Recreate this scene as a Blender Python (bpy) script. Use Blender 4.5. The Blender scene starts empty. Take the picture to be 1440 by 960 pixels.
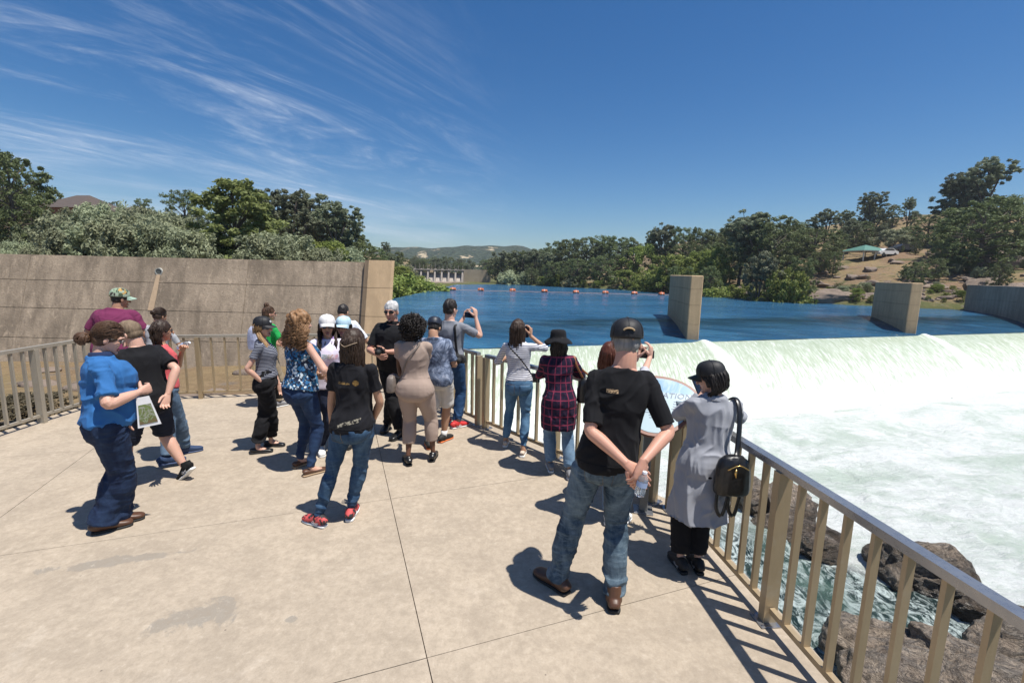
import bpy, bmesh, math, random
import numpy as np
from mathutils import Vector, Matrix, Quaternion

random.seed(7)
RNG = np.random.default_rng(7)
scene = bpy.context.scene
COL = scene.collection
rad = math.radians

# ------------------------------------------------------------------ camera
CAM_H = 2.15
PITCH = math.atan(98 / 650)
ROLL = math.atan(0.0227)
cam_data = bpy.data.cameras.new('camera')
cam_data.sensor_width = 36
cam_data.lens = 650 / 1440 * 36
cam_data.clip_start = 0.05
cam_data.clip_end = 9000
cam = bpy.data.objects.new('camera', cam_data)
COL.objects.link(cam)
fw = Vector((0, math.cos(PITCH), -math.sin(PITCH)))
up0 = Vector((0, math.sin(PITCH), math.cos(PITCH)))
r0 = Vector((1, 0, 0))
cr_ = r0 * math.cos(ROLL) + up0 * math.sin(ROLL)
cu_ = -r0 * math.sin(ROLL) + up0 * math.cos(ROLL)
M = Matrix((cr_, cu_, -fw)).transposed().to_4x4()
M.translation = Vector((0, 0, CAM_H))
cam.matrix_world = M
scene.camera = cam

# ------------------------------------------------------------------ sun and sky
SUN_EL, SUN_AZ = rad(70.0), rad(118.0)      # azimuth clockwise from +Y
SUN_DIR = Vector((math.sin(SUN_AZ) * math.cos(SUN_EL), math.cos(SUN_AZ) * math.cos(SUN_EL), math.sin(SUN_EL)))
sl = bpy.data.lights.new('sun', 'SUN')
sl.energy = 5.0
sl.angle = rad(0.53)
sl.color = (1.0, 0.955, 0.88)
so = bpy.data.objects.new('sun', sl)
so.rotation_euler = (-SUN_DIR).to_track_quat('-Z', 'Y').to_euler()
COL.objects.link(so)

world = bpy.data.worlds.new('World')
scene.world = world
world.use_nodes = True
wn, wl = world.node_tree.nodes, world.node_tree.links
wn.clear()
wo = wn.new('ShaderNodeOutputWorld')
bg = wn.new('ShaderNodeBackground')
bg.inputs['Strength'].default_value = 0.076
sky = wn.new('ShaderNodeTexSky')
sky.sky_type = 'NISHITA'
sky.sun_disc = False
sky.sun_elevation = SUN_EL
sky.sun_rotation = SUN_AZ
sky.altitude = 300
sky.air_density = 1.0
sky.dust_density = 0.8
sky.ozone_density = 1.6
hsv = wn.new('ShaderNodeHueSaturation')
hsv.inputs['Saturation'].default_value = 1.38
hsv.inputs['Value'].default_value = 0.97
wl.new(sky.outputs[0], hsv.inputs['Color'])
# cirrus: noise on the cloud sheet (direction divided by its height)
tc = wn.new('ShaderNodeTexCoord')
sep = wn.new('ShaderNodeSeparateXYZ')
wl.new(tc.outputs['Generated'], sep.inputs[0])
def wmath(op, a, b=None, clamp=False):
    n = wn.new('ShaderNodeMath'); n.operation = op; n.use_clamp = clamp
    for i, v in enumerate((a, b)):
        if v is None: continue
        if isinstance(v, (int, float)): n.inputs[i].default_value = v
        else: wl.new(v, n.inputs[i])
    return n.outputs[0]
zz = wmath('MAXIMUM', sep.outputs[2], 0.0)
zden = wmath('ADD', zz, 0.09)
cu = wmath('DIVIDE', sep.outputs[0], zden)
cv = wmath('DIVIDE', sep.outputs[1], zden)
comb = wn.new('ShaderNodeCombineXYZ')
wl.new(cu, comb.inputs[0]); wl.new(cv, comb.inputs[1])
def cloud_layer(rotz, scale, loc, nscale, lo, hi, dist=0.6, rough=0.62, detail=9):
    mp = wn.new('ShaderNodeMapping'); mp.vector_type = 'TEXTURE'
    mp.inputs['Rotation'].default_value = (0, 0, rad(rotz))
    mp.inputs['Scale'].default_value = scale
    mp.inputs['Location'].default_value = loc
    wl.new(comb.outputs[0], mp.inputs[0])
    nz = wn.new('ShaderNodeTexNoise')
    nz.inputs['Scale'].default_value = nscale; nz.inputs['Detail'].default_value = detail
    nz.inputs['Roughness'].default_value = rough; nz.inputs['Distortion'].default_value = dist
    wl.new(mp.outputs[0], nz.inputs['Vector'])
    mr = wn.new('ShaderNodeMapRange'); mr.interpolation_type = 'SMOOTHSTEP'
    mr.inputs['From Min'].default_value = lo; mr.inputs['From Max'].default_value = hi
    wl.new(nz.outputs['Fac'], mr.inputs['Value'])
    return mr.outputs[0]
streak = cloud_layer(58, (1.8, 0.62, 1), (0.3, 0.9, 0), 1.3, 0.42, 0.80, 1.6, 0.7)
broad = cloud_layer(50, (1.6, 1.0, 1), (3.1, 2.2, 0), 0.8, 0.36, 0.60, 0.3, 0.5, 4)
fine = cloud_layer(66, (1.0, 0.30, 1), (0, 0, 0), 5.0, 0.36, 0.72)
# clouds sit on the left (west) part of the sky
azm = wmath('ARCTAN2', sep.outputs[0], sep.outputs[1])
west = wn.new('ShaderNodeMapRange'); west.interpolation_type = 'SMOOTHSTEP'
west.inputs['From Min'].default_value = 0.12; west.inputs['From Max'].default_value = -0.45
wl.new(azm, west.inputs['Value'])
low = wn.new('ShaderNodeMapRange'); low.interpolation_type = 'SMOOTHSTEP'
low.inputs['From Min'].default_value = 0.22; low.inputs['From Max'].default_value = 0.04
wl.new(sep.outputs[2], low.inputs['Value'])
c1 = wmath('MULTIPLY', streak, wmath('ADD', wmath('MULTIPLY', broad, 0.85), 0.15))
c2 = wmath('MULTIPLY', c1, wmath('ADD', wmath('MULTIPLY', fine, 0.6), 0.5))
lowc = wmath('MULTIPLY', low.outputs[0], wmath('ADD', wmath('MULTIPLY', broad, 0.8), 0.25))
c3 = wmath('ADD', wmath('MULTIPLY', c2, 1.0), wmath('MULTIPLY', lowc, 0.55))
cfac = wmath('MULTIPLY', c3, west.outputs[0], True)
mixc = wn.new('ShaderNodeMix'); mixc.data_type = 'RGBA'
wl.new(wmath('MULTIPLY', cfac, 0.62), mixc.inputs['Factor'])
tint = wn.new('ShaderNodeMix'); tint.data_type = 'RGBA'; tint.blend_type = 'MULTIPLY'; tint.inputs['Factor'].default_value = 1.0
wl.new(hsv.outputs[0], tint.inputs['A']); tint.inputs['B'].default_value = (0.86, 1.0, 1.12, 1)
wl.new(tint.outputs['Result'], mixc.inputs['A'])
mixc.inputs['B'].default_value = (8.6, 9.3, 10.4, 1)
wl.new(mixc.outputs['Result'], bg.inputs['Color'])
wl.new(bg.outputs[0], wo.inputs['Surface'])

scene.view_settings.view_transform = 'Standard'
scene.view_settings.look = 'None'
scene.view_settings.exposure = 0.36
scene.view_settings.gamma = 1.0

# ------------------------------------------------------------------ pixel <-> place helpers (photograph is 1440 x 960)
def ray(u, v):
    xi, yi = (u - 720) / 650, -(v - 480) / 650
    return cr_ * xi + cu_ * yi + fw
def at(u, v, z=0.0):
    d = ray(u, v)
    return Vector((0, 0, CAM_H)) + d * ((z - CAM_H) / d.z)
def atY(u, v, Y):
    d = ray(u, v)
    return Vector((0, 0, CAM_H)) + d * (Y / d.y)
def pix(p):
    q = Vector(p) - Vector((0, 0, CAM_H))
    k = q.dot(fw)
    return 720 + 650 * q.dot(cr_) / k, 480 - 650 * q.dot(cu_) / k

# ------------------------------------------------------------------ object helpers
def tag(o, label=None, cat=None, group=None, kind=None):
    if label: o['label'] = label
    if cat: o['category'] = cat
    if group: o['group'] = group
    if kind: o['kind'] = kind
    return o
def empty(name, loc=(0, 0, 0), rz=0.0, label=None, cat=None, group=None):
    o = bpy.data.objects.new(name, None)
    o.location = loc; o.rotation_euler = (0, 0, rz)
    o.empty_display_size = 0.2
    COL.objects.link(o)
    return tag(o, label, cat, group)
def obj(name, me, mat=None, parent=None, loc=None, smooth=False):
    o = bpy.data.objects.new(name, me)
    COL.objects.link(o)
    if parent is not None: o.parent = parent
    if loc is not None: o.location = loc
    if mat is not None:
        for m in (mat if isinstance(mat, (list, tuple)) else [mat]):
            me.materials.append(m)
    if smooth: me.shade_smooth()
    return o
def copy_tree(o, parent=None):
    c = o.copy(); COL.objects.link(c); c.parent = parent
    for ch in list(o.children): copy_tree(ch, c)
    return c

class MB:
    """collects verts and faces for ONE mesh"""
    def __init__(s): s.v = []; s.f = []; s.m = []
    def add(s, vs, fs, mi=0):
        k = len(s.v); s.v += [tuple(p) for p in vs]
        s.f += [tuple(i + k for i in f) for f in fs]; s.m += [mi] * len(fs)
        return s
    def box(s, c, d, rz=0.0, rot=None, mi=0, bev=0.0):
        R = rot if rot is not None else Matrix.Rotation(rz, 3, 'Z')
        hx, hy, hz = d[0] / 2, d[1] / 2, d[2] / 2
        if bev <= 0:
            vs = [Vector(c) + R @ Vector((x * hx, y * hy, z * hz)) for x in (-1, 1) for y in (-1, 1) for z in (-1, 1)]
            return s.add(vs, [(0, 1, 3, 2), (4, 6, 7, 5), (0, 4, 5, 1), (2, 3, 7, 6), (0, 2, 6, 4), (1, 5, 7, 3)], mi)
        bm = bmesh.new(); bmesh.ops.create_cube(bm, size=1)
        for w in bm.verts: w.co = Vector((w.co.x * d[0], w.co.y * d[1], w.co.z * d[2]))
        bmesh.ops.bevel(bm, geom=bm.edges[:], offset=bev, segments=1, affect='EDGES')
        bm.verts.index_update()
        s.add([Vector(c) + R @ w.co for w in bm.verts], [[w.index for w in f.verts] for f in bm.faces], mi); bm.free()
        return s
    def prism(s, poly, z0, z1, mi=0):
        n = len(poly)
        a = sum(poly[i][0] * poly[(i + 1) % n][1] - poly[(i + 1) % n][0] * poly[i][1] for i in range(n))
        if a < 0: poly = list(poly)[::-1]
        vs = [(p[0], p[1], z0) for p in poly] + [(p[0], p[1], z1) for p in poly]
        fs = [tuple(range(n - 1, -1, -1)), tuple(range(n, 2 * n))] + [(i, (i + 1) % n, n + (i + 1) % n, n + i) for i in range(n)]
        return s.add(vs, fs, mi)
    def bar(s, a, b, w, h, side=None, mi=0):
        """rectangular bar from a to b; w along side, h across"""
        a, b = Vector(a), Vector(b); d = (b - a).normalized()
        sd = Vector(side) if side is not None else Vector((0, 0, 1)).cross(d)
        if sd.length < 1e-4: sd = Vector((1, 0, 0))
        sd = (sd - d * sd.dot(d)).normalized(); t = d.cross(sd).normalized()
        vs = []
        for p in (a, b):
            for x, y in ((-1, -1), (1, -1), (1, 1), (-1, 1)): vs.append(p + sd * x * w / 2 + t * y * h / 2)
        return s.add(vs, [(3, 2, 1, 0), (4, 5, 6, 7), (0, 1, 5, 4), (1, 2, 6, 5), (2, 3, 7, 6), (3, 0, 4, 7)], mi)
    def loft(s, pts, radii, n=12, side=(1, 0, 0), sub=1, ex=2.0, mi=0, cap=True):
        """tube through pts; radii r or (a,b): a along side, b across. sub: Catmull subdivisions"""
        P = [Vector(p) for p in pts]; R = [(r, r) if isinstance(r, (int, float)) else tuple(r) for r in radii]
        if sub > 1 and len(P) > 1:
            P2, R2 = [], []
            m = len(P)
            for i in range(m - 1):
                p0, p1, p2, p3 = P[max(i - 1, 0)], P[i], P[i + 1], P[min(i + 2, m - 1)]
                q0, q1, q2, q3 = R[max(i - 1, 0)], R[i], R[i + 1], R[min(i + 2, m - 1)]
                for k in range(sub):
                    t = k / sub
                    def cm(a, b, c, d): return 0.5 * ((2 * b) + (c - a) * t + (2 * a - 5 * b + 4 * c - d) * t * t + (3 * b - a - 3 * c + d) * t ** 3)
                    P2.append(cm(p0, p1, p2, p3)); R2.append((max(1e-4, cm(q0[0], q1[0], q2[0], q3[0])), max(1e-4, cm(q0[1], q1[1], q2[1], q3[1]))))
            P2.append(P[-1]); R2.append(R[-1]); P, R = P2, R2
        m = len(P); vs = []; sd = Vector(side).normalized()
        for i in range(m):
            d = (P[min(i + 1, m - 1)] - P[max(i - 1, 0)])
            d = d.normalized() if d.length > 1e-9 else Vector((0, 0, 1))
            e = sd - d * sd.dot(d)
            if e.length < 1e-3: e = d.orthogonal()
            e.normalize(); g = d.cross(e)
            sd = e * 0.5 + Vector(side).normalized() * 0.5 if ex != -1 else e
            for k in range(n):
                a = 2 * math.pi * k / n; c, q = math.cos(a), math.sin(a)
                x = math.copysign(abs(c) ** (2 / ex), c); y = math.copysign(abs(q) ** (2 / ex), q)
                vs.append(P[i] + e * x * R[i][0] + g * y * R[i][1])
        fs = [(i * n + k, i * n + (k + 1) % n, (i + 1) * n + (k + 1) % n, (i + 1) * n + k) for i in range(m - 1) for k in range(n)]
        if cap:
            fs.append(tuple(range(n - 1, -1, -1))); fs.append(tuple(range((m - 1) * n, m * n)))
        return s.add(vs, fs, mi)
    def ball(s, c, r, seg=12, rings=8, R=None, mi=0):
        r = (r, r, r) if isinstance(r, (int, float)) else r
        vs = [(0, 0, -1)]
        for i in range(1, rings):
            a = -math.pi / 2 + math.pi * i / rings
            for k in range(seg):
                b = 2 * math.pi * k / seg; vs.append((math.cos(a) * math.cos(b), math.cos(a) * math.sin(b), math.sin(a)))
        vs.append((0, 0, 1)); T = len(vs) - 1
        fs = [(0, 1 + (k + 1) % seg, 1 + k) for k in range(seg)]
        for i in range(rings - 2):
            o = 1 + i * seg
            fs += [(o + k, o + (k + 1) % seg, o + seg + (k + 1) % seg, o + seg + k) for k in range(seg)]
        o = 1 + (rings - 2) * seg
        fs += [(T, o + k, o + (k + 1) % seg) for k in range(seg)]
        out = []
        for p in vs:
            q = Vector((p[0] * r[0], p[1] * r[1], p[2] * r[2]))
            if R is not None: q = R @ q
            out.append(Vector(c) + q)
        return s.add(out, fs, mi)
    def mesh(s, name='mesh'):
        me = bpy.data.meshes.new(name); me.from_pydata(s.v, [], s.f)
        if any(s.m): me.polygons.foreach_set('material_index', s.m)
        me.update(); return me
    def build(s, name, mat, parent=None, loc=None, smooth=False):
        return obj(name, s.mesh(name), mat, parent, loc, smooth)

def hash3(ix, iy, iz, seed=0):
    h = (ix.astype(np.int64) * 374761393 + iy.astype(np.int64) * 668265263 + iz.astype(np.int64) * 2147483647 + seed * 1274126177) & 0xffffffff
    h = ((h ^ (h >> 13)) * 1274126177) & 0xffffffff
    return ((h ^ (h >> 16)) & 0xffff) / 65535.0
def vnoise(p, seed=0):
    """smooth value noise, p: (n,3) -> (-1..1)"""
    i = np.floor(p).astype(np.int64); f = p - i; f = f * f * f * (f * (f * 6 - 15) + 10)
    r = 0
    for dx in (0, 1):
        for dy in (0, 1):
            for dz in (0, 1):
                w = (f[:, 0] if dx else 1 - f[:, 0]) * (f[:, 1] if dy else 1 - f[:, 1]) * (f[:, 2] if dz else 1 - f[:, 2])
                r = r + w * hash3(i[:, 0] + dx, i[:, 1] + dy, i[:, 2] + dz, seed)
    return r * 2 - 1
def fbm(p, oct=4, seed=0):
    r = 0; a = 1; t = 0
    for o in range(oct):
        r = r + a * vnoise(p * (2 ** o) + 17.3 * o, seed + o); t += a; a *= 0.5
    return r / t

# ------------------------------------------------------------------ materials
class NT:
    def __init__(s, name):
        s.mat = bpy.data.materials.new(name); s.mat.use_nodes = True
        s.n = s.mat.node_tree.nodes; s.l = s.mat.node_tree.links
        s.b = s.n['Principled BSDF']; s.out = s.n['Material Output']
        s._tc = None
    def set(s, sock, v):
        if hasattr(v, 'is_output') or isinstance(v, bpy.types.NodeSocket): s.l.new(v, sock)
        elif isinstance(v, (tuple, list)) and len(v) == 3 and sock.type == 'RGBA': sock.default_value = (*v, 1)
        else: sock.default_value = v
    def coord(s, kind='Object', scale=(1, 1, 1), rot=(0, 0, 0), loc=(0, 0, 0)):
        if kind == 'World':
            g = s.n.new('ShaderNodeNewGeometry'); o = g.outputs['Position']
        else:
            if s._tc is None: s._tc = s.n.new('ShaderNodeTexCoord')
            o = s._tc.outputs[kind]
        m = s.n.new('ShaderNodeMapping'); m.inputs['Scale'].default_value = scale
        m.inputs['Rotation'].default_value = rot; m.inputs['Location'].default_value = loc
        s.l.new(o, m.inputs[0]); return m.outputs[0]
    def noise(s, scale=5, detail=5, rough=0.55, dist=0, vec=None):
        t = s.n.new('ShaderNodeTexNoise'); t.inputs['Scale'].default_value = scale; t.inputs['Detail'].default_value = detail
        t.inputs['Roughness'].default_value = rough; t.inputs['Distortion'].default_value = dist
        s.l.new(vec if vec is not None else s.coord(), t.inputs['Vector']); return t.outputs['Fac']
    def voro(s, scale=5, vec=None, out='Distance', feature='F1', rnd=1.0):
        t = s.n.new('ShaderNodeTexVoronoi'); t.feature = feature; t.inputs['Scale'].default_value = scale; t.inputs['Randomness'].default_value = rnd
        s.l.new(vec if vec is not None else s.coord(), t.inputs['Vector']); return t.outputs[out]
    def wave(s, scale=5, dist=0, detail=2, vec=None, d='X', dscale=1.0):
        t = s.n.new('ShaderNodeTexWave'); t.inputs['Scale'].default_value = scale; t.inputs['Distortion'].default_value = dist
        t.inputs['Detail'].default_value = detail; t.bands_direction = d; t.inputs['Detail Scale'].default_value = dscale
        s.l.new(vec if vec is not None else s.coord(), t.inputs['Vector']); return t.outputs['Fac']
    def ramp(s, f, stops, interp='LINEAR'):
        r = s.n.new('ShaderNodeValToRGB'); r.color_ramp.interpolation = interp; e = r.color_ramp.elements
        while len(e) < len(stops): e.new(0.5)
        for i, (p, c) in enumerate(stops):
            e[i].position = p; e[i].color = (c, c, c, 1) if isinstance(c, (int, float)) else (*c, 1)
        s.l.new(f, r.inputs[0]); return r.outputs[0]
    def mix(s, f, a, b, mode='MIX'):
        m = s.n.new('ShaderNodeMix'); m.data_type = 'RGBA'; m.blend_type = mode
        s.set(m.inputs['Factor'], f); s.set(m.inputs['A'], a); s.set(m.inputs['B'], b); return m.outputs['Result']
    def math(s, op, a, b=0.0, c=None, clamp=False):
        m = s.n.new('ShaderNodeMath'); m.operation = op; m.use_clamp = clamp
        s.set(m.inputs[0], a); s.set(m.inputs[1], b)
        if c is not None: s.set(m.inputs[2], c)
        return m.outputs[0]
    def sep(s, vec):
        m = s.n.new('ShaderNodeSeparateXYZ'); s.l.new(vec, m.inputs[0]); return m.outputs
    def bump(s, h, strength=0.3, dist=0.01, normal=None):
        b = s.n.new('ShaderNodeBump'); b.inputs['Strength'].default_value = strength; b.inputs['Distance'].default_value = dist
        s.l.new(h, b.inputs['Height'])
        if normal is not None: s.l.new(normal, b.inputs['Normal'])
        s.l.new(b.outputs[0], s.b.inputs['Normal']); return b.outputs[0]
    def fin(s, color=None, rough=None, metal=None, spec=None, **kw):
        if color is not None: s.set(s.b.inputs['Base Color'], color)
        if rough is not None: s.set(s.b.inputs['Roughness'], rough)
        if metal is not None: s.set(s.b.inputs['Metallic'], metal)
        if spec is not None: s.set(s.b.inputs['Specular IOR Level'], spec)
        for k, v in kw.items(): s.set(s.b.inputs[k.replace('_', ' ')], v)
        return s.mat
def sc(c, k): return tuple(min(1, x * k) for x in c)
def plain(name, c, rough=0.6, metal=0.0, var=0.12, scale=25, bump=0.0, spec=None, coat=None):
    t = NT(name); nz = t.noise(scale, 4)
    t.fin(t.mix(nz, sc(c, 1 - var), sc(c, 1 + var)), rough, metal, spec)
    if bump: t.bump(nz, bump, 0.004)
    if coat: t.b.inputs['Coat Weight'].default_value = coat
    return t.mat
# ================================================================== SETTING
# ---- concrete materials
def concrete(name, base, blotch=0.25, grain=60, bump=0.25, streak=0.0, pit=0.0):
    t = NT(name); w = t.coord('World')
    a = t.noise(0.7, 5, 0.6, 0.3, w); b = t.noise(9, 5, 0.7, 0, w); c = t.noise(grain, 3, 0.6, 0, w)
    col = t.mix(t.ramp(a, [(0.35, 0), (0.7, 1)]), sc(base, 1 - blotch), sc(base, 1 + blotch * 0.55))
    col = t.mix(t.ramp(b, [(0.3, 0), (0.75, 1)]), col, sc(base, 0.82), 'MIX') if False else t.mix(0.35, col, t.mix(b, sc(base, 0.6), sc(base, 1.35)))
    if streak:
        s = t.noise(1.0, 4, 0.65, 0, t.coord('World', (2.4, 2.4, 0.22)))
        col = t.mix(t.ramp(s, [(0.42, 0), (0.62, streak)]), col, sc(base, 0.42))
        s2 = t.noise(1.0, 4, 0.7, 0.5, t.coord('World', (9, 9, 2.0)))
        col = t.mix(t.ramp(s2, [(0.56, 0), (0.72, streak * 0.7)]), col, sc(base, 1.6))
    if pit:
        v = t.voro(26, w); col = t.mix(t.ramp(v, [(0.05, pit), (0.16, 0)]), col, sc(base, 0.35))
        n3 = t.noise(30, 2, 0.5, 0, w); col = t.mix(t.ramp(n3, [(0.62, 0), (0.72, pit)]), col, sc(base, 0.45))
    col = t.mix(t.ramp(c, [(0.3, 0.0), (0.75, 0.22)]), col, sc(base, 0.55))
    t.fin(col, 0.85, spec=0.25)
    t.bump(t.math('ADD', c, t.math('MULTIPLY', b, 2.0)), bump, 0.006)
    return t

MAT = {}
t = concrete('deck_concrete', (0.43, 0.358, 0.275), 0.17, 70, 0.35)
# grey repair stains and dark specks
w = t.coord('World')
def stain(t, px, rx, ry, ang, thr=0.5):
    c = at(*px)
    v = t.coord('World', (1, 1, 1))
    mp = t.n.new('ShaderNodeMapping'); mp.vector_type = 'TEXTURE'
    mp.inputs['Location'].default_value = (c.x, c.y, 0); mp.inputs['Rotation'].default_value = (0, 0, rad(ang)); mp.inputs['Scale'].default_value = (rx, ry, 1)
    t.l.new(v, mp.inputs[0])
    ln = t.n.new('ShaderNodeVectorMath'); ln.operation = 'LENGTH'; t.l.new(mp.outputs[0], ln.inputs[0])
    n = t.noise(3.2, 6, 0.7, 0.8, v)
    e = t.math('ADD', ln.outputs['Value'], t.math('MULTIPLY', t.math('SUBTRACT', n, 0.5), 3.2))
    return t.ramp(e, [(0.72, 1), (0.92, 0)])
col = t.b.inputs['Base Color'].links[0].from_socket
m1 = stain(t, (268, 868), 0.26, 0.16, 20)
m2 = stain(t, (165, 788), 0.48, 0.07, 18)
m3 = stain(t, (410, 870), 0.05, 0.04, 0)
mk = t.math('MAXIMUM', m1, t.math('MAXIMUM', m2, m3))
col = t.mix(t.math('MULTIPLY', mk, t.math('ADD', 0.45, t.math('MULTIPLY', t.noise(9, 5, 0.75, 0, w), 0.5))), col, (0.235, 0.215, 0.185))
lt = t.noise(1.3, 5, 0.7, 0.6, t.coord('World', (1, 1, 1), (0, 0, 0), (7, 3, 0)))
col = t.mix(t.ramp(lt, [(0.6, 0), (0.68, 0.22)]), col, (0.50, 0.44, 0.365))
sp = t.voro(5.0, w); col = t.mix(t.ramp(sp, [(0.022, 0.8), (0.035, 0)]), col, (0.10, 0.085, 0.07))
sp2 = t.voro(34, w); col = t.mix(t.ramp(sp2, [(0.06, 0.35), (0.12, 0)]), col, (0.2, 0.17, 0.135))
fr = t.noise(3.4, 6, 0.72, 0.2, t.coord('World', (1, 1, 1), (0, 0, 0), (2, 9, 0))); col = t.mix(t.ramp(fr, [(0.42, 0.34), (0.55, 0)]), col, (0.26, 0.215, 0.165)); g5 = t.noise(18, 5, 0.8, 0.2, w); col = t.mix(t.ramp(g5, [(0.40, 0.30), (0.52, 0)]), col, (0.25, 0.205, 0.155)); col = t.mix(t.ramp(g5, [(0.56, 0), (0.68, 0.3)]), col, (0.55, 0.48, 0.39))
t.l.new(col, t.b.inputs['Base Color'])
MAT['deck'] = t.mat
MAT['joint'] = plain('joint_filler', (0.17, 0.135, 0.10), 0.9)
MAT['wall'] = concrete('weathered_wall_concrete', (0.385, 0.305, 0.225), 0.40, 20, 1.0, streak=0.75, pit=0.9).mat
MAT['pier'] = concrete('pier_concrete', (0.54, 0.385, 0.235), 0.12, 40, 0.4, streak=0.3, pit=0.15).mat
MAT['abut'] = concrete('abutment_concrete', (0.37, 0.30, 0.23), 0.25, 40, 0.4, streak=0.45, pit=0.3).mat
MAT['dark'] = plain('shadow_gap', (0.03, 0.027, 0.024), 0.9)

# ---- terrain
POLY = np.array([(1.6, -60), (1.75, 3.6), (0.2, 6.0), (-1.6, 8.4), (-3.2, 12.2), (-3.9, 14.5), (-13, 40), (-21, 76), (-21.5, 100), (-16, 112), (-5, 124), (-2, 150), (3, 150), (2.5, 124),
                 (10, 116), (16.5, 109), (28, 101), (33, 84), (39.7, 75), (41.6, 68), (44.4, 63), (48.8, 61), (51.6, 58.5), (55.5, 57.5), (52.6, 50), (51.5, 44), (60, 30), (60, -60)], float)
def river_dist(x, y):
    """signed distance to the river outline, positive on land"""
    px, py = POLY[:, 0], POLY[:, 1]; qx, qy = np.roll(px, -1), np.roll(py, -1)
    d = np.full(x.shape, 1e9); inside = np.zeros(x.shape, bool)
    for a, b, c, e in zip(px, py, qx, qy):
        L = (c - a) ** 2 + (e - b) ** 2
        tt = np.clip(((x - a) * (c - a) + (y - b) * (e - b)) / L, 0, 1)
        d = np.minimum(d, np.hypot(x - a - tt * (c - a), y - b - tt * (e - b)))
        cond = ((b > y) != (e > y)) & (x < (c - a) * (y - b) / (e - b + 1e-12) + a)
        inside ^= cond
    return np.where(inside, -d, d)
def sstep(a, b, v):
    k = np.clip((v - a) / (b - a), 0, 1); return k * k * (3 - 2 * k)
def terrain(x, y, fine_=True):
    x = np.asarray(x, float); y = np.asarray(y, float)
    d = river_dist(x, y)
    p = np.stack([x, y, np.zeros_like(x)], -1).reshape(-1, 3)
    n1 = fbm(p / 23.0, 4, 3).reshape(x.shape); n2 = fbm(p / 3.1, 4, 9).reshape(x.shape)
    dd = np.maximum(d, 0)
    # right bank
    k = 0.06 + 0.135 * sstep(24, 70, x + 0.12 * (100 - y)) 
    hr = -1.55 + np.minimum(dd, 3) * 0.25 + k * np.minimum(dd, 95) + n1 * np.minimum(dd, 12) * 0.10 + n2 * np.minimum(dd, 6) * 0.10
    hr = hr + 0.10 * np.clip(x - 88, 0, 60)
    # left bank and the yard beside the deck
    farl = 1 - sstep(84, 98, y)
    hl = -1.42 + np.minimum(dd, 4) * (0.06 + 0.36 * farl) + n1 * 0.5 * farl + n2 * 0.08 + sstep(24, 60, y) * sstep(14, 50, -x) * 1.5 + np.clip(-x - 26, 0, 85) * 0.155 * sstep(25, 50, y)
    near = 1 - sstep(13.2, 17, y)
    hl = hl * (1 - near) + near * (-0.50 + n2 * 0.10)
    h = np.where(x > (4 if False else 0.0), hr, hl)
    lowland = sstep(0, 12, y - 118) * sstep(60, 30, np.abs(x + 8))          # far valley floor behind the little dam
    h = np.where(y > 118, h * (1 - lowland) + lowland * (-1.15 + n1 * 0.25 + np.clip(y - 165, 0, 60) * 0.02), h)
    h = np.where(d < 0, np.maximum(-9.0, -1.7 + d * 3.0), h)
    nearbed = (d < 0) & (y < 60) & (y < 26 + 0.33 * x + 9)
    h = np.where(nearbed, np.maximum(-9.0, -3.5 + d * 6.0), h)
    return h
def ground_z(x, y): return float(terrain(np.array([x]), np.array([y]))[0])

xs = np.unique(np.concatenate([np.arange(-60, 100, 0.9), np.linspace(-420, -60, 46), np.linspace(100, 520, 46), np.linspace(-9, 3, 34)]))
ys = np.unique(np.concatenate([np.arange(-30, 8, 2.0), np.arange(8, 128, 0.9), np.linspace(128, 240, 34), np.linspace(240, 620, 20)]))
GX, GY = np.meshgrid(xs, ys)
GZ = terrain(GX, GY)
nx, ny = len(xs), len(ys)
vv = np.stack([GX, GY, GZ], -1).reshape(-1, 3)
ii = (np.arange(ny - 1)[:, None] * nx + np.arange(nx - 1)[None, :]).ravel()
quads = np.stack([ii, ii + 1, ii + nx + 1, ii + nx], -1)
def np_mesh(name, verts, faces):
    me = bpy.data.meshes.new(name); nv, nf, k = len(verts), len(faces), faces.shape[1]
    me.vertices.add(nv); me.vertices.foreach_set('co', np.ascontiguousarray(verts, dtype=np.float32).ravel())
    me.loops.add(nf * k); me.loops.foreach_set('vertex_index', np.ascontiguousarray(faces, dtype=np.int32).ravel())
    me.polygons.add(nf); me.polygons.foreach_set('loop_start', np.arange(nf, dtype=np.int32) * k)
    me.update(calc_edges=True); me.validate(); return me
t = NT('dry_grass_and_rock')
w = t.coord('World')
a = t.noise(0.10, 6, 0.62, 0.4, w); b = t.noise(0.55, 6, 0.7, 0.5, w); c = t.noise(5.0, 5, 0.75, 0, w)
grass = t.mix(b, (0.18, 0.135, 0.07), (0.32, 0.24, 0.135))
dirt = t.mix(c, (0.155, 0.10, 0.062), (0.29, 0.20, 0.13))
col = t.mix(t.ramp(a, [(0.40, 0), (0.56, 1)]), dirt, grass)
grn = t.mix(c, (0.05, 0.068, 0.02), (0.115, 0.135, 0.05))
zw = t.sep(w)[2]
shore = t.ramp(t.math('ADD', t.math('MULTIPLY', zw, 0.16), t.math('ADD', 0.28, t.math('MULTIPLY', t.math('SUBTRACT', b, 0.5), 0.55))), [(0.12, 0.9), (0.32, 0)])
col = t.mix(t.math('MULTIPLY', shore, t.math('GREATER_THAN', t.sep(w)[1], 18.0)), col, grn)
rk = t.voro(1.1, t.coord('World', (1, 1, 1.6)))
col = t.mix(t.ramp(t.math('MULTIPLY', rk, t.noise(0.3, 4, 0.6, 0, w)), [(0.05, 0.7), (0.14, 0)]), col, (0.20, 0.17, 0.145))
g2 = t.noise(0.22, 5, 0.7, 0.6, t.coord('World', (1, 1, 1), (0, 0, 0), (40, 11, 0)))
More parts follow.
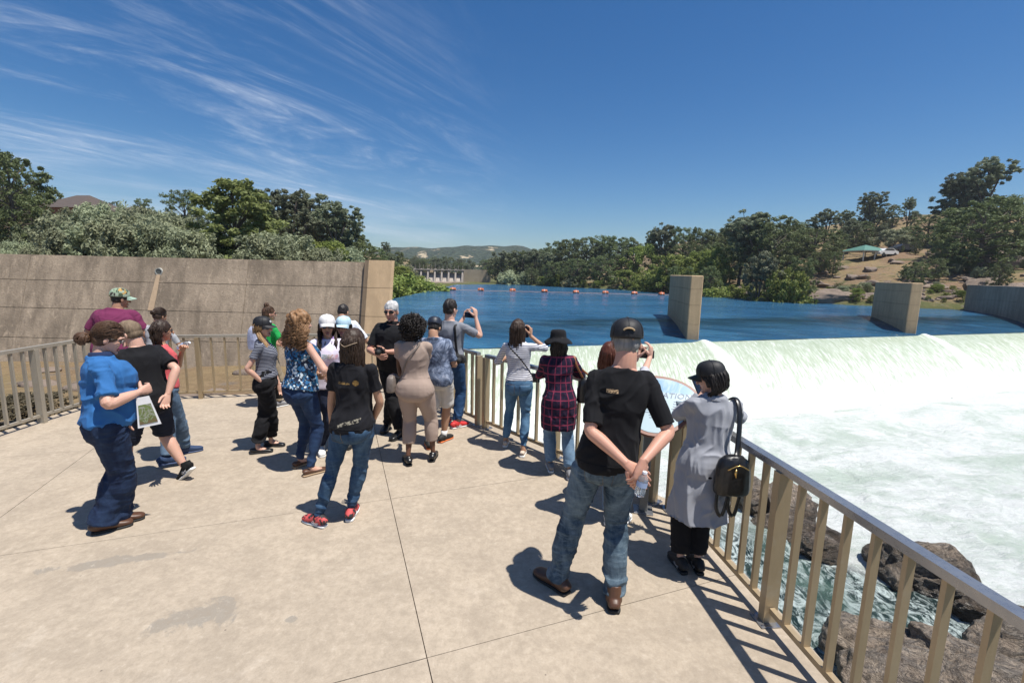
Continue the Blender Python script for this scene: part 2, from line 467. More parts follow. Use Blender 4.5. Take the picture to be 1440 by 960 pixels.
col = t.mix(t.math('MULTIPLY', t.ramp(g2, [(0.52, 0), (0.60, 0.8)]), t.math('GREATER_THAN', t.sep(w)[1], 18.0)), col, (0.085, 0.095, 0.04))
col = t.mix(t.ramp(c, [(0.35, 0.3), (0.6, 0)]), col, (0.09, 0.065, 0.04))
t.fin(col, 0.95, spec=0.1)
t.bump(t.math('ADD', t.math('MULTIPLY', c, 0.5), b), 0.9, 0.25)
MAT['ground'] = t.mat
g = obj('ground', np_mesh('ground', vv, quads), MAT['ground'], smooth=True); tag(g, kind='structure')

# far hills
def hills(name, Y0, dep, x0, x1, hfun, mat, n=150, m=40, seed=0):
    X, T = np.meshgrid(np.linspace(x0, x1, n), np.linspace(0, 1, m))
    top = hfun(X)
    p = np.stack([X / 90, T * dep / 90, T * 0 + seed], -1).reshape(-1, 3)
    q = fbm(p, 6, seed).reshape(X.shape)
    prof = np.sin(np.clip(T * 1.15, 0, 1) * math.pi / 2) ** 0.85
    Z = -4 + (top + 4) * prof * (1 + 0.16 * q * (1 - prof * 0.55)) + q * top * 0.05
    V = np.stack([X, Y0 + T * dep, Z], -1).reshape(-1, 3)
    ii = (np.arange(m - 1)[:, None] * n + np.arange(n - 1)[None, :]).ravel()
    me = np_mesh(name, V, np.stack([ii, ii + 1, ii + n + 1, ii + n], -1))
    return tag(obj(name, me, mat, smooth=True), kind='structure')
t = NT('wooded_far_hill'); w = t.coord('World')
v = t.voro(0.13, w); n1 = t.noise(0.011, 6, 0.62, 0.5, t.coord('World', (1, 0.45, 1.6))); n2 = t.noise(0.2, 4, 0.6, 0, w)
tree_c = t.mix(v, (0.030, 0.042, 0.026), (0.062, 0.078, 0.048))
bare = t.mix(n2, (0.30, 0.24, 0.15), (0.46, 0.385, 0.26))
msk = t.ramp(t.math('ADD', n1, t.math('MULTIPLY', t.math('SUBTRACT', v, 0.45), 0.10)), [(0.585, 0), (0.615, 1)])
t.fin(t.mix(msk, tree_c, bare), 0.95, spec=0.05); t.bump(t.math('MULTIPLY', v, t.math('SUBTRACT', 1.0, msk)), 1.0, 6.0)
MAT['hill'] = t.mat
# skyline of the plateau behind the small dam
def ridge(X):
    u = 720 + X / 900 * 650
    h = np.interp(u, [300, 460, 540, 600, 640, 700, 735, 760, 800, 900, 1200], [10, 24, 41, 44, 47, 49, 46, 34, 26, 18, 12])
    return h + 1.4 * np.sin(X / 19) + 0.8 * np.sin(X / 7.3 + 1)
hills('far_hills', 620, 330, -900, 900, ridge, MAT['hill'], 260, 60, 4)
hills('middle_hills', 330, 120, -420, 420, lambda X: np.interp(X, [-420, -90, -40, 30, 90, 420], [30, 12, 8, 8, 11, 28]), MAT['hill'], 200, 30, 8)

# ---- deck: slabs with recessed joints
RAIL_N = [(1.93, -0.6), (1.655, 2.64), (1.51, 4.03)]            # rail beside the spillway, near to far
RAIL_M = [(1.38, 4.16), (0.54, 5.16), (-0.34, 6.15)]
RAIL_M2 = [(-0.45, 6.27), (-1.85, 7.98)]
RAIL_B = [(-1.85, 7.98), (-3.50, 7.68), (-5.02, 7.30), (-6.30, 6.98)]
RAIL_L = [(-6.30, 6.98), (-6.30, 5.98), (-6.26, 4.5), (-6.2, 3.0), (-6.1, 1.4)]
DECK = [(2.10, -4), (1.80, 2.62), (1.64, 4.12), (1.50, 4.28), (-0.30, 6.34), (-1.78, 8.14), (-3.52, 7.84), (-5.08, 7.46), (-6.46, 7.10), (-6.46, 5.0), (-6.3, 1.0), (-6.3, -4)]
def clip_poly(poly, a, b, c):
    """keep a*x+b*y>=c"""
    out = []
    for i in range(len(poly)):
        p, q = poly[i], poly[(i + 1) % len(poly)]
        dp, dq = a * p[0] + b * p[1] - c, a * q[0] + b * q[1] - c
        if dp >= 0: out.append(p)
        if (dp >= 0) != (dq >= 0):
            k = dp / (dp - dq); out.append((p[0] + (q[0] - p[0]) * k, p[1] + (q[1] - p[1]) * k))
    return out
deck = empty('deck'); tag(deck, kind='structure')
MB().prism([(p[0] * 0.997, p[1]) for p in DECK], -0.45, -0.014).build('deck_base', MAT['joint'], deck)
ang = rad(20.6); du = (math.cos(ang), math.sin(ang)); dv = (-math.sin(ang), math.cos(ang))
def uvc(x, y): return x * du[0] + y * du[1], x * dv[0] + y * dv[1]
j1 = uvc(*at(572, 800).xy)[0]; j0 = uvc(*at(60, 683).xy)[0]
j2 = uvc(*at(720, 676).xy)[1]; j3 = uvc(*at(720, 892).xy)[1]
ucuts = [-14, j0 - 3.4, j0, j1, j1 + 3.3, 14]; vcuts = [-8, j3 - 2.05, j3, j2, j2 + 2.25, 14]
gap = 0.0028
for i in range(5):
    for k in range(5):
        pl = clip_poly(DECK, du[0], du[1], ucuts[i] + gap); pl = clip_poly(pl, -du[0], -du[1], -ucuts[i + 1] + gap) if len(pl) > 2 else []
        pl = clip_poly(pl, dv[0], dv[1], vcuts[k] + gap) if len(pl) > 2 else []
        pl = clip_poly(pl, -dv[0], -dv[1], -vcuts[k + 1] + gap) if len(pl) > 2 else []
        if len(pl) > 2: MB().prism(pl, -0.12, 0.0 + random.uniform(-0.0015, 0.0)).build('slab', MAT['deck'], deck)
# retaining wall under the deck edge on the river side
rw = [(1.80, -4), (1.76, 2.62), (1.60, 4.10), (1.44, 4.22), (-0.34, 6.28), (-1.9, 8.02), (-3.6, 12.0), (-4.4, 12.0), (-2.6, 7.0), (-0.8, 5.2), (0.8, 3.4), (1.0, -4)]
tag(MB().prism(rw, -9, -0.44).build('retaining_wall', MAT['abut']), 'concrete retaining wall dropping from the deck edge to the river', 'wall')

# ---- railings
t = NT('bronze_anodised_metal'); n = t.noise(14, 4, 0.6, 0, t.coord('World', (1, 1, 0.25))); n2 = t.noise(120, 2, 0.5, 0, t.coord('World'))
cc = t.mix(n, (0.32, 0.24, 0.14), (0.46, 0.36, 0.23)); n3 = t.noise(3.0, 5, 0.7, 0.3, t.coord('World', (1, 1, 1)))
cc = t.mix(t.ramp(n3, [(0.58, 0), (0.72, 0.35)]), cc, (0.42, 0.39, 0.33))
t.fin(cc, t.ramp(n2, [(0.3, 0.34), (0.7, 0.5)]), 0.30)
MAT['rail'] = t.mat
t = NT('grey_anodised_metal'); n = t.noise(10, 4, 0.6, 0, t.coord('World', (1, 1, 0.3)))
t.fin(t.mix(n, (0.30, 0.265, 0.21), (0.43, 0.39, 0.32)), 0.45, 0.25); MAT['rail_grey'] = t.mat
t = NT('cap_rail_metal'); n = t.noise(40, 3, 0.6, 0, t.coord('World')); n3 = t.noise(2.0, 5, 0.7, 0.3, t.coord('World'))
t.fin(t.mix(t.ramp(n3, [(0.4, 0), (0.7, 1)]), (0.30, 0.31, 0.33), (0.40, 0.40, 0.40)), t.ramp(n, [(0.3, 0.24), (0.7, 0.36)]), 0.75); MAT['cap'] = t.mat
RH = 1.04
def railing(pts, label, mat, capmat, sp=0.163, ends=(1, 1), baseplate=True, depthy=0.045, z0=0.0):
    root = empty('railing', (pts[0][0], pts[0][1], z0), 0, label, 'railing')
    o = Vector((pts[0][0], pts[0][1], 0))
    L = [Vector((p[0], p[1], 0)) - o for p in pts]
    bal = {}
    capw, caph = 0.062, 0.042
    for i in range(len(L) - 1):
        a, b = L[i], L[i + 1]; d = (b - a); n = d.normalized(); ang_ = math.atan2(n.y, n.x)
        e = 0.0
        MB().bar(a + Vector((0, 0, RH - caph / 2)) - n * 0.0, b + Vector((0, 0, RH - caph / 2)), capw, caph).build('cap_rail', capmat, root)
        MB().bar(a + n * 0.034 + Vector((0, 0, 0.10)), b - n * 0.034 + Vector((0, 0, 0.10)), 0.034, 0.036).build('bottom_rail', mat, root)
        cnt = max(1, round(d.length / sp)); st = d.length / cnt
        me = bal.get('b')
        if me is None:
            me = bal['b'] = MB().box((0, 0, (0.118 + RH - caph) / 2), (0.022, 0.040, RH - caph - 0.118)).mesh('baluster'); me.materials.append(mat)
        for k in range(1, cnt):
            ob = bpy.data.objects.new('baluster', me); COL.objects.link(ob); ob.parent = root
            ob.location = a + n * (st * k); ob.rotation_euler = (0, 0, ang_)
    for i, p in enumerate(L):
        if (i == 0 and not ends[0]) or (i == len(L) - 1 and not ends[1]): continue
        q = L[min(i + 1, len(L) - 1)] - L[max(i - 1, 0)]; ang_ = math.atan2(q.y, q.x)
        m = MB().box((0, 0, (RH - caph) / 2), (0.055, 0.088, RH - caph - 0.001)); ob = m.build('post', mat, root, p); ob.rotation_euler = (0, 0, ang_)
        if baseplate:
            ob2 = MB().box((0, 0, 0.004), (0.13, 0.15, 0.012), bev=0.002).build('base_plate', capmat, root, p + Vector((0, 0, 0.001))); ob2.rotation_euler = (0, 0, ang_)
            for sx in (-1, 1):
                for sy in (-1, 1): MB().loft([(sx * 0.048, sy * 0.06, 0.009), (sx * 0.048, sy * 0.06, 0.022)], [0.008, 0.007], 6).build('anchor_bolt', capmat, ob2)
    return root
dn = (Vector(RAIL_N[1]) - Vector(RAIL_N[0])).normalized()
rp = [Vector(RAIL_N[1]) - dn * 1.31 * k for k in (2, 1)]
railing([tuple(v) for v in rp] + RAIL_N[1:], 'bronze metal railing with blue-grey cap at the right, above the foaming pool and rocks', MAT['rail'], MAT['cap'], 0.163)
railing(RAIL_M, 'bronze railing behind the striped and plaid women, left of the sign', MAT['rail'], MAT['cap'])
railing(RAIL_M2, 'bronze railing running behind the man photographing with both hands raised', MAT['rail'], MAT['cap'])
railing([(p[0] - 0.02, p[1] + 0.0) for p in RAIL_B], 'tan railing along the back of the deck, facing the big concrete wall', MAT['rail'], MAT['rail_grey'], 0.19, (0, 0), False)
railing(RAIL_L[0:], 'grey railing along the left side of the deck behind the woman in blue', MAT['rail_grey'], MAT['rail_grey'], 0.15, (1, 1), False)

# ---- battered training wall beyond the deck
wall = empty('concrete_wall', (-3.9, 13, -0.6), 0, 'long weathered board-marked concrete wall behind the group on the left', 'wall')
WO = Vector((-3.9, 13, -0.6))
def wy(z): return 13.0 - 0.30 * (2.32 - z)
rows = [-0.9, 0.10, 0.885, 1.635, 2.32]
colsx = [-40, -33, -27, -20, -13.4, -7.35, -4.05]
for i in range(len(colsx) - 1):
    for k in range(4):
        x0, x1, z0, z1 = colsx[i] + 0.006, colsx[i + 1] - 0.006, rows[k] + 0.007, rows[k + 1] - (0.007 if k < 3 else 0)
        if i == len(colsx) - 2: x1 = -4.05
        off = random.uniform(-0.006, 0.006)
        yb, yt = wy(z0) + off, wy(z1) + off
        q = [Vector(p) - WO for p in ((x0, yb, z0), (x1, yb, z0), (x1, yb + 0.5, z0), (x0, yb + 0.5, z0), (x0, yt, z1), (x1, yt, z1), (x1, yt + 0.5, z1), (x0, yt + 0.5, z1))]
        m = MB(); m.add(q, [(3, 2, 1, 0), (4, 5, 6, 7), (0, 1, 5, 4), (1, 2, 6, 5), (2, 3, 7, 6), (3, 0, 4, 7)])
        me = m.mesh('wall_panel'); bm = bmesh.new(); bm.from_mesh(me)
        if k == 3:
            es = [e for e in bm.edges if all(v.co.z > q[4].z - 1e-4 for v in e.verts) and all(v.co.y < q[7].y - 0.2 for v in e.verts)]
            bmesh.ops.bevel(bm, geom=es, offset=0.03, segments=2, affect='EDGES')
        bm.to_mesh(me); bm.free(); obj('wall_panel', me, MAT['wall'], wall)
m = MB()
q = [Vector(p) - WO for p in ((-40, wy(-0.9) + 0.03, -0.9), (-4.05, wy(-0.9) + 0.03, -0.9), (-4.05, 13.6, -0.9), (-40, 13.6, -0.9), (-40, wy(2.25) + 0.03, 2.27), (-4.05, wy(2.25) + 0.03, 2.27), (-4.05, 13.45, 2.27), (-40, 13.45, 2.27))]
m.add(q, [(3, 2, 1, 0), (4, 5, 6, 7), (0, 1, 5, 4), (1, 2, 6, 5), (2, 3, 7, 6), (3, 0, 4, 7)]); m.build('wall_core', MAT['joint'], wall)
# end pier with chamfered corner, in four lifts
for k in range(4):
    z0, z1 = rows[k] + 0.005, rows[k + 1] - 0.005 + (0.06 if k == 3 else 0)
    vs = []
    for z in (z0, z1):
        yf = wy(z) - 0.30
        vs += [Vector(p) - WO for p in ((-4.13, yf + 0.34, z), (-4.09, yf + 0.16, z), (-3.93, yf, z), (-3.31, yf, z), (-3.25, yf + 0.06, z), (-3.66, 14.0, z), (-4.13, 14.0, z))]
    n = 7
    fs = [tuple(range(n - 1, -1, -1)), tuple(range(n, 2 * n))] + [(i, (i + 1) % n, n + (i + 1) % n, n + i) for i in range(n)]
    MB().add(vs, fs).build('pier_lift', MAT['pier'], wall)
# drain pipe mouth
pc = atY(224, 382, wy(1.95)); pz = pc - WO
m = MB(); rr = []
for k in range(24):
    a = 2 * math.pi * k / 24; rr.append((math.cos(a), math.sin(a)))
vs = []
for (r, y) in ((0.105, 0.03), (0.105, -0.03), (0.078, -0.03), (0.078, 0.03)):
    vs += [(pz.x + c * r, pz.y + y, pz.z + s_ * r) for c, s_ in rr]
m.add(vs, [(j * 24 + k, j * 24 + (k + 1) % 24, (j + 1) * 24 + (k + 1) % 24, (j + 1) * 24 + k) for j in range(3) for k in range(24)])
m.build('drain_ring', plain('pale_pipe_ring', (0.42, 0.42, 0.38), 0.7), wall)
m = MB(); m.add([(pz.x + c * 0.080, pz.y - 0.022, pz.z + s_ * 0.080) for c, s_ in rr], [tuple(range(24))[::-1]]); m.build('drain_hole_dark', plain('drain_hole_shade', (0.12, 0.13, 0.12), 0.7), wall)  # flat dark disc, colour stands in for shade inside the open pipe
m = MB(); a1, a2 = [], []
vs = []
for j, (z, w0, dx) in enumerate(((1.85, 0.05, 0.0), (1.64, 0.06, -0.015), (1.3, 0.075, -0.045), (1.05, 0.08, -0.07), (0.89, 0.075, -0.085))):
    y = wy(z) - 0.016 - WO.y
    vs += [(pz.x + dx - w0, y, z - WO.z), (pz.x + dx + w0, y, z - WO.z)]
m.add(vs, [(2 * j, 2 * j + 2, 2 * j + 3, 2 * j + 1) for j in range(4)])
m.build('mineral_stain', plain('orange_lime_stain', (0.47, 0.34, 0.22), 0.85, 0, 0.25, 12), wall)
# return wall running upstream from the end pier
rt = MB()
A, B = Vector((-4.15, 13.9)), Vector((-14.4, 40.0)); nn = Vector((-(B - A).y, (B - A).x)).normalized() * 0.3
rt.prism([A - nn, B - nn, B + nn, A + nn], -8, 1.4)
tag(rt.build('return_wall', MAT['wall']), 'low concrete return wall running upstream behind the end pier', 'wall')

# ---- weir water (ruled along the weir line)
def lip_y(x): return 27.1 + 0.33 * x - 0.0002 * x * x
def surf_z(x, t_):
    """t_: metres upstream of the lip"""
    up_ = -1.3 - 1.0 * np.clip((9.5 - t_) / 9.5, 0, 1) ** 2.2
    u = np.clip(-t_, 0, 20)
    dn_ = -2.3 - 0.26 * u - 0.072 * u * u
    return np.where(t_ >= 0, up_, dn_)
xw = np.linspace(-14, 60, 300)
tw = np.concatenate([np.linspace(0, 9.5, 44), np.linspace(9.9, 20, 26), np.linspace(20.8, 110, 70)])
X, T = np.meshgrid(xw, tw); Y = lip_y(X) + T
Z = surf_z(X, T)
p = np.stack([X * 0.5, Y * 0.9, Z * 0], -1).reshape(-1, 3)
Z = Z + fbm(p, 4, 31).reshape(X.shape) * (0.035 + 0.02 * (T > 9)) + fbm(p * 0.25, 3, 77).reshape(X.shape) * 0.03
# draw-down hollows beside the piers
PIERS = [((12.6, 32.0), (13.9, 40.4), 0.82, 2.18), ((33.6, 38.8), (35.5, 45.4), 0.82, 1.99)]
for (fx, fy), (bx, by), w_, zt in PIERS:
    d2 = np.hypot((X - fx + 1.6) / 2.6, (Y - fy - 1.5) / 3.5)
    Z -= 0.22 * np.exp(-d2 ** 2)
nx_, ny_ = X.shape[1], X.shape[0]
ii = (np.arange(ny_ - 1)[:, None] * nx_ + np.arange(nx_ - 1)[None, :]).ravel()
quads = np.stack([ii, ii + 1, ii + nx_ + 1, ii + nx_], -1)
t = NT('river_water'); w = t.coord('World')
n1 = t.noise(1.3, 6, 0.62, 0.4, t.coord('World', (0.6, 1.6, 1))); n2 = t.noise(0.09, 4, 0.55, 0.3, t.coord('World', (0.5, 1.6, 1)))
n4 = t.noise(6.0, 3, 0.6, 0, t.coord('World', (0.7, 1.4, 1)))
nrm_z = t.n.new('ShaderNodeNewGeometry')
blue = t.mix(t.ramp(n2, [(0.35, 0), (0.65, 1)]), (0.016, 0.075, 0.155), (0.034, 0.125, 0.235))
zz_ = t.sep(t.coord('World'))[2]
dim_reflection = t.ramp(t.math('ADD', t.math('MULTIPLY', zz_, 0.9), 2.07), [(0.0, 0.30), (0.40, 0.5), (0.70, 0.95), (0.80, 0.9), (0.875, 0.0)])  # dark band painted by height where the crest roll reflects less sky
cc = t.mix(dim_reflection, blue, (0.004, 0.016, 0.020))
# faint foam threads
ft = t.noise(0.8, 8, 0.7, 1.4, t.coord('World', (0.35, 2.2, 1)))
cc = t.mix(t.ramp(ft, [(0.66, 0), (0.70, 0.25)]), cc, (0.35, 0.45, 0.5))
n7 = t.noise(0.35, 5, 0.65, 0.6, t.coord('World', (0.35, 2.4, 1)))
cc = t.mix(t.ramp(n7, [(0.45, 0), (0.70, 0.45)]), cc, (0.06, 0.19, 0.31)); cc = t.mix(t.ramp(n7, [(0.30, 0.4), (0.46, 0)]), cc, (0.008, 0.045, 0.10))
t.fin(cc, 0.10, 0.0, 0.5); t.b.inputs['IOR'].default_value = 1.33
t.bump(t.math('ADD', n1, t.math('MULTIPLY', n4, 0.25)), 0.85, 0.22)
MAT['river'] = t.mat
tag(obj('river', np_mesh('river', np.stack([X, Y, Z], -1).reshape(-1, 3), quads), MAT['river'], smooth=True), kind='structure')

# falling sheet
tf = np.linspace(0.0, -7.6, 70); xw2 = np.linspace(-14, 60, 520)
X, T = np.meshgrid(xw2, tf); Y = lip_y(X) + T; Z = surf_z(X, T)
fall = np.clip(-T / 6.0, 0, 1)
p = np.stack([X * 2.2, T * 0.35, X * 0], -1).reshape(-1, 3); pb = np.stack([X * 1.6, T * 1.3, X * 0], -1).reshape(-1, 3)
Z = Z + fbm(p, 4, 5).reshape(X.shape) * (0.015 + 0.16 * fall) + np.abs(fbm(pb, 4, 15)).reshape(X.shape) * 0.45 * fall ** 2
for (fx, fy), (bx, by), w_, zt in PIERS:   # rooster tails off the piers
    xc = fx + 0.5 + 0.32 * (-T) + 0.03 * T * T
    Z += 0.20 * np.exp(-((X - xc) / (0.45 + 0.13 * -T)) ** 2) * np.exp(-((T + 0.9) / 3.0) ** 2)
Z[0] -= 0.03
nx_, ny_ = X.shape[1], X.shape[0]
ii = (np.arange(ny_ - 1)[:, None] * nx_ + np.arange(nx_ - 1)[None, :]).ravel()
quads = np.stack([ii + nx_, ii + nx_ + 1, ii + 1, ii], -1)
t = NT('falling_water'); w = t.coord('World')
s1 = t.noise(1.0, 7, 0.68, 0.25, t.coord('World', (2.6, 0.28, 0.16), (0, 0, rad(-14)))); s2 = t.noise(0.25, 4, 0.5, 0.4, w)
s3 = t.noise(1.0, 6, 0.7, 0.5, t.coord('World', (9, 1.2, 0.8), (0, 0, rad(-14))))
z_ = t.sep(t.coord('World'))[2]
fz = t.ramp(t.math('ADD', t.math('MULTIPLY', z_, 0.25), 1.6), [(0.02, 1), (0.40, 0.5), (0.70, 0.2), (0.98, 0.0)])
col = t.mix(t.ramp(s1, [(0.30, 0), (0.80, 1)]), (0.34, 0.41, 0.285), (0.46, 0.51, 0.40))
col = t.mix(t.ramp(t.math('ADD', s3, t.math('MULTIPLY', fz, 0.22)), [(0.50, 0), (0.66, 0.9)]), col, (0.74, 0.77, 0.73))
col = t.mix(t.math('MULTIPLY', t.math('MULTIPLY', fz, fz), 0.8), col, (0.72, 0.75, 0.71))
gx = t.sep(t.coord('World'))
def tail_mask(t, x0, y0, wd):
    u_ = t.math('MAXIMUM', 0.0, t.math('SUBTRACT', t.math('ADD', 27.1, t.math('MULTIPLY', gx[0], 0.325)), gx[1])); xc_ = t.math('ADD', x0 + 0.6, t.math('MULTIPLY', u_, 0.30))
    dd_ = t.math('DIVIDE', t.math('ABSOLUTE', t.math('SUBTRACT', gx[0], xc_)), t.math('ADD', 0.45, t.math('MULTIPLY', u_, wd)))
    return t.ramp(t.math('ADD', dd_, t.math('MULTIPLY', t.math('SUBTRACT', s3, 0.5), 1.2)), [(0.25, 0.85), (1.0, 0)])
for (fx, fy), _, _, _ in PIERS:
    col = t.mix(tail_mask(t, fx, fy, 0.13), col, (0.90, 0.91, 0.89))
t.fin(col, 0.35, 0, 0.35)
t.bump(t.math('ADD', t.math('MULTIPLY', s1, 1.0), t.math('MULTIPLY', s3, 0.5)), 0.7, 0.20)
tag(obj('waterfall', np_mesh('waterfall', np.stack([X, Y, Z], -1).reshape(-1, 3), quads), t.mat, smooth=True), kind='structure')

# foaming pool
xp = np.concatenate([np.arange(-14, 22, 0.14), np.arange(22, 66, 0.3)]); yp = np.concatenate([np.arange(-8, 26, 0.14), np.arange(26, 50, 0.3)])
X, Y = np.meshgrid(xp, yp)
dl = lip_y(X) - Y
keep = dl > 5.6
p = np.stack([X * 0.22, Y * 0.30, X * 0], -1).reshape(-1, 3); p2 = np.stack([X * 0.7, Y * 1.1, X * 0], -1).reshape(-1, 3)
q1 = fbm(p, 4, 41).reshape(X.shape); q2 = fbm(p2, 4, 42).reshape(X.shape)
foot = np.exp(-((dl - 7.2) / 1.6) ** 2)
nearp = 1 - sstep(0, 10, river_dist(X, Y) * -1)
Z = -6.1 + q1 * 0.30 + (0.32 - np.abs(q2)) * 0.30 + foot * (0.35 + 0.5 * np.abs(q2)) 
chan = sstep(8.2, 5.8, X - (Y - 9) * -0.05) * sstep(14, 11, Y)
Z = Z - 0.35 * chan
kv = keep.ravel(); nx_, ny_ = X.shape[1], X.shape[0]
ii = (np.arange(ny_ - 1)[:, None] * nx_ + np.arange(nx_ - 1)[None, :]).ravel()
ii = ii[kv[ii] & kv[ii + 1] & kv[ii + nx_] & kv[ii + nx_ + 1]]
quads = np.stack([ii, ii + 1, ii + nx_ + 1, ii + nx_], -1)
used, inv = np.unique(quads, return_inverse=True)
V = np.stack([X, Y, Z], -1).reshape(-1, 3)[used]
t = NT('foaming_water'); w = t.coord('World')
a1 = t.noise(0.20, 6, 0.6, 1.0, t.coord('World', (1.0, 1.7, 1), (0, 0, rad(8)))); a2 = t.noise(1.3, 8, 0.72, 1.6, t.coord('World', (0.8, 1.9, 1), (0, 0, rad(8)))); a3 = t.noise(7, 5, 0.7, 0.5, w)
a5 = t.noise(2.6, 9, 0.78, 2.6, t.coord('World', (0.7, 2.0, 1), (0, 0, rad(8))))
foam = t.mix(a3, (0.62, 0.655, 0.63), (0.86, 0.875, 0.86)); foam = t.mix(t.ramp(a5, [(0.34, 0.45), (0.48, 0)]), foam, (0.42, 0.50, 0.44))
grn = t.mix(a2, (0.32, 0.42, 0.33), (0.50, 0.585, 0.50))
gx = t.sep(t.coord('World'))
far_ = t.math('MULTIPLY', t.math('SUBTRACT', t.math('SUBTRACT', t.math('ADD', 27.1, t.math('MULTIPLY', gx[0], 0.33)), gx[1]), 6.0), 0.05, clamp=True)
e = t.math('ADD', t.math('MULTIPLY', a1, 0.8), t.math('ADD', t.math('MULTIPLY', a2, 0.55), t.math('MULTIPLY', far_, 0.10)))
col = t.mix(t.ramp(e, [(0.66, 0), (0.84, 0.75)]), foam, grn)
# dark rushing channel between the rocks and the deck
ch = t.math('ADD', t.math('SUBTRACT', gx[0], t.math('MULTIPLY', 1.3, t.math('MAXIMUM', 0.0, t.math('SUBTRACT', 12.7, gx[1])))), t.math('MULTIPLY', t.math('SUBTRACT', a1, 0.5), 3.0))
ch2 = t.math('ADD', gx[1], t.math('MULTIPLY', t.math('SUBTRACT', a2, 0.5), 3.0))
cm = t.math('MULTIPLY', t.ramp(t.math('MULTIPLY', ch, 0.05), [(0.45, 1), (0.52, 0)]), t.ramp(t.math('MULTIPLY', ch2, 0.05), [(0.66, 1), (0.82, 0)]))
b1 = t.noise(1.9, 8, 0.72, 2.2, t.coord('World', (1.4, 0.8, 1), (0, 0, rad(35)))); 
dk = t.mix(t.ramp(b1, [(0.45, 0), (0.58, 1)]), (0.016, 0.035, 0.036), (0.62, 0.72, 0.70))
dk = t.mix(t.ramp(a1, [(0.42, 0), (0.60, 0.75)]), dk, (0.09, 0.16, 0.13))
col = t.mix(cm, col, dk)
t.fin(col, t.ramp(cm, [(0, 0.55), (1, 0.14)]), 0, 0.4)
t.bump(t.math('ADD', t.math('MULTIPLY', a2, 1.2), t.math('ADD', t.math('MULTIPLY', a3, 0.45), t.math('MULTIPLY', a5, 0.8))), 0.75, 0.22)
tag(obj('pool', np_mesh('pool', V, inv.reshape(-1, 4)), t.mat, smooth=True), kind='structure')

# ---- weir piers
def weir_pier(front, back, wd, zt, label):
    f, b = Vector(front), Vector(back); d = (b - f).normalized(); s_ = Vector((d.y, -d.x))
    root = empty('weir_pier', (f.x, f.y, -6), 0, label, 'pier', 'concrete piers standing on the weir crest')
    L = (b - f).length; cuts = [-3.4, -1.2, 0.15, 1.25, zt]; o = Vector((f.x, f.y, -6))
    for k in range(4):
        z0, z1 = cuts[k] + 0.008, cuts[k + 1] - 0.008
        pl = [f - s_ * (wd / 2 - 0.05), f + s_ * (wd / 2 - 0.05), f + s_ * wd / 2 + d * 0.05, b + s_ * wd / 2 - d * 0.4, b + s_ * 0.12, b - s_ * 0.12, b - s_ * wd / 2 - d * 0.4, f - s_ * wd / 2 + d * 0.05]
        m = MB().prism([(q.x - o.x, q.y - o.y) for q in pl], z0 + 6, z1 + 6)
        me = m.mesh('pier_lift')
        if k == 3:
            bm = bmesh.new(); bm.from_mesh(me); tz = z1 + 6
            bmesh.ops.bevel(bm, geom=[e for e in bm.edges if all(v.co.z > tz - 1e-3 for v in e.verts)], offset=0.05, segments=1, affect='EDGES'); bm.to_mesh(me); bm.free()
        obj('pier_lift', me, MAT['pier'], root)
    core = MB().prism([(q.x - o.x, q.y - o.y) for q in (f - s_ * (wd / 2 - 0.1) + d * 0.06, f + s_ * (wd / 2 - 0.1) + d * 0.06, b + s_ * 0.1 - d * 0.1, b - s_ * 0.1 - d * 0.1)], 2.6, zt + 5.9)
    core.build('pier_core', MAT['joint'], root)
    return root
weir_pier(*PIERS[0], 'taller concrete weir pier near the middle, straight beyond the man in black')
weir_pier(*PIERS[1], 'farther concrete weir pier at the right, left of the abutment wall')
ab = empty('abutment_wall', (56.4, 57.5, -6), 0, 'dark stained concrete abutment wall at the right end of the weir', 'wall')
a0, a1_ = Vector((56.2, 57.8)), Vector((49.6, 43.0)); dd_ = (a1_ - a0); ns = 3
for i in range(ns):
    for k, (z0, z1) in enumerate(((-6.5, -1.5), (-1.49, 0.2), (0.21, 1.80))):
        p0, p1 = a0 + dd_ * (i / ns) + dd_.normalized() * 0.01, a0 + dd_ * ((i + 1) / ns); nn = Vector((-dd_.y, dd_.x)).normalized()
        MB().prism([(q.x - 56.4, q.y - 57.5) for q in (p0, p1, p1 + nn * 2.2, p0 + nn * 2.2)], z0 + 6, z1 + 6).build('wall_panel', MAT['abut'], ab)

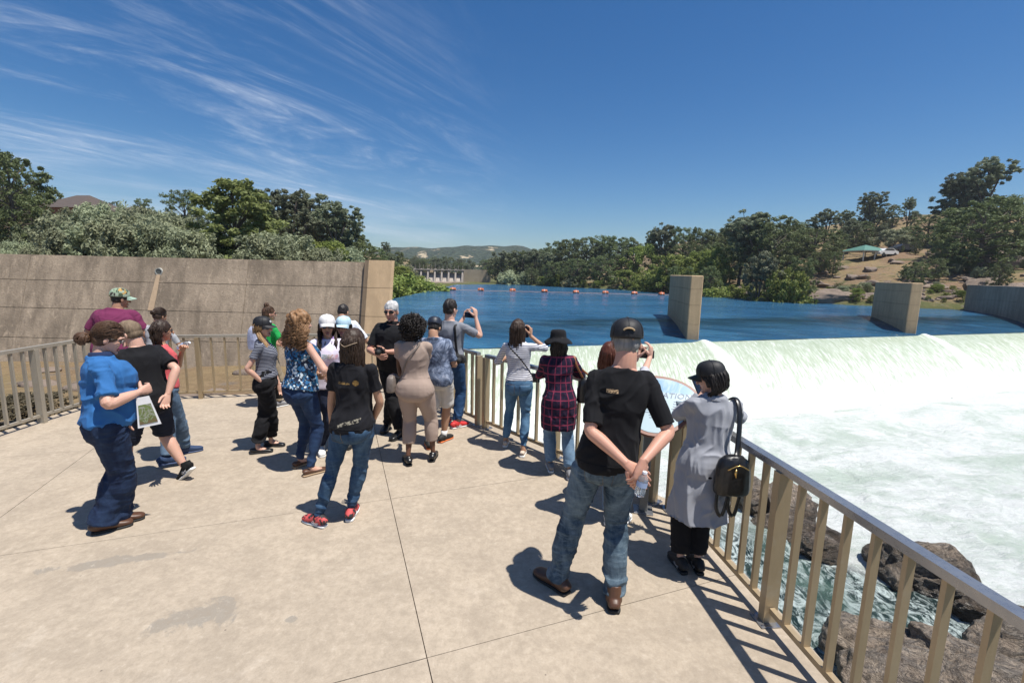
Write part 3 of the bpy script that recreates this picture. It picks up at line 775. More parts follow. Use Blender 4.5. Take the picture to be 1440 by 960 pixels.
# ---- the small dam upstream
dam = empty('dam', (0, 138, -1), 0, 'small grey concrete dam with buttress piers across the far end of the river', 'dam')
DO = Vector((0, 138, -1)); dY = 138
uL, uR = 574, 651
xL, xR = atY(uL, 380, dY).x, atY(uR, 380, dY).x
zt, zb = atY(612, 379, dY).z, -1.3
mdam = concrete('pale_dam_concrete', (0.48, 0.42, 0.37), 0.2, 10, 0.3, streak=0.5).mat
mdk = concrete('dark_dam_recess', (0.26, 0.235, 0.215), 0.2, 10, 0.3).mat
npier = 9
MB().box(((xL + xR) / 2 - 2.2, 0.9, (zt + zb) / 2 + 0.4), (xR - xL + 5, 1.2, zt - zb - 0.6)).build('gate_wall', mdk, dam)
MB().box(((xL + xR) / 2 - 2.2, -0.4, zt + 0.96), (xR - xL + 5.4, 1.6, 0.28)).build('walkway', mdam, dam)
for k in range(npier + 2):
    x = xR - (xR - xL) * k / (npier - 1)
    m = MB(); z0, z1 = zb + 0.6, zt + 1.25
    vs = [(x - 0.22, 0.5, z0), (x + 0.22, 0.5, z0), (x + 0.22, -2.6, z0), (x - 0.22, -2.6, z0), (x - 0.22, 0.5, z1), (x + 0.22, 0.5, z1), (x + 0.22, -0.7, z1), (x - 0.22, -0.7, z1)]
    m.add(vs, [(0, 1, 2, 3), (7, 6, 5, 4), (0, 4, 5, 1), (1, 5, 6, 2), (2, 6, 7, 3), (3, 7, 4, 0)]); m.build('buttress', mdam, dam)
    if k < npier + 1:
        x2 = x - (xR - xL) / (npier - 1)
        m = MB(); m.add([(x2 + 0.25, 0.3, zt * 0.45 + 1), (x - 0.25, 0.3, zt * 0.45 + 1), (x - 0.25, -3.0, z0 - 0.6), (x2 + 0.25, -3.0, z0 - 0.6)], [(3, 2, 1, 0)]); m.build('spillway_bay', mdam, dam)
for k in range(16):
    x = xL - 1 + (xR - xL + 1) * k / 15
    MB().loft([(x, -1.0, zt + 1.1), (x, -1.0, zt + 2.3 + (0.5 if k % 4 == 0 else 0))], [0.05, 0.04], 5).build('lamp_post', mdam, dam)
# long embankment to the right of it and the gravel bar in front
xe = [atY(u, 380, 140).x for u in (652, 690)]
tag(MB().box(((xe[0] + xe[1]) / 2, 140, 0.2), (xe[1] - xe[0], 2.0, 4.6)).build('embankment_wall', concrete('tan_embankment', (0.46, 0.38, 0.28), 0.2, 10).mat), 'tan embankment wall joining the right end of the far dam', 'wall')

# ---- barrier buoys
mb_o = plain('orange_buoy', (0.50, 0.13, 0.05), 0.5, 0, 0.3, 8)
mb_w = plain('buoy_band', (0.62, 0.36, 0.28), 0.5)
bx_px = [563, 602, 637, 676, 721, 766, 810, 852, 893, 931, 985]
proto = None
for i, u in enumerate(bx_px):
    p = atY(u, 400, 81.5)
    if proto is None:
        proto = empty('barrier_buoy', (p.x, 81.5, -1.25))
        MB().loft([(-0.55, 0, 0.16), (-0.45, 0, 0.16), (0.45, 0, 0.16), (0.55, 0, 0.16)], [0.12, 0.30, 0.30, 0.12], 10, (0, 1, 0)).build('float', mb_o, proto, smooth=False)
        MB().loft([(-0.1, 0, 0.16), (0.1, 0, 0.16)], [0.31, 0.31], 10, (0, 1, 0)).build('band', mb_w, proto)
        MB().loft([(-0.04, 0, 0.4), (0.0, 0, 0.62)], [0.10, 0.05], 6).build('marker', mb_o, proto)
        b_ = proto
    else:
        b_ = copy_tree(proto); b_.location = (p.x, 81.5 + random.uniform(-.3, .3), -1.25 - random.uniform(0, .04)); b_.rotation_euler = (0, 0, random.uniform(-.4, .4))
    tag(b_, ['leftmost', 'second', 'third', 'fourth', 'fifth', 'sixth', 'seventh', 'eighth', 'ninth', 'tenth', 'eleventh'][i] + (' orange barrier buoy from the left in the line across the river' if i else ' orange barrier buoy in the line across the river, nearest the wall pier'), 'buoy', 'orange buoys strung across the river')
cb = MB(); pts = [(atY(u, 400, 81.5).x, 81.5, -1.24) for u in bx_px]
for i in range(len(pts) - 1): cb.loft([pts[i], pts[i + 1]], [0.03, 0.03], 5)
tag(cb.build('buoy_line', mb_w), 'pale cable linking the orange buoys across the river', 'cable')
# ================================================================== TREES, SHRUBS, ROCKS
def foliage_mat(name, c1, c2, yellow=(0.16, 0.15, 0.04), yk=0.0, trans=0.25):
    t = NT(name)
    oi = t.n.new('ShaderNodeObjectInfo'); n = t.noise(0.55, 4, 0.6, 0, t.coord('World')); n2 = t.noise(4.0, 3, 0.6, 0, t.coord('World'))
    col = t.mix(t.ramp(n, [(0.3, 0), (0.7, 1)]), c1, c2)
    col = t.mix(t.math('MULTIPLY', n2, 0.5), col, sc(c2, 1.45))
    if yk: col = t.mix(t.math('MULTIPLY', t.ramp(n, [(0.5, 0), (0.8, 1)]), yk), col, yellow)
    h = t.n.new('ShaderNodeHueSaturation'); t.l.new(col, h.inputs['Color'])
    t.l.new(t.math('ADD', 0.485, t.math('MULTIPLY', oi.outputs['Random'], 0.03)), h.inputs['Hue'])
    t.l.new(t.math('ADD', 0.8, t.math('MULTIPLY', oi.outputs['Random'], 0.4)), h.inputs['Value'])
    t.fin(h.outputs[0], 0.6, spec=0.25)
    tr = t.n.new('ShaderNodeBsdfTranslucent'); t.l.new(h.outputs[0], tr.inputs[0])
    mx = t.n.new('ShaderNodeMixShader'); mx.inputs[0].default_value = trans
    t.l.new(t.b.outputs[0], mx.inputs[1]); t.l.new(tr.outputs[0], mx.inputs[2]); t.l.new(mx.outputs[0], t.out.inputs['Surface'])
    return t.mat
FM = {
    'pine': foliage_mat('grey_pine_needles', (0.105, 0.125, 0.070), (0.205, 0.225, 0.140), trans=.3),
    'oak': foliage_mat('dark_oak_leaves', (0.070, 0.095, 0.036), (0.155, 0.185, 0.078), trans=.3),
    'sycamore': foliage_mat('broad_green_leaves', (0.095, 0.125, 0.032), (0.23, 0.26, 0.095), trans=0.35),
    'willow': foliage_mat('grey_green_willow_leaves', (0.17, 0.195, 0.11), (0.31, 0.335, 0.21), (0.2, 0.19, 0.08), 0.4, 0.3),
    'bright': foliage_mat('fresh_green_leaves', (0.095, 0.135, 0.026), (0.22, 0.26, 0.065), (0.26, 0.26, 0.06), 0.5, 0.3),
}
bark = plain('tree_bark', (0.105, 0.085, 0.068), 0.9, 0, 0.4, 6, 0.4)

def leaves(centers, radii, per, size, rng, aspect=1.6, upbias=0.3):
    C = np.repeat(centers, per, 0); R = np.repeat(radii, per, 0)
    n = len(C)
    d = rng.normal(size=(n, 3)); d /= np.linalg.norm(d, axis=1)[:, None]
    rr = rng.random(n) ** 0.45
    pos = C + d * (R * rr[:, None])
    nrm = d * 0.7 + rng.normal(size=(n, 3)) * 0.6; nrm[:, 2] += upbias
    nrm /= np.linalg.norm(nrm, axis=1)[:, None]
    a = np.cross(nrm, rng.normal(size=(n, 3))); a /= np.linalg.norm(a, axis=1)[:, None]
    b = np.cross(nrm, a)
    s = size * (0.6 + 0.8 * rng.random(n))[:, None]
    v = np.stack([pos - a * s * aspect * 0.5, pos + b * s * 0.5, pos + a * s * aspect * 0.5, pos - b * s * 0.5], 1).reshape(-1, 3)
    f = np.arange(n * 4).reshape(-1, 4)
    return v, f

def make_tree_proto(kind, seed):
    """unit tree: height 1, crown half width about given; returns (crown mesh, trunk mesh)"""
    rng = np.random.default_rng(seed); rnd = random.Random(seed)
    tb = MB(); cs, rs = [], []
    def limb(a, b, r0_, r1_, bend=0.05):
        a, b = Vector(a), Vector(b); m = (a + b) / 2 + Vector((rnd.uniform(-1, 1), rnd.uniform(-1, 1), rnd.uniform(0, 1))) * bend
        tb.loft([a, m, b], [r0_, (r0_ + r1_) / 2, r1_], 6, (1, 0.1, 0), 2)
    if kind == 'pine':
        nh = rnd.choice([4, 5, 6]); fk = Vector((rnd.uniform(-.02, .02), 0, rnd.uniform(.22, .32)))
        limb(Vector((0, 0, -.05)), fk, 0.022, 0.016, 0.01)
        for q in range(nh):
            a = q * 6.28 / nh + rnd.uniform(-.5, .5); zc = rnd.uniform(.50, .86) if q else .86; rr0 = rnd.uniform(.115, .17); of = (0.02 if q == 0 else rnd.uniform(.09, .17))
            hc_ = Vector((math.cos(a) * of, math.sin(a) * of, zc)); limb(fk, hc_, .013, .005, .03)
            for j in range(44):
                d = Vector((rnd.gauss(0, 1), rnd.gauss(0, 1), rnd.gauss(0, 1))).normalized() * (rnd.random() ** .4)
                c = hc_ + Vector((d.x * rr0, d.y * rr0, d.z * rr0 * 1.05))
                if c.z > .99 or rnd.random() < .12: continue
                cs.append(c); s_ = rnd.uniform(.018, .036); rs.append((s_, s_, s_ * .8))
                if j % 8 == 0: limb(hc_ - Vector((0, 0, rr0 * .6)), c, .005, .0015, .01)
        for j in range(26):
            z = rnd.uniform(.25, .6); a = rnd.uniform(0, 6.28); r_ = rnd.uniform(.04, .16); c = Vector((math.cos(a) * r_, math.sin(a) * r_, z)); cs.append(c); s_ = rnd.uniform(.02, .038); rs.append((s_, s_, s_ * .7))
        v, f = leaves(np.array([tuple(c) for c in cs]), np.array(rs), 58, 0.0115, rng, 2.4, 0.3)
    elif kind in ('oak', 'sycamore'):
        if kind == 'oak':
            env = lambda z: 0.40 * math.sqrt(max(0, 1 - ((z - 0.58) / 0.46) ** 2)); z0 = 0.16; lo, n = 0.14, 210; ls, per = 0.0155, 66
        else:
            env = lambda z: 0.34 * (1 - ((z - 0.30) / 0.74) ** 2) ** 0.75 if z > .30 else 0.34 * (0.72 + z); z0 = 0.1; lo, n = 0.05, 230; ls, per = 0.021, 64
        fk = Vector((0, 0, z0 + .08)); limb((0, 0, -.05), fk, 0.03, 0.024, 0.01)
        tp = Vector((rnd.uniform(-.03, .03), rnd.uniform(-.03, .03), 0.9)); limb(fk, tp, 0.022, 0.005, 0.04)
        ph = [rnd.uniform(0, 6.28) for _ in range(6)]
        for j in range(n):
            z = lo + (0.97 - lo) * ((j + rnd.random()) / n); a = rnd.uniform(0, 6.28)
            lob = 1 + 0.16 * math.sin(3 * a + ph[0] + z * 7) + 0.12 * math.sin(5 * a + ph[1] - z * 13) + .10 * math.sin(z * 23 + ph[2])
            r_ = env(z) * lob * (rnd.random() ** 0.38)
            c = Vector((math.cos(a) * r_, math.sin(a) * r_, z)); s_ = rnd.uniform(.030, .068)
            if rnd.random() < 0.10: continue
            cs.append(c); rs.append((s_, s_, s_ * .7))
            if j % 7 == 0: limb(fk.lerp(tp, max(0, min(1, (z - .25) * 0.9))), c * 0.96, 0.008, 0.002, 0.03)
        v, f = leaves(np.array([tuple(c) for c in cs]), np.array(rs), per, ls, rng, 1.5, 0.45)
    else:   # shrubs: many stems from the base
        n = 130; ph = [rnd.uniform(0, 6.28) for _ in range(6)]
        for j in range(n):
            a = rnd.uniform(0, 6.28); z = rnd.random() ** 0.7 * 0.95
            w_ = 0.62 * math.sqrt(max(0, 1 - (z / 1.02) ** 2)) ** 0.8 * (1 + .2 * math.sin(3 * a + ph[0]) + .15 * math.sin(5 * a + ph[1] + 6 * z))
            r_ = w_ * rnd.random() ** 0.45; c = Vector((math.cos(a) * r_, math.sin(a) * r_, z + 0.0)); s_ = rnd.uniform(.06, .12)
            cs.append(c); rs.append((s_, s_, s_ * (1.15 if kind == 'willow' else .8)))
            if j % 9 == 0: limb((c.x * .1, c.y * .1, -.03), c, 0.012, 0.003, 0.05)
        v, f = leaves(np.array([tuple(c) for c in cs]), np.array(rs), 80, 0.023 if kind == 'willow' else 0.026, rng, 2.8 if kind == 'willow' else 1.6, 0.5)
    cm = np_mesh('crown', v, f); cm.materials.append(FM[kind]); cm.shade_smooth()
    tm = tb.mesh('trunk'); tm.materials.append(bark)
    return cm, tm
PROTO = {k: [make_tree_proto(k, 100 * i + 7 * j) for j in range(n_)] for i, (k, n_) in enumerate((('pine', 4), ('oak', 3), ('sycamore', 1), ('willow', 3), ('bright', 3)))}
TN = {'pine': ('pine_tree', 'tree'), 'oak': ('oak_tree', 'tree'), 'sycamore': ('sycamore_tree', 'tree'), 'willow': ('willow_shrub', 'shrub'), 'bright': ('green_shrub', 'shrub')}
def plant(kind, x, y, h, wk, label, group=None, z=None, idx=None):
    cm, tm = random.choice(PROTO[kind]) if idx is None else PROTO[kind][idx % len(PROTO[kind])]
    z = ground_z(x, y) if z is None else z
    nm, cat = TN[kind]
    r = empty(nm, (x, y, z - 0.03 * h), random.uniform(0, 6.28), label, cat, group)
    r.scale = (h * wk, h * wk, h)
    obj_c = bpy.data.objects.new('crown', cm); COL.objects.link(obj_c); obj_c.parent = r
    obj_t = bpy.data.objects.new('trunk' if cat == 'tree' else 'stems', tm); COL.objects.link(obj_t); obj_t.parent = r
    return r
def plant_px(kind, u, vtop, Y, wk, label, group=None, idx=None):
    p = atY(u, vtop, Y); zg = ground_z(p.x, Y)
    return plant(kind, p.x, Y, max(0.6, p.z - zg), wk, label, group, zg, idx)

# --- left bank: named trees
LB = [
    ('oak', 22, 222, 48, 0.5, 'tall narrow dark tree just right of the far left edge tree'), ('oak', -22, 214, 44, 0.7, 'dark evergreen cut by the left edge of the picture'),
    ('oak', 4, 208, 40, 0.85, 'tall dark evergreen tree at the far left edge of the picture'),
    ('oak', 40, 262, 44, 0.8, 'dark tree in front of the brown house roof, second from the left edge'),
    ('oak', 68, 262, 88, 0.9, 'small round tree rising behind the roof of the brown house'),
    ('oak', 160, 282, 92, 0.7, 'small dark tree just left of the grey roof on the left hilltop'),
    ('oak', 201, 277, 84, 0.75, 'small bushy tree standing alone against the sky between the roofs and the rounded tree'),
    ('oak', 258, 264, 62, 0.85, 'rounded grey-green tree left of the big bright sycamore'),
    ('sycamore', 330, 246, 36, 1.25, 'big broad-leaved bright green tree rising above the middle of the wall'),
    ('pine', 378, 264, 56, 1.1, 'first slender grey pine to the right of the bright sycamore'),
    ('pine', 412, 261, 58, 1.3, 'tall feathery pine, second right of the sycamore'),
    ('pine', 440, 266, 62, 1.2, 'grey pine in the middle of the clump right of the sycamore'),
    ('pine', 470, 277, 60, 1.35, 'leaning grey pine at the right end of the clump above the wall'),
    ('pine', 491, 300, 63, 0.9, 'low pine at the outer right edge of the clump above the wall'),
    ('oak', 505, 338, 62, 1.3, 'dark rounded oak just left of the wall end pier'),
    ('oak', 524, 344, 78, 1.1, 'small dark oak directly above the wall end pier'),
    ('pine', 541, 337, 96, 0.6, 'thin dark conifer standing up beside the end pier against the far hill'),
]
for k, u, v_, Y_, w_, lab in LB: plant_px(k, u, v_, Y_, w_, lab)
gl = 'grey-green willows massed behind the concrete wall'
k = 0
for u in range(-60, 262, 24):
    for Y_, dv_ in ((26, 12), (33, 0), (40, -14)):
        top = np.interp(u, [-60, 0, 60, 100, 130, 200, 250, 290, 320], [335, 328, 318, 300, 290, 292, 300, 312, 330]) + dv_ * 0.9 + random.uniform(-9, 13)
        plant_px('willow', u + random.uniform(-12, 12), top + 10, Y_, random.uniform(.6, .9), 'grey-green willow shrub in the mass behind the left half of the wall', gl); k += 1
for u, v_, Y_, kk, w_, lab in ((398, 328, 34, 'willow', 1.2, 'pale green willow in front of the pines, right of the sycamore'), (372, 330, 30, 'willow', 1.0, 'pale willow at the right foot of the sycamore'),
                      (452, 334, 46, 'bright', 1.1, 'yellow-green bush below the pine clump'), (430, 345, 36, 'willow', 1.1, 'low grey-green shrub above the wall below the pines'), (478, 346, 50, 'willow', 1.2, 'low olive shrub above the wall left of the dark oak'),
                      (455, 350, 34, 'willow', .9, 'small pale shrub peeping over the wall below the yellow-green bush'), (203, 300, 60, 'bright', .8, 'bright green bush on the left hillside below the lone small tree'), (300, 318, 36, 'bright', .9, 'green bush at the left foot of the sycamore')):
    plant_px(kk, u, v_, Y_, w_, lab)
for u, v_, Y_ in ((392, 296, 66), (420, 290, 68), (448, 294, 68), (472, 304, 70), (370, 292, 66), (495, 326, 72), (85, 298, 66), (20, 262, 56), (120, 298, 68), (-30, 250, 56), (50, 290, 60), (60, 300, 60), (0, 270, 60), (140, 292, 74), (170, 300, 72), (35, 285, 70), (205, 302, 72), (270, 300, 66), (320, 295, 66), (350, 290, 70), (400, 315, 72), (240, 302, 74)):
    plant_px('oak', u, v_, Y_, 1.2, 'dark oak filling the left hillside behind the willows', 'dark oaks on the left hillside')
# reeds and bushes on the far left shore
for u, v_, Y_, kk in ((562, 384, 74, 'bright'), (572, 388, 80, 'bright'), (556, 372, 82, 'bright'), (566, 372, 96, 'willow'), (575, 384, 92, 'bright'), (548, 366, 84, 'oak'), (553, 352, 100, 'oak'), (545, 355, 90, 'pine'), (583, 392, 98, 'bright')):
    plant_px(kk, u, v_, Y_, 1.3, 'bright green shrub crowding the left shore of the river beside the wall end' if kk == 'bright' else 'dark bank tree on the left shore beside the wall end', 'left shore shrubs' if kk == 'bright' else 'left shore trees')
# --- valley trees behind the little dam
random.seed(21)
for i in range(70):
    u = random.uniform(545, 770); Y_ = random.uniform(160, 290)
    top = np.interp(u, [545, 600, 660, 720, 770], [358, 362, 364, 358, 348]) + random.uniform(-3, 7) + (Y_ - 220) * 0.02
    plant_px(random.choice(['pine', 'pine', 'oak']), u, top, Y_, random.uniform(.9, 1.3), 'distant valley tree in the belt behind the small dam', 'distant trees behind the small dam')

# --- right bank
RB = [  # u, vtop, Y, kind, width
    (700, 362, 138, 'oak', 1.2), (716, 350, 134, 'pine', 1.2), (735, 350, 132, 'oak', 1.0), (752, 347, 130, 'pine', 1.3), (770, 352, 126, 'pine', 1.2), (786, 336, 130, 'oak', .9),
    (803, 333, 128, 'oak', 1.05), (824, 331, 126, 'oak', 1.15), (842, 336, 124, 'pine', 1.2), (858, 328, 124, 'oak', 1.1), (876, 331, 122, 'oak', 1.2), (895, 336, 120, 'pine', 1.1),
    (906, 342, 116, 'bright', .9), (921, 318, 118, 'pine', .8), (939, 312, 116, 'pine', 1.1), (962, 316, 114, 'oak', .9), (990, 318, 112, 'oak', .9), (1012, 322, 112, 'oak', 1.0),
    (780, 366, 118, 'oak', 1.3), (812, 362, 114, 'oak', 1.3), (845, 358, 112, 'oak', 1.4), (748, 376, 124, 'oak', 1.3), (724, 380, 128, 'willow', 1.1),
]
n_ = 0
for u, v_, Y_, kk, w_ in RB:
    n_ += 1; od = ['leftmost', 'second', 'third', 'fourth', 'fifth', 'sixth', 'seventh', 'eighth', 'ninth', 'tenth', 'eleventh', 'twelfth', 'thirteenth', 'fourteenth', 'fifteenth', 'sixteenth', 'seventeenth', 'eighteenth'] + ['lower'] * 9
    if n_ <= 18: lab_ = ('grey pine, ' if kk == 'pine' else 'light green tree, ' if kk == 'bright' else 'rounded oak, ') + od[n_ - 1] + (' tree from the left in the right shore tree line' if n_ > 1 else ' tree in the right shore tree line, nearest the dam')
    else: lab_ = ['low rounded oak under the sixth tree of the right shore line', 'low rounded oak under the eighth tree of the right shore line', 'broad low oak under the ninth tree of the right shore line', 'low oak at the water below the fourth tree of the right shore line', 'pale shrub at the water end of the right-hand tree line'][n_ - 19]
    plant_px(kk, u, v_, Y_, w_, lab_, 'trees lining the right shore'); continue
    plant_px(kk, u, v_, Y_, w_, {'pine': 'grey pine in the tree line along the right shore behind the buoys', 'oak': 'rounded oak in the tree line along the right shore behind the buoys',
             'bright': 'light green tree in the right-hand tree line, left of the middle pier', 'willow': 'pale shrub at the water end of the right-hand tree line'}[kk],
             'trees lining the right shore' if kk in ('pine', 'oak') else None)
NB = [
    (1066, 293, 84, 'pine', 1.45, 'large spreading grey pine standing between the two weir piers'), (1048, 300, 86, 'pine', 1.2, 'grey pine at the left shoulder of the large spreading pine'),
    (1090, 300, 82, 'oak', 1.0, 'round oak at the right shoulder of the large spreading pine'), (1076, 345, 70, 'pine', .9, 'pale grey young pine on the rocky bank below the large pine'),
    (1128, 358, 68, 'oak', .78, 'dense dark-green round bush on the bank between the two piers'), (1112, 374, 67, 'bright', .55, 'yellow-green side of the dense round bush between the piers'),
    (1150, 318, 92, 'oak', 1.5, 'broad dark oak left of the green-roofed pavilion'), (1165, 290, 108, 'pine', 1.3, 'tall grey pine rising behind the broad oak left of the pavilion'),
    (1190, 292, 112, 'pine', 1.0, 'narrow pine above the pavilion roof, left one'), (1235, 266, 112, 'pine', 1.25, 'tall dark pine above and right of the pavilion'),
    (1222, 282, 116, 'pine', 1.0, 'dark pine between the narrow pine and the tallest one above the pavilion'), (1282, 276, 114, 'pine', .8, 'pointed pine halfway between the pavilion and the skyline pine'),
    (1258, 322, 98, 'willow', 1.3, 'pale olive tree standing behind the parked cars'), (1282, 318, 100, 'oak', 1.3, 'dark oak behind the parked cars'), (1310, 300, 104, 'oak', 1.3, 'dark oak uphill right of the parked cars'),
    (1338, 338, 74, 'oak', 1.3, 'dark bush on the slope above the right-hand pier'), (1290, 366, 66, 'oak', 1.0, 'low dark bush just above the top of the right-hand pier'), (1318, 362, 70, 'oak', 1.2, 'rounded bush between the low bush and the dark bush on the slope'),
    (1362, 236, 96, 'pine', 1.0, 'wide-topped pine on the skyline at the right, left stem'), (1394, 214, 94, 'pine', 1.05, 'tallest wide-topped pine on the skyline at the right'), (1345, 250, 98, 'pine', 1.3, 'flat-topped pine limb group left of the tallest skyline pine'),
    (1395, 275, 72, 'oak', 1.35, 'massive black-green oak below the skyline pines at the right edge'), (1440, 268, 76, 'oak', 1.2, 'dark oak cut by the right edge of the picture'), (1365, 288, 82, 'oak', 1.2, 'dark oak left of the massive black-green oak'),
    (1320, 350, 84, 'oak', .9, 'small bush on the dry slope left of the massive oak'), (1410, 368, 60, 'oak', .9, 'small shrub under the massive oak near the right edge'),
    (952, 356, 92, 'bright', 1.2, 'fresh green bush left of the middle pier top'), (960, 372, 88, 'oak', 1.2, 'grey-green bush behind the top of the middle pier'), (930, 378, 96, 'bright', 1.3, 'bright green shore bush left of the middle pier'),
    (1008, 345, 88, 'bright', .8, 'yellowish bush on the rocky slope right of the middle pier'), (1000, 372, 82, 'oak', .9, 'small round shrub on the rocky slope right of the middle pier'), (1030, 352, 92, 'oak', 1.1, 'dark shrub on the slope between the middle pier and the large pine'),
    (1355, 408, 59.5, 'bright', .6, 'vivid green bush at the water edge left of the abutment wall'), (1328, 420, 60, 'bright', .8, 'vivid green bush beside the right-hand pier at the waterline'),
    (905, 385, 100, 'bright', 1.2, 'bright green clump at the waterline under the tree line'), (880, 378, 106, 'bright', 1.3, 'tall green reeds and bushes at the waterline left of the middle pier'), (862, 388, 110, 'willow', 1.2, 'grey-green clump at the waterline below the right tree line'),
]
for u, v_, Y_, kk, w_ in ((1205, 318, 104, 'oak', 1.2), (1180, 326, 100, 'oak', 1.1), (1240, 316, 106, 'pine', 1.1), (1300, 328, 96, 'oak', 1.1), (1325, 320, 94, 'oak', 1.2), (1350, 312, 92, 'pine', 1.1), (1330, 350, 84, 'oak', 1.0), (1270, 345, 92, 'oak', .6), (1290, 338, 90, 'oak', .9),
    (1175, 352, 84, 'oak', .8), (1155, 352, 86, 'oak', 1.0), (1400, 330, 78, 'oak', 1.1), (1425, 322, 80, 'oak', 1.2), (1120, 322, 96, 'oak', 1.1), (1105, 312, 98, 'pine', 1.0), (1020, 338, 100, 'oak', 1.1), (975, 340, 102, 'oak', 1.1), (990, 350, 96, 'bright', .9), (1370, 350, 76, 'oak', .9), (1445, 345, 74, 'oak', 1.1)):
    plant_px(kk, u, v_, Y_, w_, 'evergreen in the dense wood covering the right hillside', 'evergreens of the right hillside wood')
for u, v_, Y_, kk, w_ in ((1015, 402, 78, 'bright', 1.1), (1050, 398, 76, 'bright', 1.2), (1090, 404, 70, 'bright', 1.2), (1160, 408, 66, 'bright', 1.1), (1185, 402, 66, 'willow', 1.1), (1205, 410, 64, 'bright', 1.2), (1228, 414, 63, 'bright', 1.1), (1305, 420, 61, 'bright', 1.2), (1070, 408, 73, 'willow', 1.0), (1140, 406, 67, 'willow', 1.0)):
    plant_px(kk, u, v_, Y_, w_, 'bright or grey-green bush at the waterline of the right bank', 'waterline bushes of the right bank')
for u, v_, Y_, kk, w_, lab in NB: plant_px(kk, u, v_, Y_, w_, lab)
random.seed(5)
for i in range(84):   # hillside woods behind
    u = random.uniform(1000, 1520); Y_ = random.uniform(98, 140)
    top = np.interp(u, [1000, 1060, 1130, 1200, 1260, 1320, 1370, 1440, 1520], [326, 318, 312, 300, 292, 290, 285, 278, 270]) + random.uniform(-6, 34)
    plant_px(random.choice(['oak', 'oak', 'pine']), u, top, Y_, random.uniform(1.0, 1.4), 'evergreen in the dense wood covering the right hillside', 'evergreens of the right hillside wood')
for i in range(110):   # shore shrubs
    u = random.uniform(760, 1350); 
    k_ = random.choice(['bright', 'bright', 'willow', 'oak'])
    xs_ = [760, 820, 922, 994, 1065, 1125, 1185, 1241, 1297, 1350]; yd = [118, 110, 100, 83, 77, 70, 66, 63.5, 61.5, 60.5]
    Y_ = np.interp(u, xs_, yd) + random.uniform(0.3, 5); x = atY(u, 400, Y_).x
    h_ = random.uniform(.6, 1.6) * (1.6 if u < 930 else .85)
    if river_dist(np.array([x]), np.array([Y_]))[0] > 0.2:
        plant(k_, x, Y_, h_, random.uniform(1.0, 1.5), 'small shrub or reed clump on the right shore at the waterline', 'low shore plants along the right bank')
for i in range(130):   # slope shrubs
    u = random.uniform(960, 1440); Y_ = random.uniform(66, 92); x = atY(u, 400, Y_).x
    if river_dist(np.array([x]), np.array([Y_]))[0] > 6 and not (1170 < u < 1300 and Y_ > 76):
        plant(random.choice(['oak', 'willow', 'oak']), x, Y_, random.uniform(.5, 1.9), random.uniform(.9, 1.3), 'small scattered bush on the dry rocky slope of the right bank', 'scattered bushes on the dry slope')

# --- rocks
def ridged_(p, seed): return 1 - 2 * np.abs(vnoise(p, seed + 3))
def rock_mesh(seed, ax=(1, 1, .7), sub=4, rough=0.22, ledge=0.0):
    bm = bmesh.new(); bmesh.ops.create_icosphere(bm, subdivisions=sub, radius=1)
    co = np.array([v.co[:] for v in bm.verts])
    rng = np.random.default_rng(seed)
    for _ in range(9):   # cut with planes for facets
        n = rng.normal(size=3); n /= np.linalg.norm(n); d = rng.uniform(0.52, 0.86); s = co @ n
        co = co - np.outer(np.maximum(s - d, 0) * 0.92, n)
    co = co * (1 + rough * fbm(co * 1.7 + seed, 5, seed)[:, None] + 0.05 * fbm(co * 7 + seed, 3, seed)[:, None] + 0.07 * ridged_(co * 3.1 + seed, seed)[:, None])
    if ledge: co[:, 2] += ledge * np.abs(vnoise(co * np.array([1.2, 1.2, 5.0]), seed))
    co = co * np.array(ax)
    for v, c in zip(bm.verts, co): v.co = c
    me = bpy.data.meshes.new('rock'); bm.to_mesh(me); bm.free(); return me
t = NT('river_boulder'); w = t.coord('World'); o_ = t.coord('Object')
a = t.noise(0.9, 7, 0.7, 1.2, w); b = t.noise(6, 6, 0.75, 0.4, w); s_ = t.noise(1.2, 7, 0.65, 2.2, t.coord('World', (1, 1, 3.5), (0.5, 0.4, 0)))
col = t.mix(t.ramp(a, [(0.35, 0), (0.62, 1)]), (0.20, 0.15, 0.11), (0.43, 0.35, 0.27))
col = t.mix(t.ramp(s_, [(0.46, 0), (0.56, 0.6)]), col, (0.17, 0.155, 0.14))
col = t.mix(t.ramp(s_, [(0.60, 0), (0.66, 0.5)]), col, (0.46, 0.40, 0.32)); ck = t.noise(2.2, 6, 0.6, 2.5, t.coord('World', (1, 1, 2.4), (0.6, 0.3, 0.5))); ck = t.math('ABSOLUTE', t.math('SUBTRACT', ck, 0.5)); col = t.mix(t.ramp(ck, [(0.0, 0.5), (0.010, 0)]), col, (0.05, 0.038, 0.03))
col = t.mix(t.ramp(b, [(0.32, 0.75), (0.52, 0)]), col, (0.05, 0.038, 0.028))
zz_ = t.sep(t.coord('World'))[2]
wet = t.ramp(t.math('ADD', t.math('MULTIPLY', t.math('ADD', zz_, 6.0), 0.7), t.math('MULTIPLY', t.math('SUBTRACT', a, 0.5), 1.5)), [(0.15, 1), (0.55, 0)])
col = t.mix(t.math('MULTIPLY', wet, 0.6), col, (0.030, 0.024, 0.019))
t.fin(col, t.ramp(wet, [(0, 0.85), (1, 0.28)]), 0, 0.4); t.bump(t.math('ADD', t.math('ADD', b, t.math('MULTIPLY', a, 1.5)), t.math('ADD', t.math('MULTIPLY', s_, 1.5), t.ramp(ck, [(0, 0), (0.02, 0.4)]))), 1.0, 0.14)
MAT['boulder'] = t.mat
t = NT('dry_bank_rock'); w = t.coord('World'); a = t.noise(0.8, 6, 0.65, 0.5, w); b = t.noise(5, 5, 0.7, 0, w)
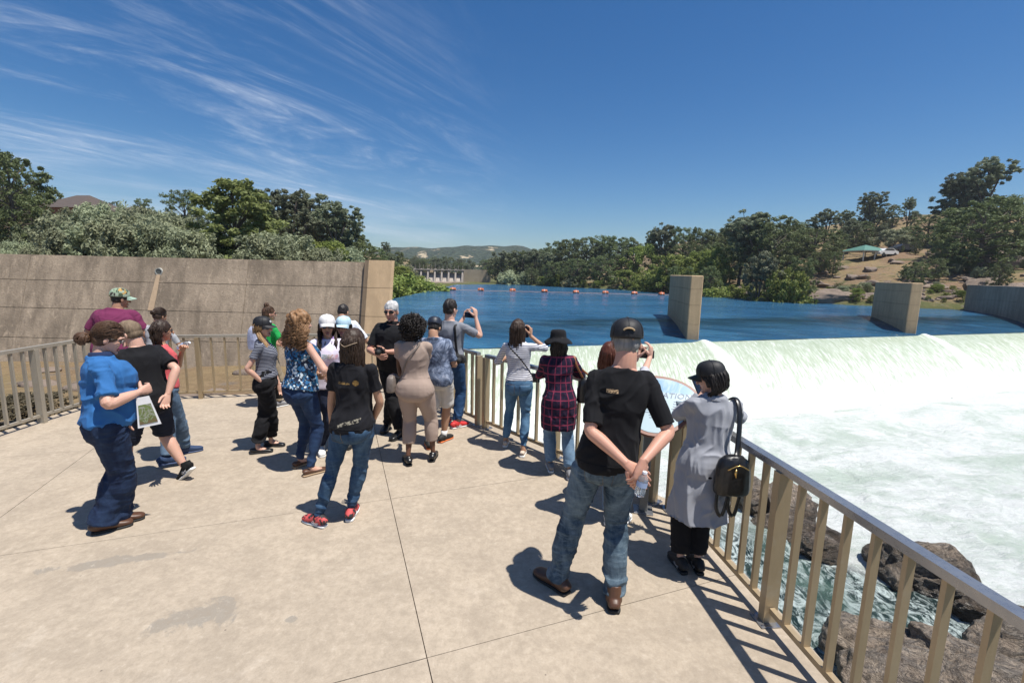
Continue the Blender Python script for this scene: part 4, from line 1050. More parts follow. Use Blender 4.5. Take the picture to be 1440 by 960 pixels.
t.fin(t.mix(b, t.mix(a, (0.10, 0.085, 0.075), (0.30, 0.25, 0.21)), (0.22, 0.16, 0.12)), 0.9, spec=.2); t.bump(b, 0.8, 0.08); MAT['bankrock'] = t.mat
# boulders below the railing: (u, v of centre, z, radii x y z, yaw, label)
BR = [
    ((1068, 700), -6.0, (1.5, 0.8, 0.75), 60, 'wet dark brown boulder seen through the balusters beside the coat woman, nearest the falls'),
    ((1108, 722), -6.0, (1.0, 0.9, 0.95), 30, 'brown boulder with a lit top in the row of wet rocks beyond the railing'),
    ((1120, 752), -6.1, (1.3, 0.7, 0.55), -30, 'low black wet rock awash in the foam beyond the railing'),
    ((1148, 772), -6.05, (0.65, 0.5, 0.45), 0, 'small reddish wet rock at the near end of the dark rock row'),
    ((1262, 800), -6.0, (0.9, 0.8, 0.70), 20, 'black-sided boulder at the left end of the midstream rock chain'),
    ((1300, 806), -6.0, (1.05, 0.85, 0.95), -15, 'pale tan cracked boulder standing midstream'),
    ((1345, 842), -6.1, (1.0, 0.45, 0.42), -30, 'long dark slab leading from the tan boulder towards the right edge'),
    ((1400, 870), -6.0, (0.9, 0.5, 0.5), -30, 'dark ridge rock near the right edge above the big grey boulder'),
    ((1434, 884), -5.9, (0.7, 0.7, 0.6), 0, 'black broken rock cut by the right edge of the picture'),
    ((1232, 918), -5.6, (1.1, 1.0, 0.75), 10, 'dark wet boulder with a pale crest at the near bank, left of the brown ones'),
    ((1222, 952), -5.5, (0.7, 0.6, 0.75), 40, 'tan faceted boulder low in the picture between the near balusters'),
    ((1275, 940), -5.3, (0.62, 0.6, 0.6), -20, 'brown shaded boulder wedged among the near rocks'),
    ((1345, 950), -5.3, (1.35, 1.0, 0.85), -15, 'largest brown boulder at the foot of the bank near the right edge'),
    ((1420, 925), -5.4, (0.9, 0.7, 0.75), 30, 'grey banded boulder at the right edge behind the near balusters'),
    ((1300, 990), -5.0, (1.3, 1.0, 0.8), 0, 'brown boulder under the railing at the bottom edge of the picture'),
    ((1420, 1000), -5.0, (1.5, 1.2, 0.9), 50, 'brown boulder at the bottom right corner below the cap rail'),
]
for i, ((u, v_), z, ax, yaw, lab) in enumerate(BR):
    p = at(u, v_, z); o = obj('boulder', rock_mesh(40 + i, tuple(q * (.9 if i > 8 else 1.05) for q in ax), 5, 0.15, 0.10), MAT['boulder'], None, (p.x, p.y, z), True); o.rotation_euler = (0, 0, rad(yaw))
    tag(o, lab, 'rock')
random.seed(9)
rms = [rock_mesh(200 + i, (1, random.uniform(.6, .9), random.uniform(.4, .65)), 2, .2) for i in range(6)]
for me in rms: me.materials.append(MAT['bankrock'])
for i in range(250):
    u = random.uniform(930, 1450)
    if i < 180:
        xs_ = [760, 820, 922, 994, 1065, 1125, 1185, 1241, 1297, 1450]; yd = [118, 110, 100, 83, 77, 70, 66, 63.5, 61.5, 58.5]
        Y_ = np.interp(u, xs_, yd) + abs(random.gauss(0, 3.5)); s_ = random.uniform(.25, .9)
    else: Y_ = random.uniform(64, 90); s_ = random.uniform(.4, 1.5)
    x = atY(u, 400, Y_).x
    if river_dist(np.array([x]), np.array([Y_]))[0] < 0.1: continue
    o = bpy.data.objects.new('rock', rms[i % 6]); COL.objects.link(o); o.location = (x, Y_, ground_z(x, Y_) + s_ * .12); o.scale = (s_ * 1.3, s_, s_); o.rotation_euler = (random.uniform(-.2, .2), random.uniform(-.2, .2), random.uniform(0, 6.28))
    tag(o, 'weathered rock on the right bank among dry grass and shrubs', 'rock', 'rocks scattered over the right bank')
for u, v_, Y_, ax, lab in ((1175, 402, 66, (3.6, 2, 1.3), 'dark flat outcrop below the dense round bush'), (1385, 392, 62, (2.8, 1.8, 1.3), 'dark rock outcrop above the abutment wall'), (1290, 392, 68, (3.2, 1.6, .8), 'shaded ledge just above the right-hand pier'),
                       (1430, 402, 58, (2.2, 1.5, 1.2), 'dark boulder behind the abutment wall at the right edge'), (1420, 350, 74, (6, 3, 2.6), 'reddish shaded rock face under the massive oak'), (1040, 400, 80, (1.3, 1.2, 1.3), 'dark boulder on the shore between the pier and the young pine'), (1230, 405, 65, (2.2, 1.6, .8), 'grey ledge near the waterline left of the right-hand pier')):
    p = atY(u, v_, Y_); z = ground_z(p.x, Y_)
    tag(obj('rock', rock_mesh(int(u), ax, 4, .25, .2), MAT['bankrock'], None, (p.x, Y_, z), True), lab, 'rock')
# far gravel bar in front of the dam and the left shore strip
t = NT('pinkish_gravel'); w = t.coord('World'); n = t.noise(1.2, 5, 0.7, 0, w); t.fin(t.mix(n, (0.17, 0.12, 0.09), (0.36, 0.28, 0.23)), 0.9)
xg = [atY(u, 398, 120).x for u in (570, 660)]
m = rock_mesh(77, ((xg[1] - xg[0]) / 2, 7, 0.75), 4, .12); tag(obj('gravel_bar', m, t.mat, None, ((xg[0] + xg[1]) / 2, 126, -1.45), True), kind='structure')

# --- dry litter and scrub in the gap between deck and wall
random.seed(31)
for i in range(26):
    x = random.uniform(-13, -4.2); y = random.uniform(8.3, 11.6) if x > -7 else random.uniform(4.5, 11.6)
    if x > -6.9 and y < 8.0 + (-4.2 - x) * -0.1: y = 8.8
    r = rock_mesh(300 + i, (random.uniform(.12, .5), random.uniform(.12, .35), random.uniform(.06, .16)), 2, .25)
    tag(obj('rubble', r, MAT['bankrock'], None, (x, y, ground_z(x, y) + .02), True), 'piece of rubble lying in the dirt gap between the railing and the wall', 'rubble', 'rubble in the dirt gap before the wall')
dk_leaf = foliage_mat('dry_brown_brush', (0.045, 0.036, 0.024), (0.105, 0.085, 0.055)); 
bc = PROTO['bright'][0][0].copy(); bc.materials.clear(); bc.materials.append(dk_leaf)
for i, (x, y, h_, lab) in enumerate(((-7.9, 6.2, .5, 'dark dry brush outside the left railing, nearest the camera'), (-7.7, 7.1, .55, 'dark dry brush outside the left railing behind the blue shirt woman'), (-8.9, 6.0, .5, 'dark brush between the left railing and the wall'), (-6.7, 8.6, .28, 'low dry weeds outside the corner of the back railing'), (-3.6, 8.6, .2, 'low dry weeds behind the cap woman outside the back railing'), (-5.0, 8.2, .16, 'thin dry weeds at the foot of the back railing'))):
    r = empty('dry_brush', (x, y, ground_z(x, y) - .03), i, lab, 'shrub'); r.scale = (h_ * 1.9, h_ * 1.4, h_)
    o = bpy.data.objects.new('twigs', bc); COL.objects.link(o); o.parent = r

# ================================================================== SMALL BUILDINGS AND CARS
def block(m, c, d, rz=0): return m.box(c, d, rz)
roofm = plain('brown_shingles', (0.085, 0.065, 0.055), 0.9, 0, .3, 3); sidem = plain('rust_brown_siding', (0.20, 0.09, 0.05), 0.8, 0, .2, 2)
trim = plain('pale_trim', (0.55, 0.52, 0.46), 0.7); glassm = plain('dark_window_glass', (0.03, 0.035, 0.04), 0.12, 0, .1, 3)
def house(u0, u1, v_eave, v_ridge, Y, label, side, hgt=3.2, depth=9, tilt=0):
    a, b = atY(u0, v_eave, Y), atY(u1, v_eave, Y); L = b.x - a.x; zr = atY((u0 + u1) / 2, v_ridge, Y + depth / 2).z; ze = a.z * .5 + b.z * .5
    root = empty('house', (a.x + L / 2, Y + depth / 2, ze - hgt), rad(tilt), label, 'house')
    MB().box((0, 0, hgt / 2 - 1.5), (L, depth, hgt + 3)).build('wall', side, root)
    o_ = .6; m = MB(); zr_ = zr - ze + hgt
    vs = [(-L / 2 - o_, -depth / 2 - o_, hgt), (L / 2 + o_, -depth / 2 - o_, hgt), (L / 2 + o_, depth / 2 + o_, hgt), (-L / 2 - o_, depth / 2 + o_, hgt), (-L / 2 + depth * .3, 0, zr_), (L / 2 - depth * .3, 0, zr_)]
    m.add(vs, [(3, 2, 1, 0), (0, 1, 5, 4), (1, 2, 5), (2, 3, 4, 5), (3, 0, 4)]); m.build('roof', roofm, root)
    for k in range(max(2, int(L / 3))):
        x = -L / 2 + (k + .5) * L / max(2, int(L / 3)); w_ = MB().box((x, -depth / 2 - .04, hgt * .52), (1.5, .1, 1.2)).build('window', trim, root)
        MB().box((x, -depth / 2 - .1, hgt * .52), (1.3, .06, 1.0)).build('pane', glassm, w_)
    MB().box((0, -depth / 2 - 1.0, hgt * .12), (L, 1.6, .18)).build('balcony', trim, root)
    return root
house(48, 118, 292, 274, 76, 'brown house with low dark roof among trees on the left hilltop', sidem, 3.0, 9, -8)
house(165, 188, 296, 289, 90, 'small grey-roofed house on the left hilltop, right of the brown house', plain('grey_siding', (.3, .28, .26)), 2.4, 6)
# pavilion
pv = atY(1215, 363, 93); gz = ground_z(pv.x, 93); pr = empty('pavilion', (pv.x, 93, gz), rad(6), 'open picnic pavilion with green hipped roof on the far right bank', 'pavilion')
zt = atY(1215, 345, 93).z - gz; ze = atY(1215, 353, 93).z - gz; hw = (atY(1236, 350, 93).x - atY(1193, 350, 93).x) / 2
gr = plain('green_metal_roof', (0.10, 0.22, 0.17), 0.45, 0.1, .1, 4); wh = plain('white_post', (.7, .7, .68))
m = MB(); m.add([(-hw, -hw, ze), (hw, -hw, ze), (hw, hw, ze), (-hw, hw, ze), (0, 0, zt + .1)], [(3, 2, 1, 0), (0, 1, 4), (1, 2, 4), (2, 3, 4), (3, 0, 4)]); m.build('roof', gr, pr)
MB().box((0, 0, ze - .08), (hw * 1.96, hw * 1.96, .14)).build('roof_frame', wh, pr)
for sx, sy in ((-1, -1), (1, -1), (1, 1), (-1, 1), (0, -1)): MB().box((sx * hw * .8, sy * hw * .8, ze / 2 - .3), (.16, .16, ze + .5)).build('post', wh, pr)
for k in (-1, 1):
    tb_ = empty('picnic_table', (pv.x + k * 1.6, 93.3, gz), 0, 'picnic table in the shade of the pavilion, %s one' % ('left' if k < 0 else 'right'), 'table')
    MB().box((0, 0, .75), (1.8, .75, .06)).build('table_top', wh, tb_)
    for s_ in (-1, 1): MB().box((0, s_ * .7, .45), (1.8, .28, .05)).build('bench', wh, tb_); MB().box((s_ * .7, 0, .38), (.08, 1.4, .06)).build('leg', wh, tb_)
def car(u, Y, paint, label, rz):
    p = atY(u, 362, Y); gz = ground_z(p.x, Y); r = empty('parked_car', (p.x, Y, gz + .05), rz, label, 'car')
    prof = [(-2.15, .35), (-2.2, .75), (-1.9, .95), (-1.45, 1.0), (-.85, 1.45), (.75, 1.5), (1.6, 1.05), (2.15, .95), (2.2, .4)]
    m = MB(); n = len(prof); vs = [(x, -.85, z) for x, z in prof] + [(x, .85, z) for x, z in prof]
    m.add(vs, [tuple(range(n)), tuple(range(2 * n - 1, n - 1, -1))] + [(i, i + n, (i + 1) % n + n, (i + 1) % n) for i in range(n)]); m.build('body', paint, r)
    for s_ in (-1, 1):
        m = MB(); q = [(-1.2, 1.03), (-.8, 1.38), (.68, 1.42), (1.3, 1.06)]; m.add([(x, s_ * .856, z) for x, z in q], [(0, 1, 2, 3)]); m.build('side_window', glassm, r)
        for x in (-1.35, 1.35):
            wl_ = MB().loft([(x, s_ * .70, .33), (x, s_ * .88, .33)], [.33, .33], 12, (1, 0, 0)).build('wheel', plain('tyre', (.02, .02, .02)) if 'tyre' not in MAT else MAT['tyre'], r)
    return r
MAT['tyre'] = plain('tyre_rubber', (.02, .02, .02), .8)
car(1244, 91, plain('white_car_paint', (.75, .75, .74), .25, 0, .03), 'white car parked beside the green-roofed pavilion', rad(12))
car(1268, 93, plain('dark_car_paint', (.05, .055, .065), .25, .2, .05), 'dark car parked right of the white car near the pavilion', rad(5))

# ---- thin summer haze over the valley
hz = bpy.data.materials.new('summer_haze'); hz.use_nodes = True; hn = hz.node_tree.nodes; hn.clear()
ho_ = hn.new('ShaderNodeOutputMaterial'); hv = hn.new('ShaderNodeVolumePrincipled'); hv.inputs['Color'].default_value = (0.80, 0.88, 1.0, 1); hv.inputs['Density'].default_value = 0.00026; hv.inputs['Anisotropy'].default_value = 0.2
hz.node_tree.links.new(hv.outputs[0], ho_.inputs['Volume'])
tag(MB().box((0, 460, 31), (2000, 1100, 84)).build('haze', hz), kind='stuff')
# ================================================================== PEOPLE: builders
TMP = bpy.data.scenes.new("workbench")
def remesh(mb, voxel, smooth=3, disp=None, name='m', fac=0.6):
    """union of the lofts in mb as one continuous surface"""
    me = mb.mesh('tmp'); o = bpy.data.objects.new('tmp', me); TMP.collection.objects.link(o)
    r = o.modifiers.new('r', 'REMESH'); r.mode = 'VOXEL'; r.voxel_size = voxel; r.use_smooth_shade = True
    if smooth:
        s = o.modifiers.new('s', 'SMOOTH'); s.factor = fac; s.iterations = smooth
    with bpy.context.temp_override(scene=TMP, view_layer=TMP.view_layers[0]):
        dg = bpy.context.evaluated_depsgraph_get(); dg.update()
    out = bpy.data.meshes.new_from_object(o.evaluated_get(dg))
    bpy.data.objects.remove(o); bpy.data.meshes.remove(me)
    out.name = name
    if disp is not None:
        n = len(out.vertices); co = np.empty(n * 3, np.float32); out.vertices.foreach_get('co', co); co = co.reshape(-1, 3).astype(float)
        nr = np.empty(n * 3, np.float32); out.vertex_normals.foreach_get('vector', nr); nr = nr.reshape(-1, 3)
        co = co + nr * disp(co)[:, None]
        out.vertices.foreach_set('co', co.astype(np.float32).ravel()); out.update()
    out.materials.clear(); out.shade_smooth()
    return out
def join_mesh(ms, name):
    bm = bmesh.new()
    for m in ms: bm.from_mesh(m)
    me = bpy.data.meshes.new(name); bm.to_mesh(me); bm.free(); me.shade_smooth()
    for m in ms: bpy.data.meshes.remove(m)
    return me
def ridged(p, seed): return 1 - np.abs(vnoise(p, seed)) * 2
def fold(seed, amp=0.007, sx=7, sz=5, tilt=0.5):
    def f(co):
        q = np.stack([co[:, 0] * sx + co[:, 2] * tilt * 4, co[:, 1] * sx, co[:, 2] * sz - co[:, 0] * tilt * 5], -1)
        w = np.stack([vnoise(co * 4 + 3, seed + 5), vnoise(co * 4 + 9, seed + 6), vnoise(co * 4, seed + 7)], -1)
        q = q + w * 0.8
        return amp * (0.75 * ridged(q, seed) + 0.45 * ridged(q * 2.1 + 5, seed + 1) - 0.55)
    return f
def fold_leg(seed, amp=0.006, zk=0.5, za=0.1):
    def f(co):
        q = np.stack([co[:, 0] * 5, co[:, 1] * 5, co[:, 2] * 13 + 4 * co[:, 0]], -1)
        q = q + np.stack([vnoise(co * 5 + 3, seed + 5)] * 3, -1) * 0.9
        z = co[:, 2]
        k = 0.35 + 0.8 * np.exp(-((z - zk) / 0.12) ** 2) + 1.5 * np.exp(-((z - za) / 0.10) ** 2) + 0.7 * np.exp(-((z - zk * 1.75) / 0.09) ** 2)
        v = np.stack([co[:, 0] * 7, co[:, 1] * 7, co[:, 2] * 3.0 + 6 * co[:, 1]], -1)
        return amp * (k * (0.8 * ridged(q, seed) + 0.3 * ridged(q * 2 + 4, seed + 2) - 0.45) + 0.5 * ridged(v, seed + 3) - 0.2)
    return f
def ik(a, t, l1, l2, pole):
    a, t, pole = Vector(a), Vector(t), Vector(pole)
    d = t - a; L = d.length; mx = (l1 + l2) * 0.998
    if L > mx: t = a + d * (mx / L); d = t - a; L = mx
    n = d.normalized(); x = (l1 * l1 - l2 * l2 + L * L) / (2 * L); h = math.sqrt(max(0, l1 * l1 - x * x))
    p = pole - n * pole.dot(n)
    p = p.normalized() if p.length > 1e-5 else n.orthogonal().normalized()
    return a + n * x + p * h, t
def skin_mat(name, c):
    t = NT(name); n = t.noise(9, 4, 0.6, 0, t.coord()); n2 = t.noise(220, 2, 0.5, 0, t.coord())
    t.fin(t.mix(n, sc(c, .86), (min(1, c[0] * 1.08), c[1], c[2] * .97)), 0.48, spec=0.35); t.bump(n2, 0.15, 0.001)
    t.b.inputs['Subsurface Weight'].default_value = 0.12; t.b.inputs['Subsurface Radius'].default_value = (0.02, 0.008, 0.004); t.b.inputs['Subsurface Scale'].default_value = 0.5
    return t.mat
SKIN = {'pale': skin_mat('pale_skin', (0.60, 0.37, 0.28)), 'pink': skin_mat('pink_skin', (0.56, 0.31, 0.225)), 'tan': skin_mat('tan_skin', (0.46, 0.27, 0.175)), 'dark': skin_mat('brown_skin', (0.14, 0.068, 0.042)), 'med': skin_mat('medium_skin', (0.38, 0.215, 0.14))}
def hair_mat(name, c, c2=None, rough=0.38):
    t = NT(name); n = t.noise(1.0, 4, 0.6, 0.5, t.coord('Object', (70, 70, 6))); n2 = t.noise(5, 3, 0.6, 0, t.coord())
    c2 = c2 or sc(c, 2.2)
    t.fin(t.mix(t.math('MULTIPLY', n, t.math('ADD', n2, 0.25)), sc(c, .55), c2), rough + .14, spec=0.35); t.bump(n, 0.6, 0.004); return t.mat
HAIR = {'black': hair_mat('black_hair', (0.010, 0.008, 0.007), (0.045, 0.035, 0.03)), 'darkbrown': hair_mat('dark_brown_hair', (0.022, 0.012, 0.008), (0.085, 0.05, 0.032)), 'brown': hair_mat('brown_hair', (0.05, 0.026, 0.014), (0.17, 0.09, 0.05)),
        'auburn': hair_mat('auburn_hair', (0.065, 0.016, 0.008), (0.17, 0.05, 0.025)), 'ginger': hair_mat('ginger_hair', (0.17, 0.082, 0.035), (0.46, 0.26, 0.125)), 'blond': hair_mat('strawberry_blond_hair', (0.26, 0.14, 0.055), (0.62, 0.40, 0.2)),
        'sandy': hair_mat('sandy_hair', (0.15, 0.10, 0.06), (0.34, 0.25, 0.165), .6), 'grey': hair_mat('grey_hair', (0.10, 0.095, 0.09), (0.42, 0.41, 0.40), .6), 'white': hair_mat('white_hair', (0.42, 0.41, 0.40), (0.85, 0.84, 0.83), .6)}
def cloth(name, c, var=0.2, rough=0.9, weave=500, sheen=0.02, second=None):
    t = NT(name); n = t.noise(6, 4, 0.6, 0.3, t.coord()); w = t.noise(weave, 2, 0.5, 0, t.coord())
    col = t.mix(n, sc(c, 1 - var), sc(c, 1 + var)) if second is None else t.mix(n, c, second)
    t.fin(t.mix(t.math('MULTIPLY', w, 0.3), col, sc(c, .6)), rough, spec=0.2); t.bump(w, 0.25, 0.001)
    t.b.inputs['Sheen Weight'].default_value = sheen
    return t
def denim(name, dark, light, fade=0.5, zf=(0.5, 0.8)):
    t = NT(name); n = t.noise(3.5, 5, 0.65, 0.8, t.coord('Object', (1.4, 1.4, 0.55))); n2 = t.noise(1.0, 4, 0.7, 0.3, t.coord('Object', (14, 14, 60))); w = t.noise(600, 2, 0.5, 0, t.coord()); s = t.noise(1, 3, .5, 0, t.coord('Object', (130, 130, 6)))
    z = t.sep(t.coord())[2]
    f = t.math('MULTIPLY', t.ramp(n, [(0.38, 0), (0.68, 1)]), fade)
    col = t.mix(f, dark, light); col = t.mix(t.math('MULTIPLY', t.ramp(n2, [(0.5, 0), (0.7, 1)]), fade * 0.6), col, sc(light, 1.1)); col = t.mix(t.math('MULTIPLY', s, 0.35), col, sc(dark, .6))
    t.fin(col, 0.8, spec=0.2); t.bump(t.math('ADD', w, t.math('MULTIPLY', n2, 2.0)), 0.4, 0.002); return t.mat

MALE = [(.455, .058, .055, 0), (.49, .090, .070, -.006), (.53, .097, .076, -.008), (.58, .090, .068, 0), (.63, .088, .066, .004), (.69, .097, .071, .004), (.745, .107, .074, .001), (.79, .108, .062, -.006), (.822, .082, .044, -.008), (.848, .044, .040, -.004)]
FEMALE = [(.455, .060, .058, -.002), (.49, .098, .077, -.010), (.53, .099, .078, -.010), (.58, .084, .065, 0), (.63, .074, .057, .004), (.69, .080, .066, .010), (.73, .087, .072, .012), (.785, .088, .056, 0), (.817, .070, .041, -.003), (.842, .038, .035, -.002)]

class Person:
    def __init__(s, label, feet, pel_u, head_v, heading, sex='f', skin='pale', group='people looking at the river from the deck', foot_yaw=(8, -8), bulk=1.0, belly=0.0, bust=0.0, hip=1.0, waist=1.0,
                 lean=0.0, neck_u=None, twist=0.0, head_yaw=0.0, head_pitch=0.0, head_roll=0.0, hands=(None, None), poles=(None, None), near=False, sho=1.0, elbpx=(None, None), lift=(0, 0), foot_pitch=(0, 0), knee_out=0.0,
                 curl=(0.35, 0.35), palm=(None, None), hdir=(None, None), hair_top=0.012, drop=0.0, height=None, legs_bare=False, arms_r=1.0, legs_r=1.0, pel_fwd=0.0, ankle_dz=0.0):
        s.near = near; s.vx = 0.0065 if near else 0.0085
        F = [at(*f, 0.0) for f in feet]
        mid = (F[0] + F[1]) / 2; s.hd = rad(heading); s.fwd = Vector((math.cos(s.hd), math.sin(s.hd), 0)); s.rgt = Vector((math.sin(s.hd), -math.cos(s.hd), 0))
        Yp = mid.y + s.fwd.y * pel_fwd
        # height from the head top
        uh = neck_u if neck_u is not None else pel_u
        if height is None:
            hgt = 1.7
            for _ in range(6):
                hgt = atY(uh, head_v, Yp + s.fwd.y * lean * 0.3).z - hair_top + drop
        else: hgt = height
        s.h = h = hgt
        px_ = atY(pel_u, 600, Yp)
        # solve pelvis x at belt height
        lo, hi = mid.x - 1.5, mid.x + 1.5
        for _ in range(40):
            m_ = (lo + hi) / 2
            if pix((m_, Yp, 0.53 * h))[0] < pel_u: lo = m_
            else: hi = m_
        pw = Vector((lo, Yp, 0))
        s.root = empty('person', (pw.x, pw.y, 0), s.hd - math.pi / 2, label, 'person', None)
        s.inv = Matrix.Rotation(-(s.hd - math.pi / 2), 4, 'Z') @ Matrix.Translation(-pw)
        s.pw = pw
        s.ank = []
        for i in (0, 1):
            a = s.inv @ Vector((F[i].x, F[i].y, 0)); a.z = 0.045 * h + lift[i]; s.ank.append(a)
        s.fyaw = [rad(foot_yaw[0]), rad(foot_yaw[1])]; s.fp = [rad(x) for x in foot_pitch]
        s.P = Vector((0, 0, 0.53 * h - drop))
        side = 0.0
        if neck_u is not None:
            zt = 0.83 * h; nx_ = None; lo, hi = pw.x - 1, pw.x + 1
            for _ in range(40):
                m_ = (lo + hi) / 2
                if pix((m_, Yp + s.fwd.y * lean * .3, zt))[0] < neck_u: lo = m_
                else: hi = m_
            dx = lo - pw.x; side = dx * s.rgt.x / 1.0; lean = lean + (dx * s.fwd.x - 0) * 0.6 / h / .3 * .0 
            s.side = side
        U = Vector((side / (0.3 * h) * 0.95, math.sin(lean), 1.0)); U.z = math.sqrt(max(.2, 1 - min(.8, U.x ** 2 + U.y ** 2))); s.U = U.normalized()
        s.tw = rad(twist)
        prof = MALE if sex == 'm' else FEMALE
        s.prof = []
        for z, a, b, y in prof:
            kb = 1 + (bulk - 1) * (1.0 if z < .8 else .45)
            g = math.exp(-((z - .615) / .05) ** 2); gb = math.exp(-((z - .725) / .03) ** 2)
            gh = math.exp(-((z - .50) / .06) ** 2); gw = math.exp(-((z - .625) / .035) ** 2)
            a2 = a * kb * (1 - (1 - sho) * .8 * max(0, min(1, (z - .60) / .1))) * (1 + (hip - 1) * gh) * (1 + (waist - 1) * gw) * (1 + belly * .35 * g); b2 = b * kb * (1 + (hip - 1) * gh * .9) * (1 + belly * g) * (1 + bust * .5 * gb)
            s.prof.append((z, a2, b2, y + b * belly * g * .55 + b * bust * .5 * gb))
        s.hipk = .97 if sex == 'm' else 1 + (hip - 1) * .6; s.sex = sex; s.skin = SKIN[skin]; s.bulk = bulk
        sw = (0.100 if sex == 'm' else 0.088) * (1 + (bulk - 1) * .55) * sho
        s.sh = [s.spine(.800) + s.lat(1.0) * (sw * h * k) + s.fd(1.0) * (-.004 * h) for k in (-1, 1)]
        s.sh = [s.sh[0], s.sh[1]]       # left, right
        s.hipj = [s.P + s.lat(0) * (0.050 * h * k * (1 + (bulk - 1) * .6)) + Vector((0, 0, -.012 * h)) for k in (-1, 1)]
        s.knee = []
        for i in (0, 1):
            k = (-1, 1)[i]; kp = Vector((k * (.08 + knee_out), 1, 0))
            kn, t_ = ik(s.hipj[i], s.ank[i], .246 * h, .243 * h, kp); s.knee.append(kn)
            if (t_ - s.ank[i]).length > 0.02: s.ank[i] = t_
        s.elb, s.wr = [], []
        for i in (0, 1):
            k = (-1, 1)[i]; tgt = hands[i]
            if tgt is None: tgt = s.sh[i] + Vector((k * .045 * h, .03 * h, -.318 * h))
            elif tgt[0] == 'px': p = atY(tgt[1], tgt[2], pw.y + tgt[3]); tgt = s.inv @ p
            else: tgt = Vector(tgt) * h
            pole = poles[i] or (k * .6, -1, -.3)
            if elbpx[i] is not None: pole = s.inv @ atY(elbpx[i][0], elbpx[i][1], pw.y + elbpx[i][2]) - s.sh[i]
            e, w = ik(s.sh[i], tgt, .176 * h, .150 * h, pole); s.elb.append(e); s.wr.append(w)
        s.curl = curl; s.palm = palm; s.hdir = hdir; s.ar = arms_r; s.lr = legs_r
        hy, hp, hr = rad(head_yaw), rad(head_pitch), rad(head_roll)
        s.hm = Matrix.Rotation(hy, 3, 'Z') @ Matrix.Rotation(-hp, 3, 'X') @ Matrix.Rotation(hr, 3, 'Y')
        nb = s.spine(.842); s.neck = nb
        s.hc = nb + s.U * .029 * h + s.hm @ Vector((0, .012 * h, .055 * h))
        s.k = h / 1.75 * (1.01 if sex == 'm' else 0.985)
        s.seed = int(pel_u)
        s.build_body(legs_bare)
    def W(s, px_): return s.inv @ px_
    def lat(s, t): return Matrix.Rotation(s.tw * t, 3, 'Z') @ Vector((1, 0, 0))
    def fd(s, t): return Matrix.Rotation(s.tw * t, 3, 'Z') @ Vector((0, 1, 0))
    def spine(s, z):
        if z <= .53: return s.P + Vector((0, 0, (z - .53) * s.h))
        d = (z - .53) * s.h; t = min(1, (z - .53) / .1)
        base = s.P + Vector((0, 0, d)) * (1 - 0) if False else s.P
        return base + s.U * d - Vector((0, 1, 0)) * 0
    def torso(s, mb, off=0.0, z0=0, z1=1, k=1.0, prof=None, n=22, sub=3, offb=None, ex=2.35):
        pr = [q for q in (prof or s.prof) if z0 <= q[0] <= z1]
        pts, rr = [], []
        for z, a, b, y in pr:
            t = max(0, min(1, (z - .53) / .28)); pts.append(s.spine(z) + s.fd(t) * (y * s.h))
            o_ = off(z) if callable(off) else off
            rr.append((a * s.h * k + o_, b * s.h * k + (offb if offb is not None else o_)))
        mb.loft(pts, rr, n, s.lat(.6), sub, ex)
    def limb(s, mb, pts, rr, n=14, side=(1, 0, 0), sub=4, ex=2.0): mb.loft(pts, rr, n, side, sub, ex)
    def world(s, v): return s.root.matrix_basis @ Vector(v)
    def surf(s, z, ang, off=.02, ys=1.0):
        a, b, y = (np.interp(z, [q[0] for q in s.prof], [q[j] for q in s.prof]) * s.h for j in (1, 2, 3)); t = max(0, min(1, (z - .53) / .28)); an = rad(ang)
        return s.spine(z) + s.lat(t) * (math.cos(an) * (a + off)) + s.fd(t) * (math.sin(an) * (b + off) * ys + y)
    def leg_pts(s, i, ts, f=None):
        out = []
        for t in ts:
            if t <= 1: out.append(s.hipj[i].lerp(s.knee[i], t))
            else: out.append(s.knee[i].lerp(s.ank[i], t - 1))
        return out
    def legr(s, t):
        h = s.h; b = 1 + (s.bulk - 1) * .8
        return np.interp(t, [0, .35, .8, 1, 1.3, 1.6, 1.9, 2], [.053 * b * s.hipk, .048 * b * s.hipk, .035 * b, .0315 * b, .034 * b, .029, .0205, .021]) * h * s.lr
    def armr(s, t):
        h = s.h; b = (1 + (s.bulk - 1) * .9) * (1.0 if s.sex == 'm' else .88) * s.ar
        return np.interp(t, [0, .35, .8, 1, 1.3, 1.7, 1.95, 2], [.028 * b, .0265 * b, .0225 * b, .0215 * b, .0225 * b, .0175 * b, .0145, .0145]) * h
    def arm_pts(s, i, ts): return [s.sh[i].lerp(s.elb[i], t) if t <= 1 else s.elb[i].lerp(s.wr[i], t - 1) for t in ts]
    def hand(s, mb, i):
        L = .108 * s.h; k = (-1, 1)[i]; Wp = s.wr[i]
        D = (s.wr[i] - s.elb[i]).normalized()
        if s.hdir[i] is not None: D = Vector(s.hdir[i]).normalized()
        N = Vector(s.palm[i]) if s.palm[i] is not None else Vector((-k, 0.2, 0))
        N = (N - D * N.dot(D)).normalized(); T = D.cross(N) * k
        mb.loft([Wp - D * .06 * L, Wp + D * .12 * L, Wp + D * .35 * L, Wp + D * .55 * L], [(.13 * L, .105 * L), (.17 * L, .11 * L), (.225 * L, .105 * L), (.215 * L, .08 * L)], 12, T, 2, 2.4)
        c = s.curl[i]
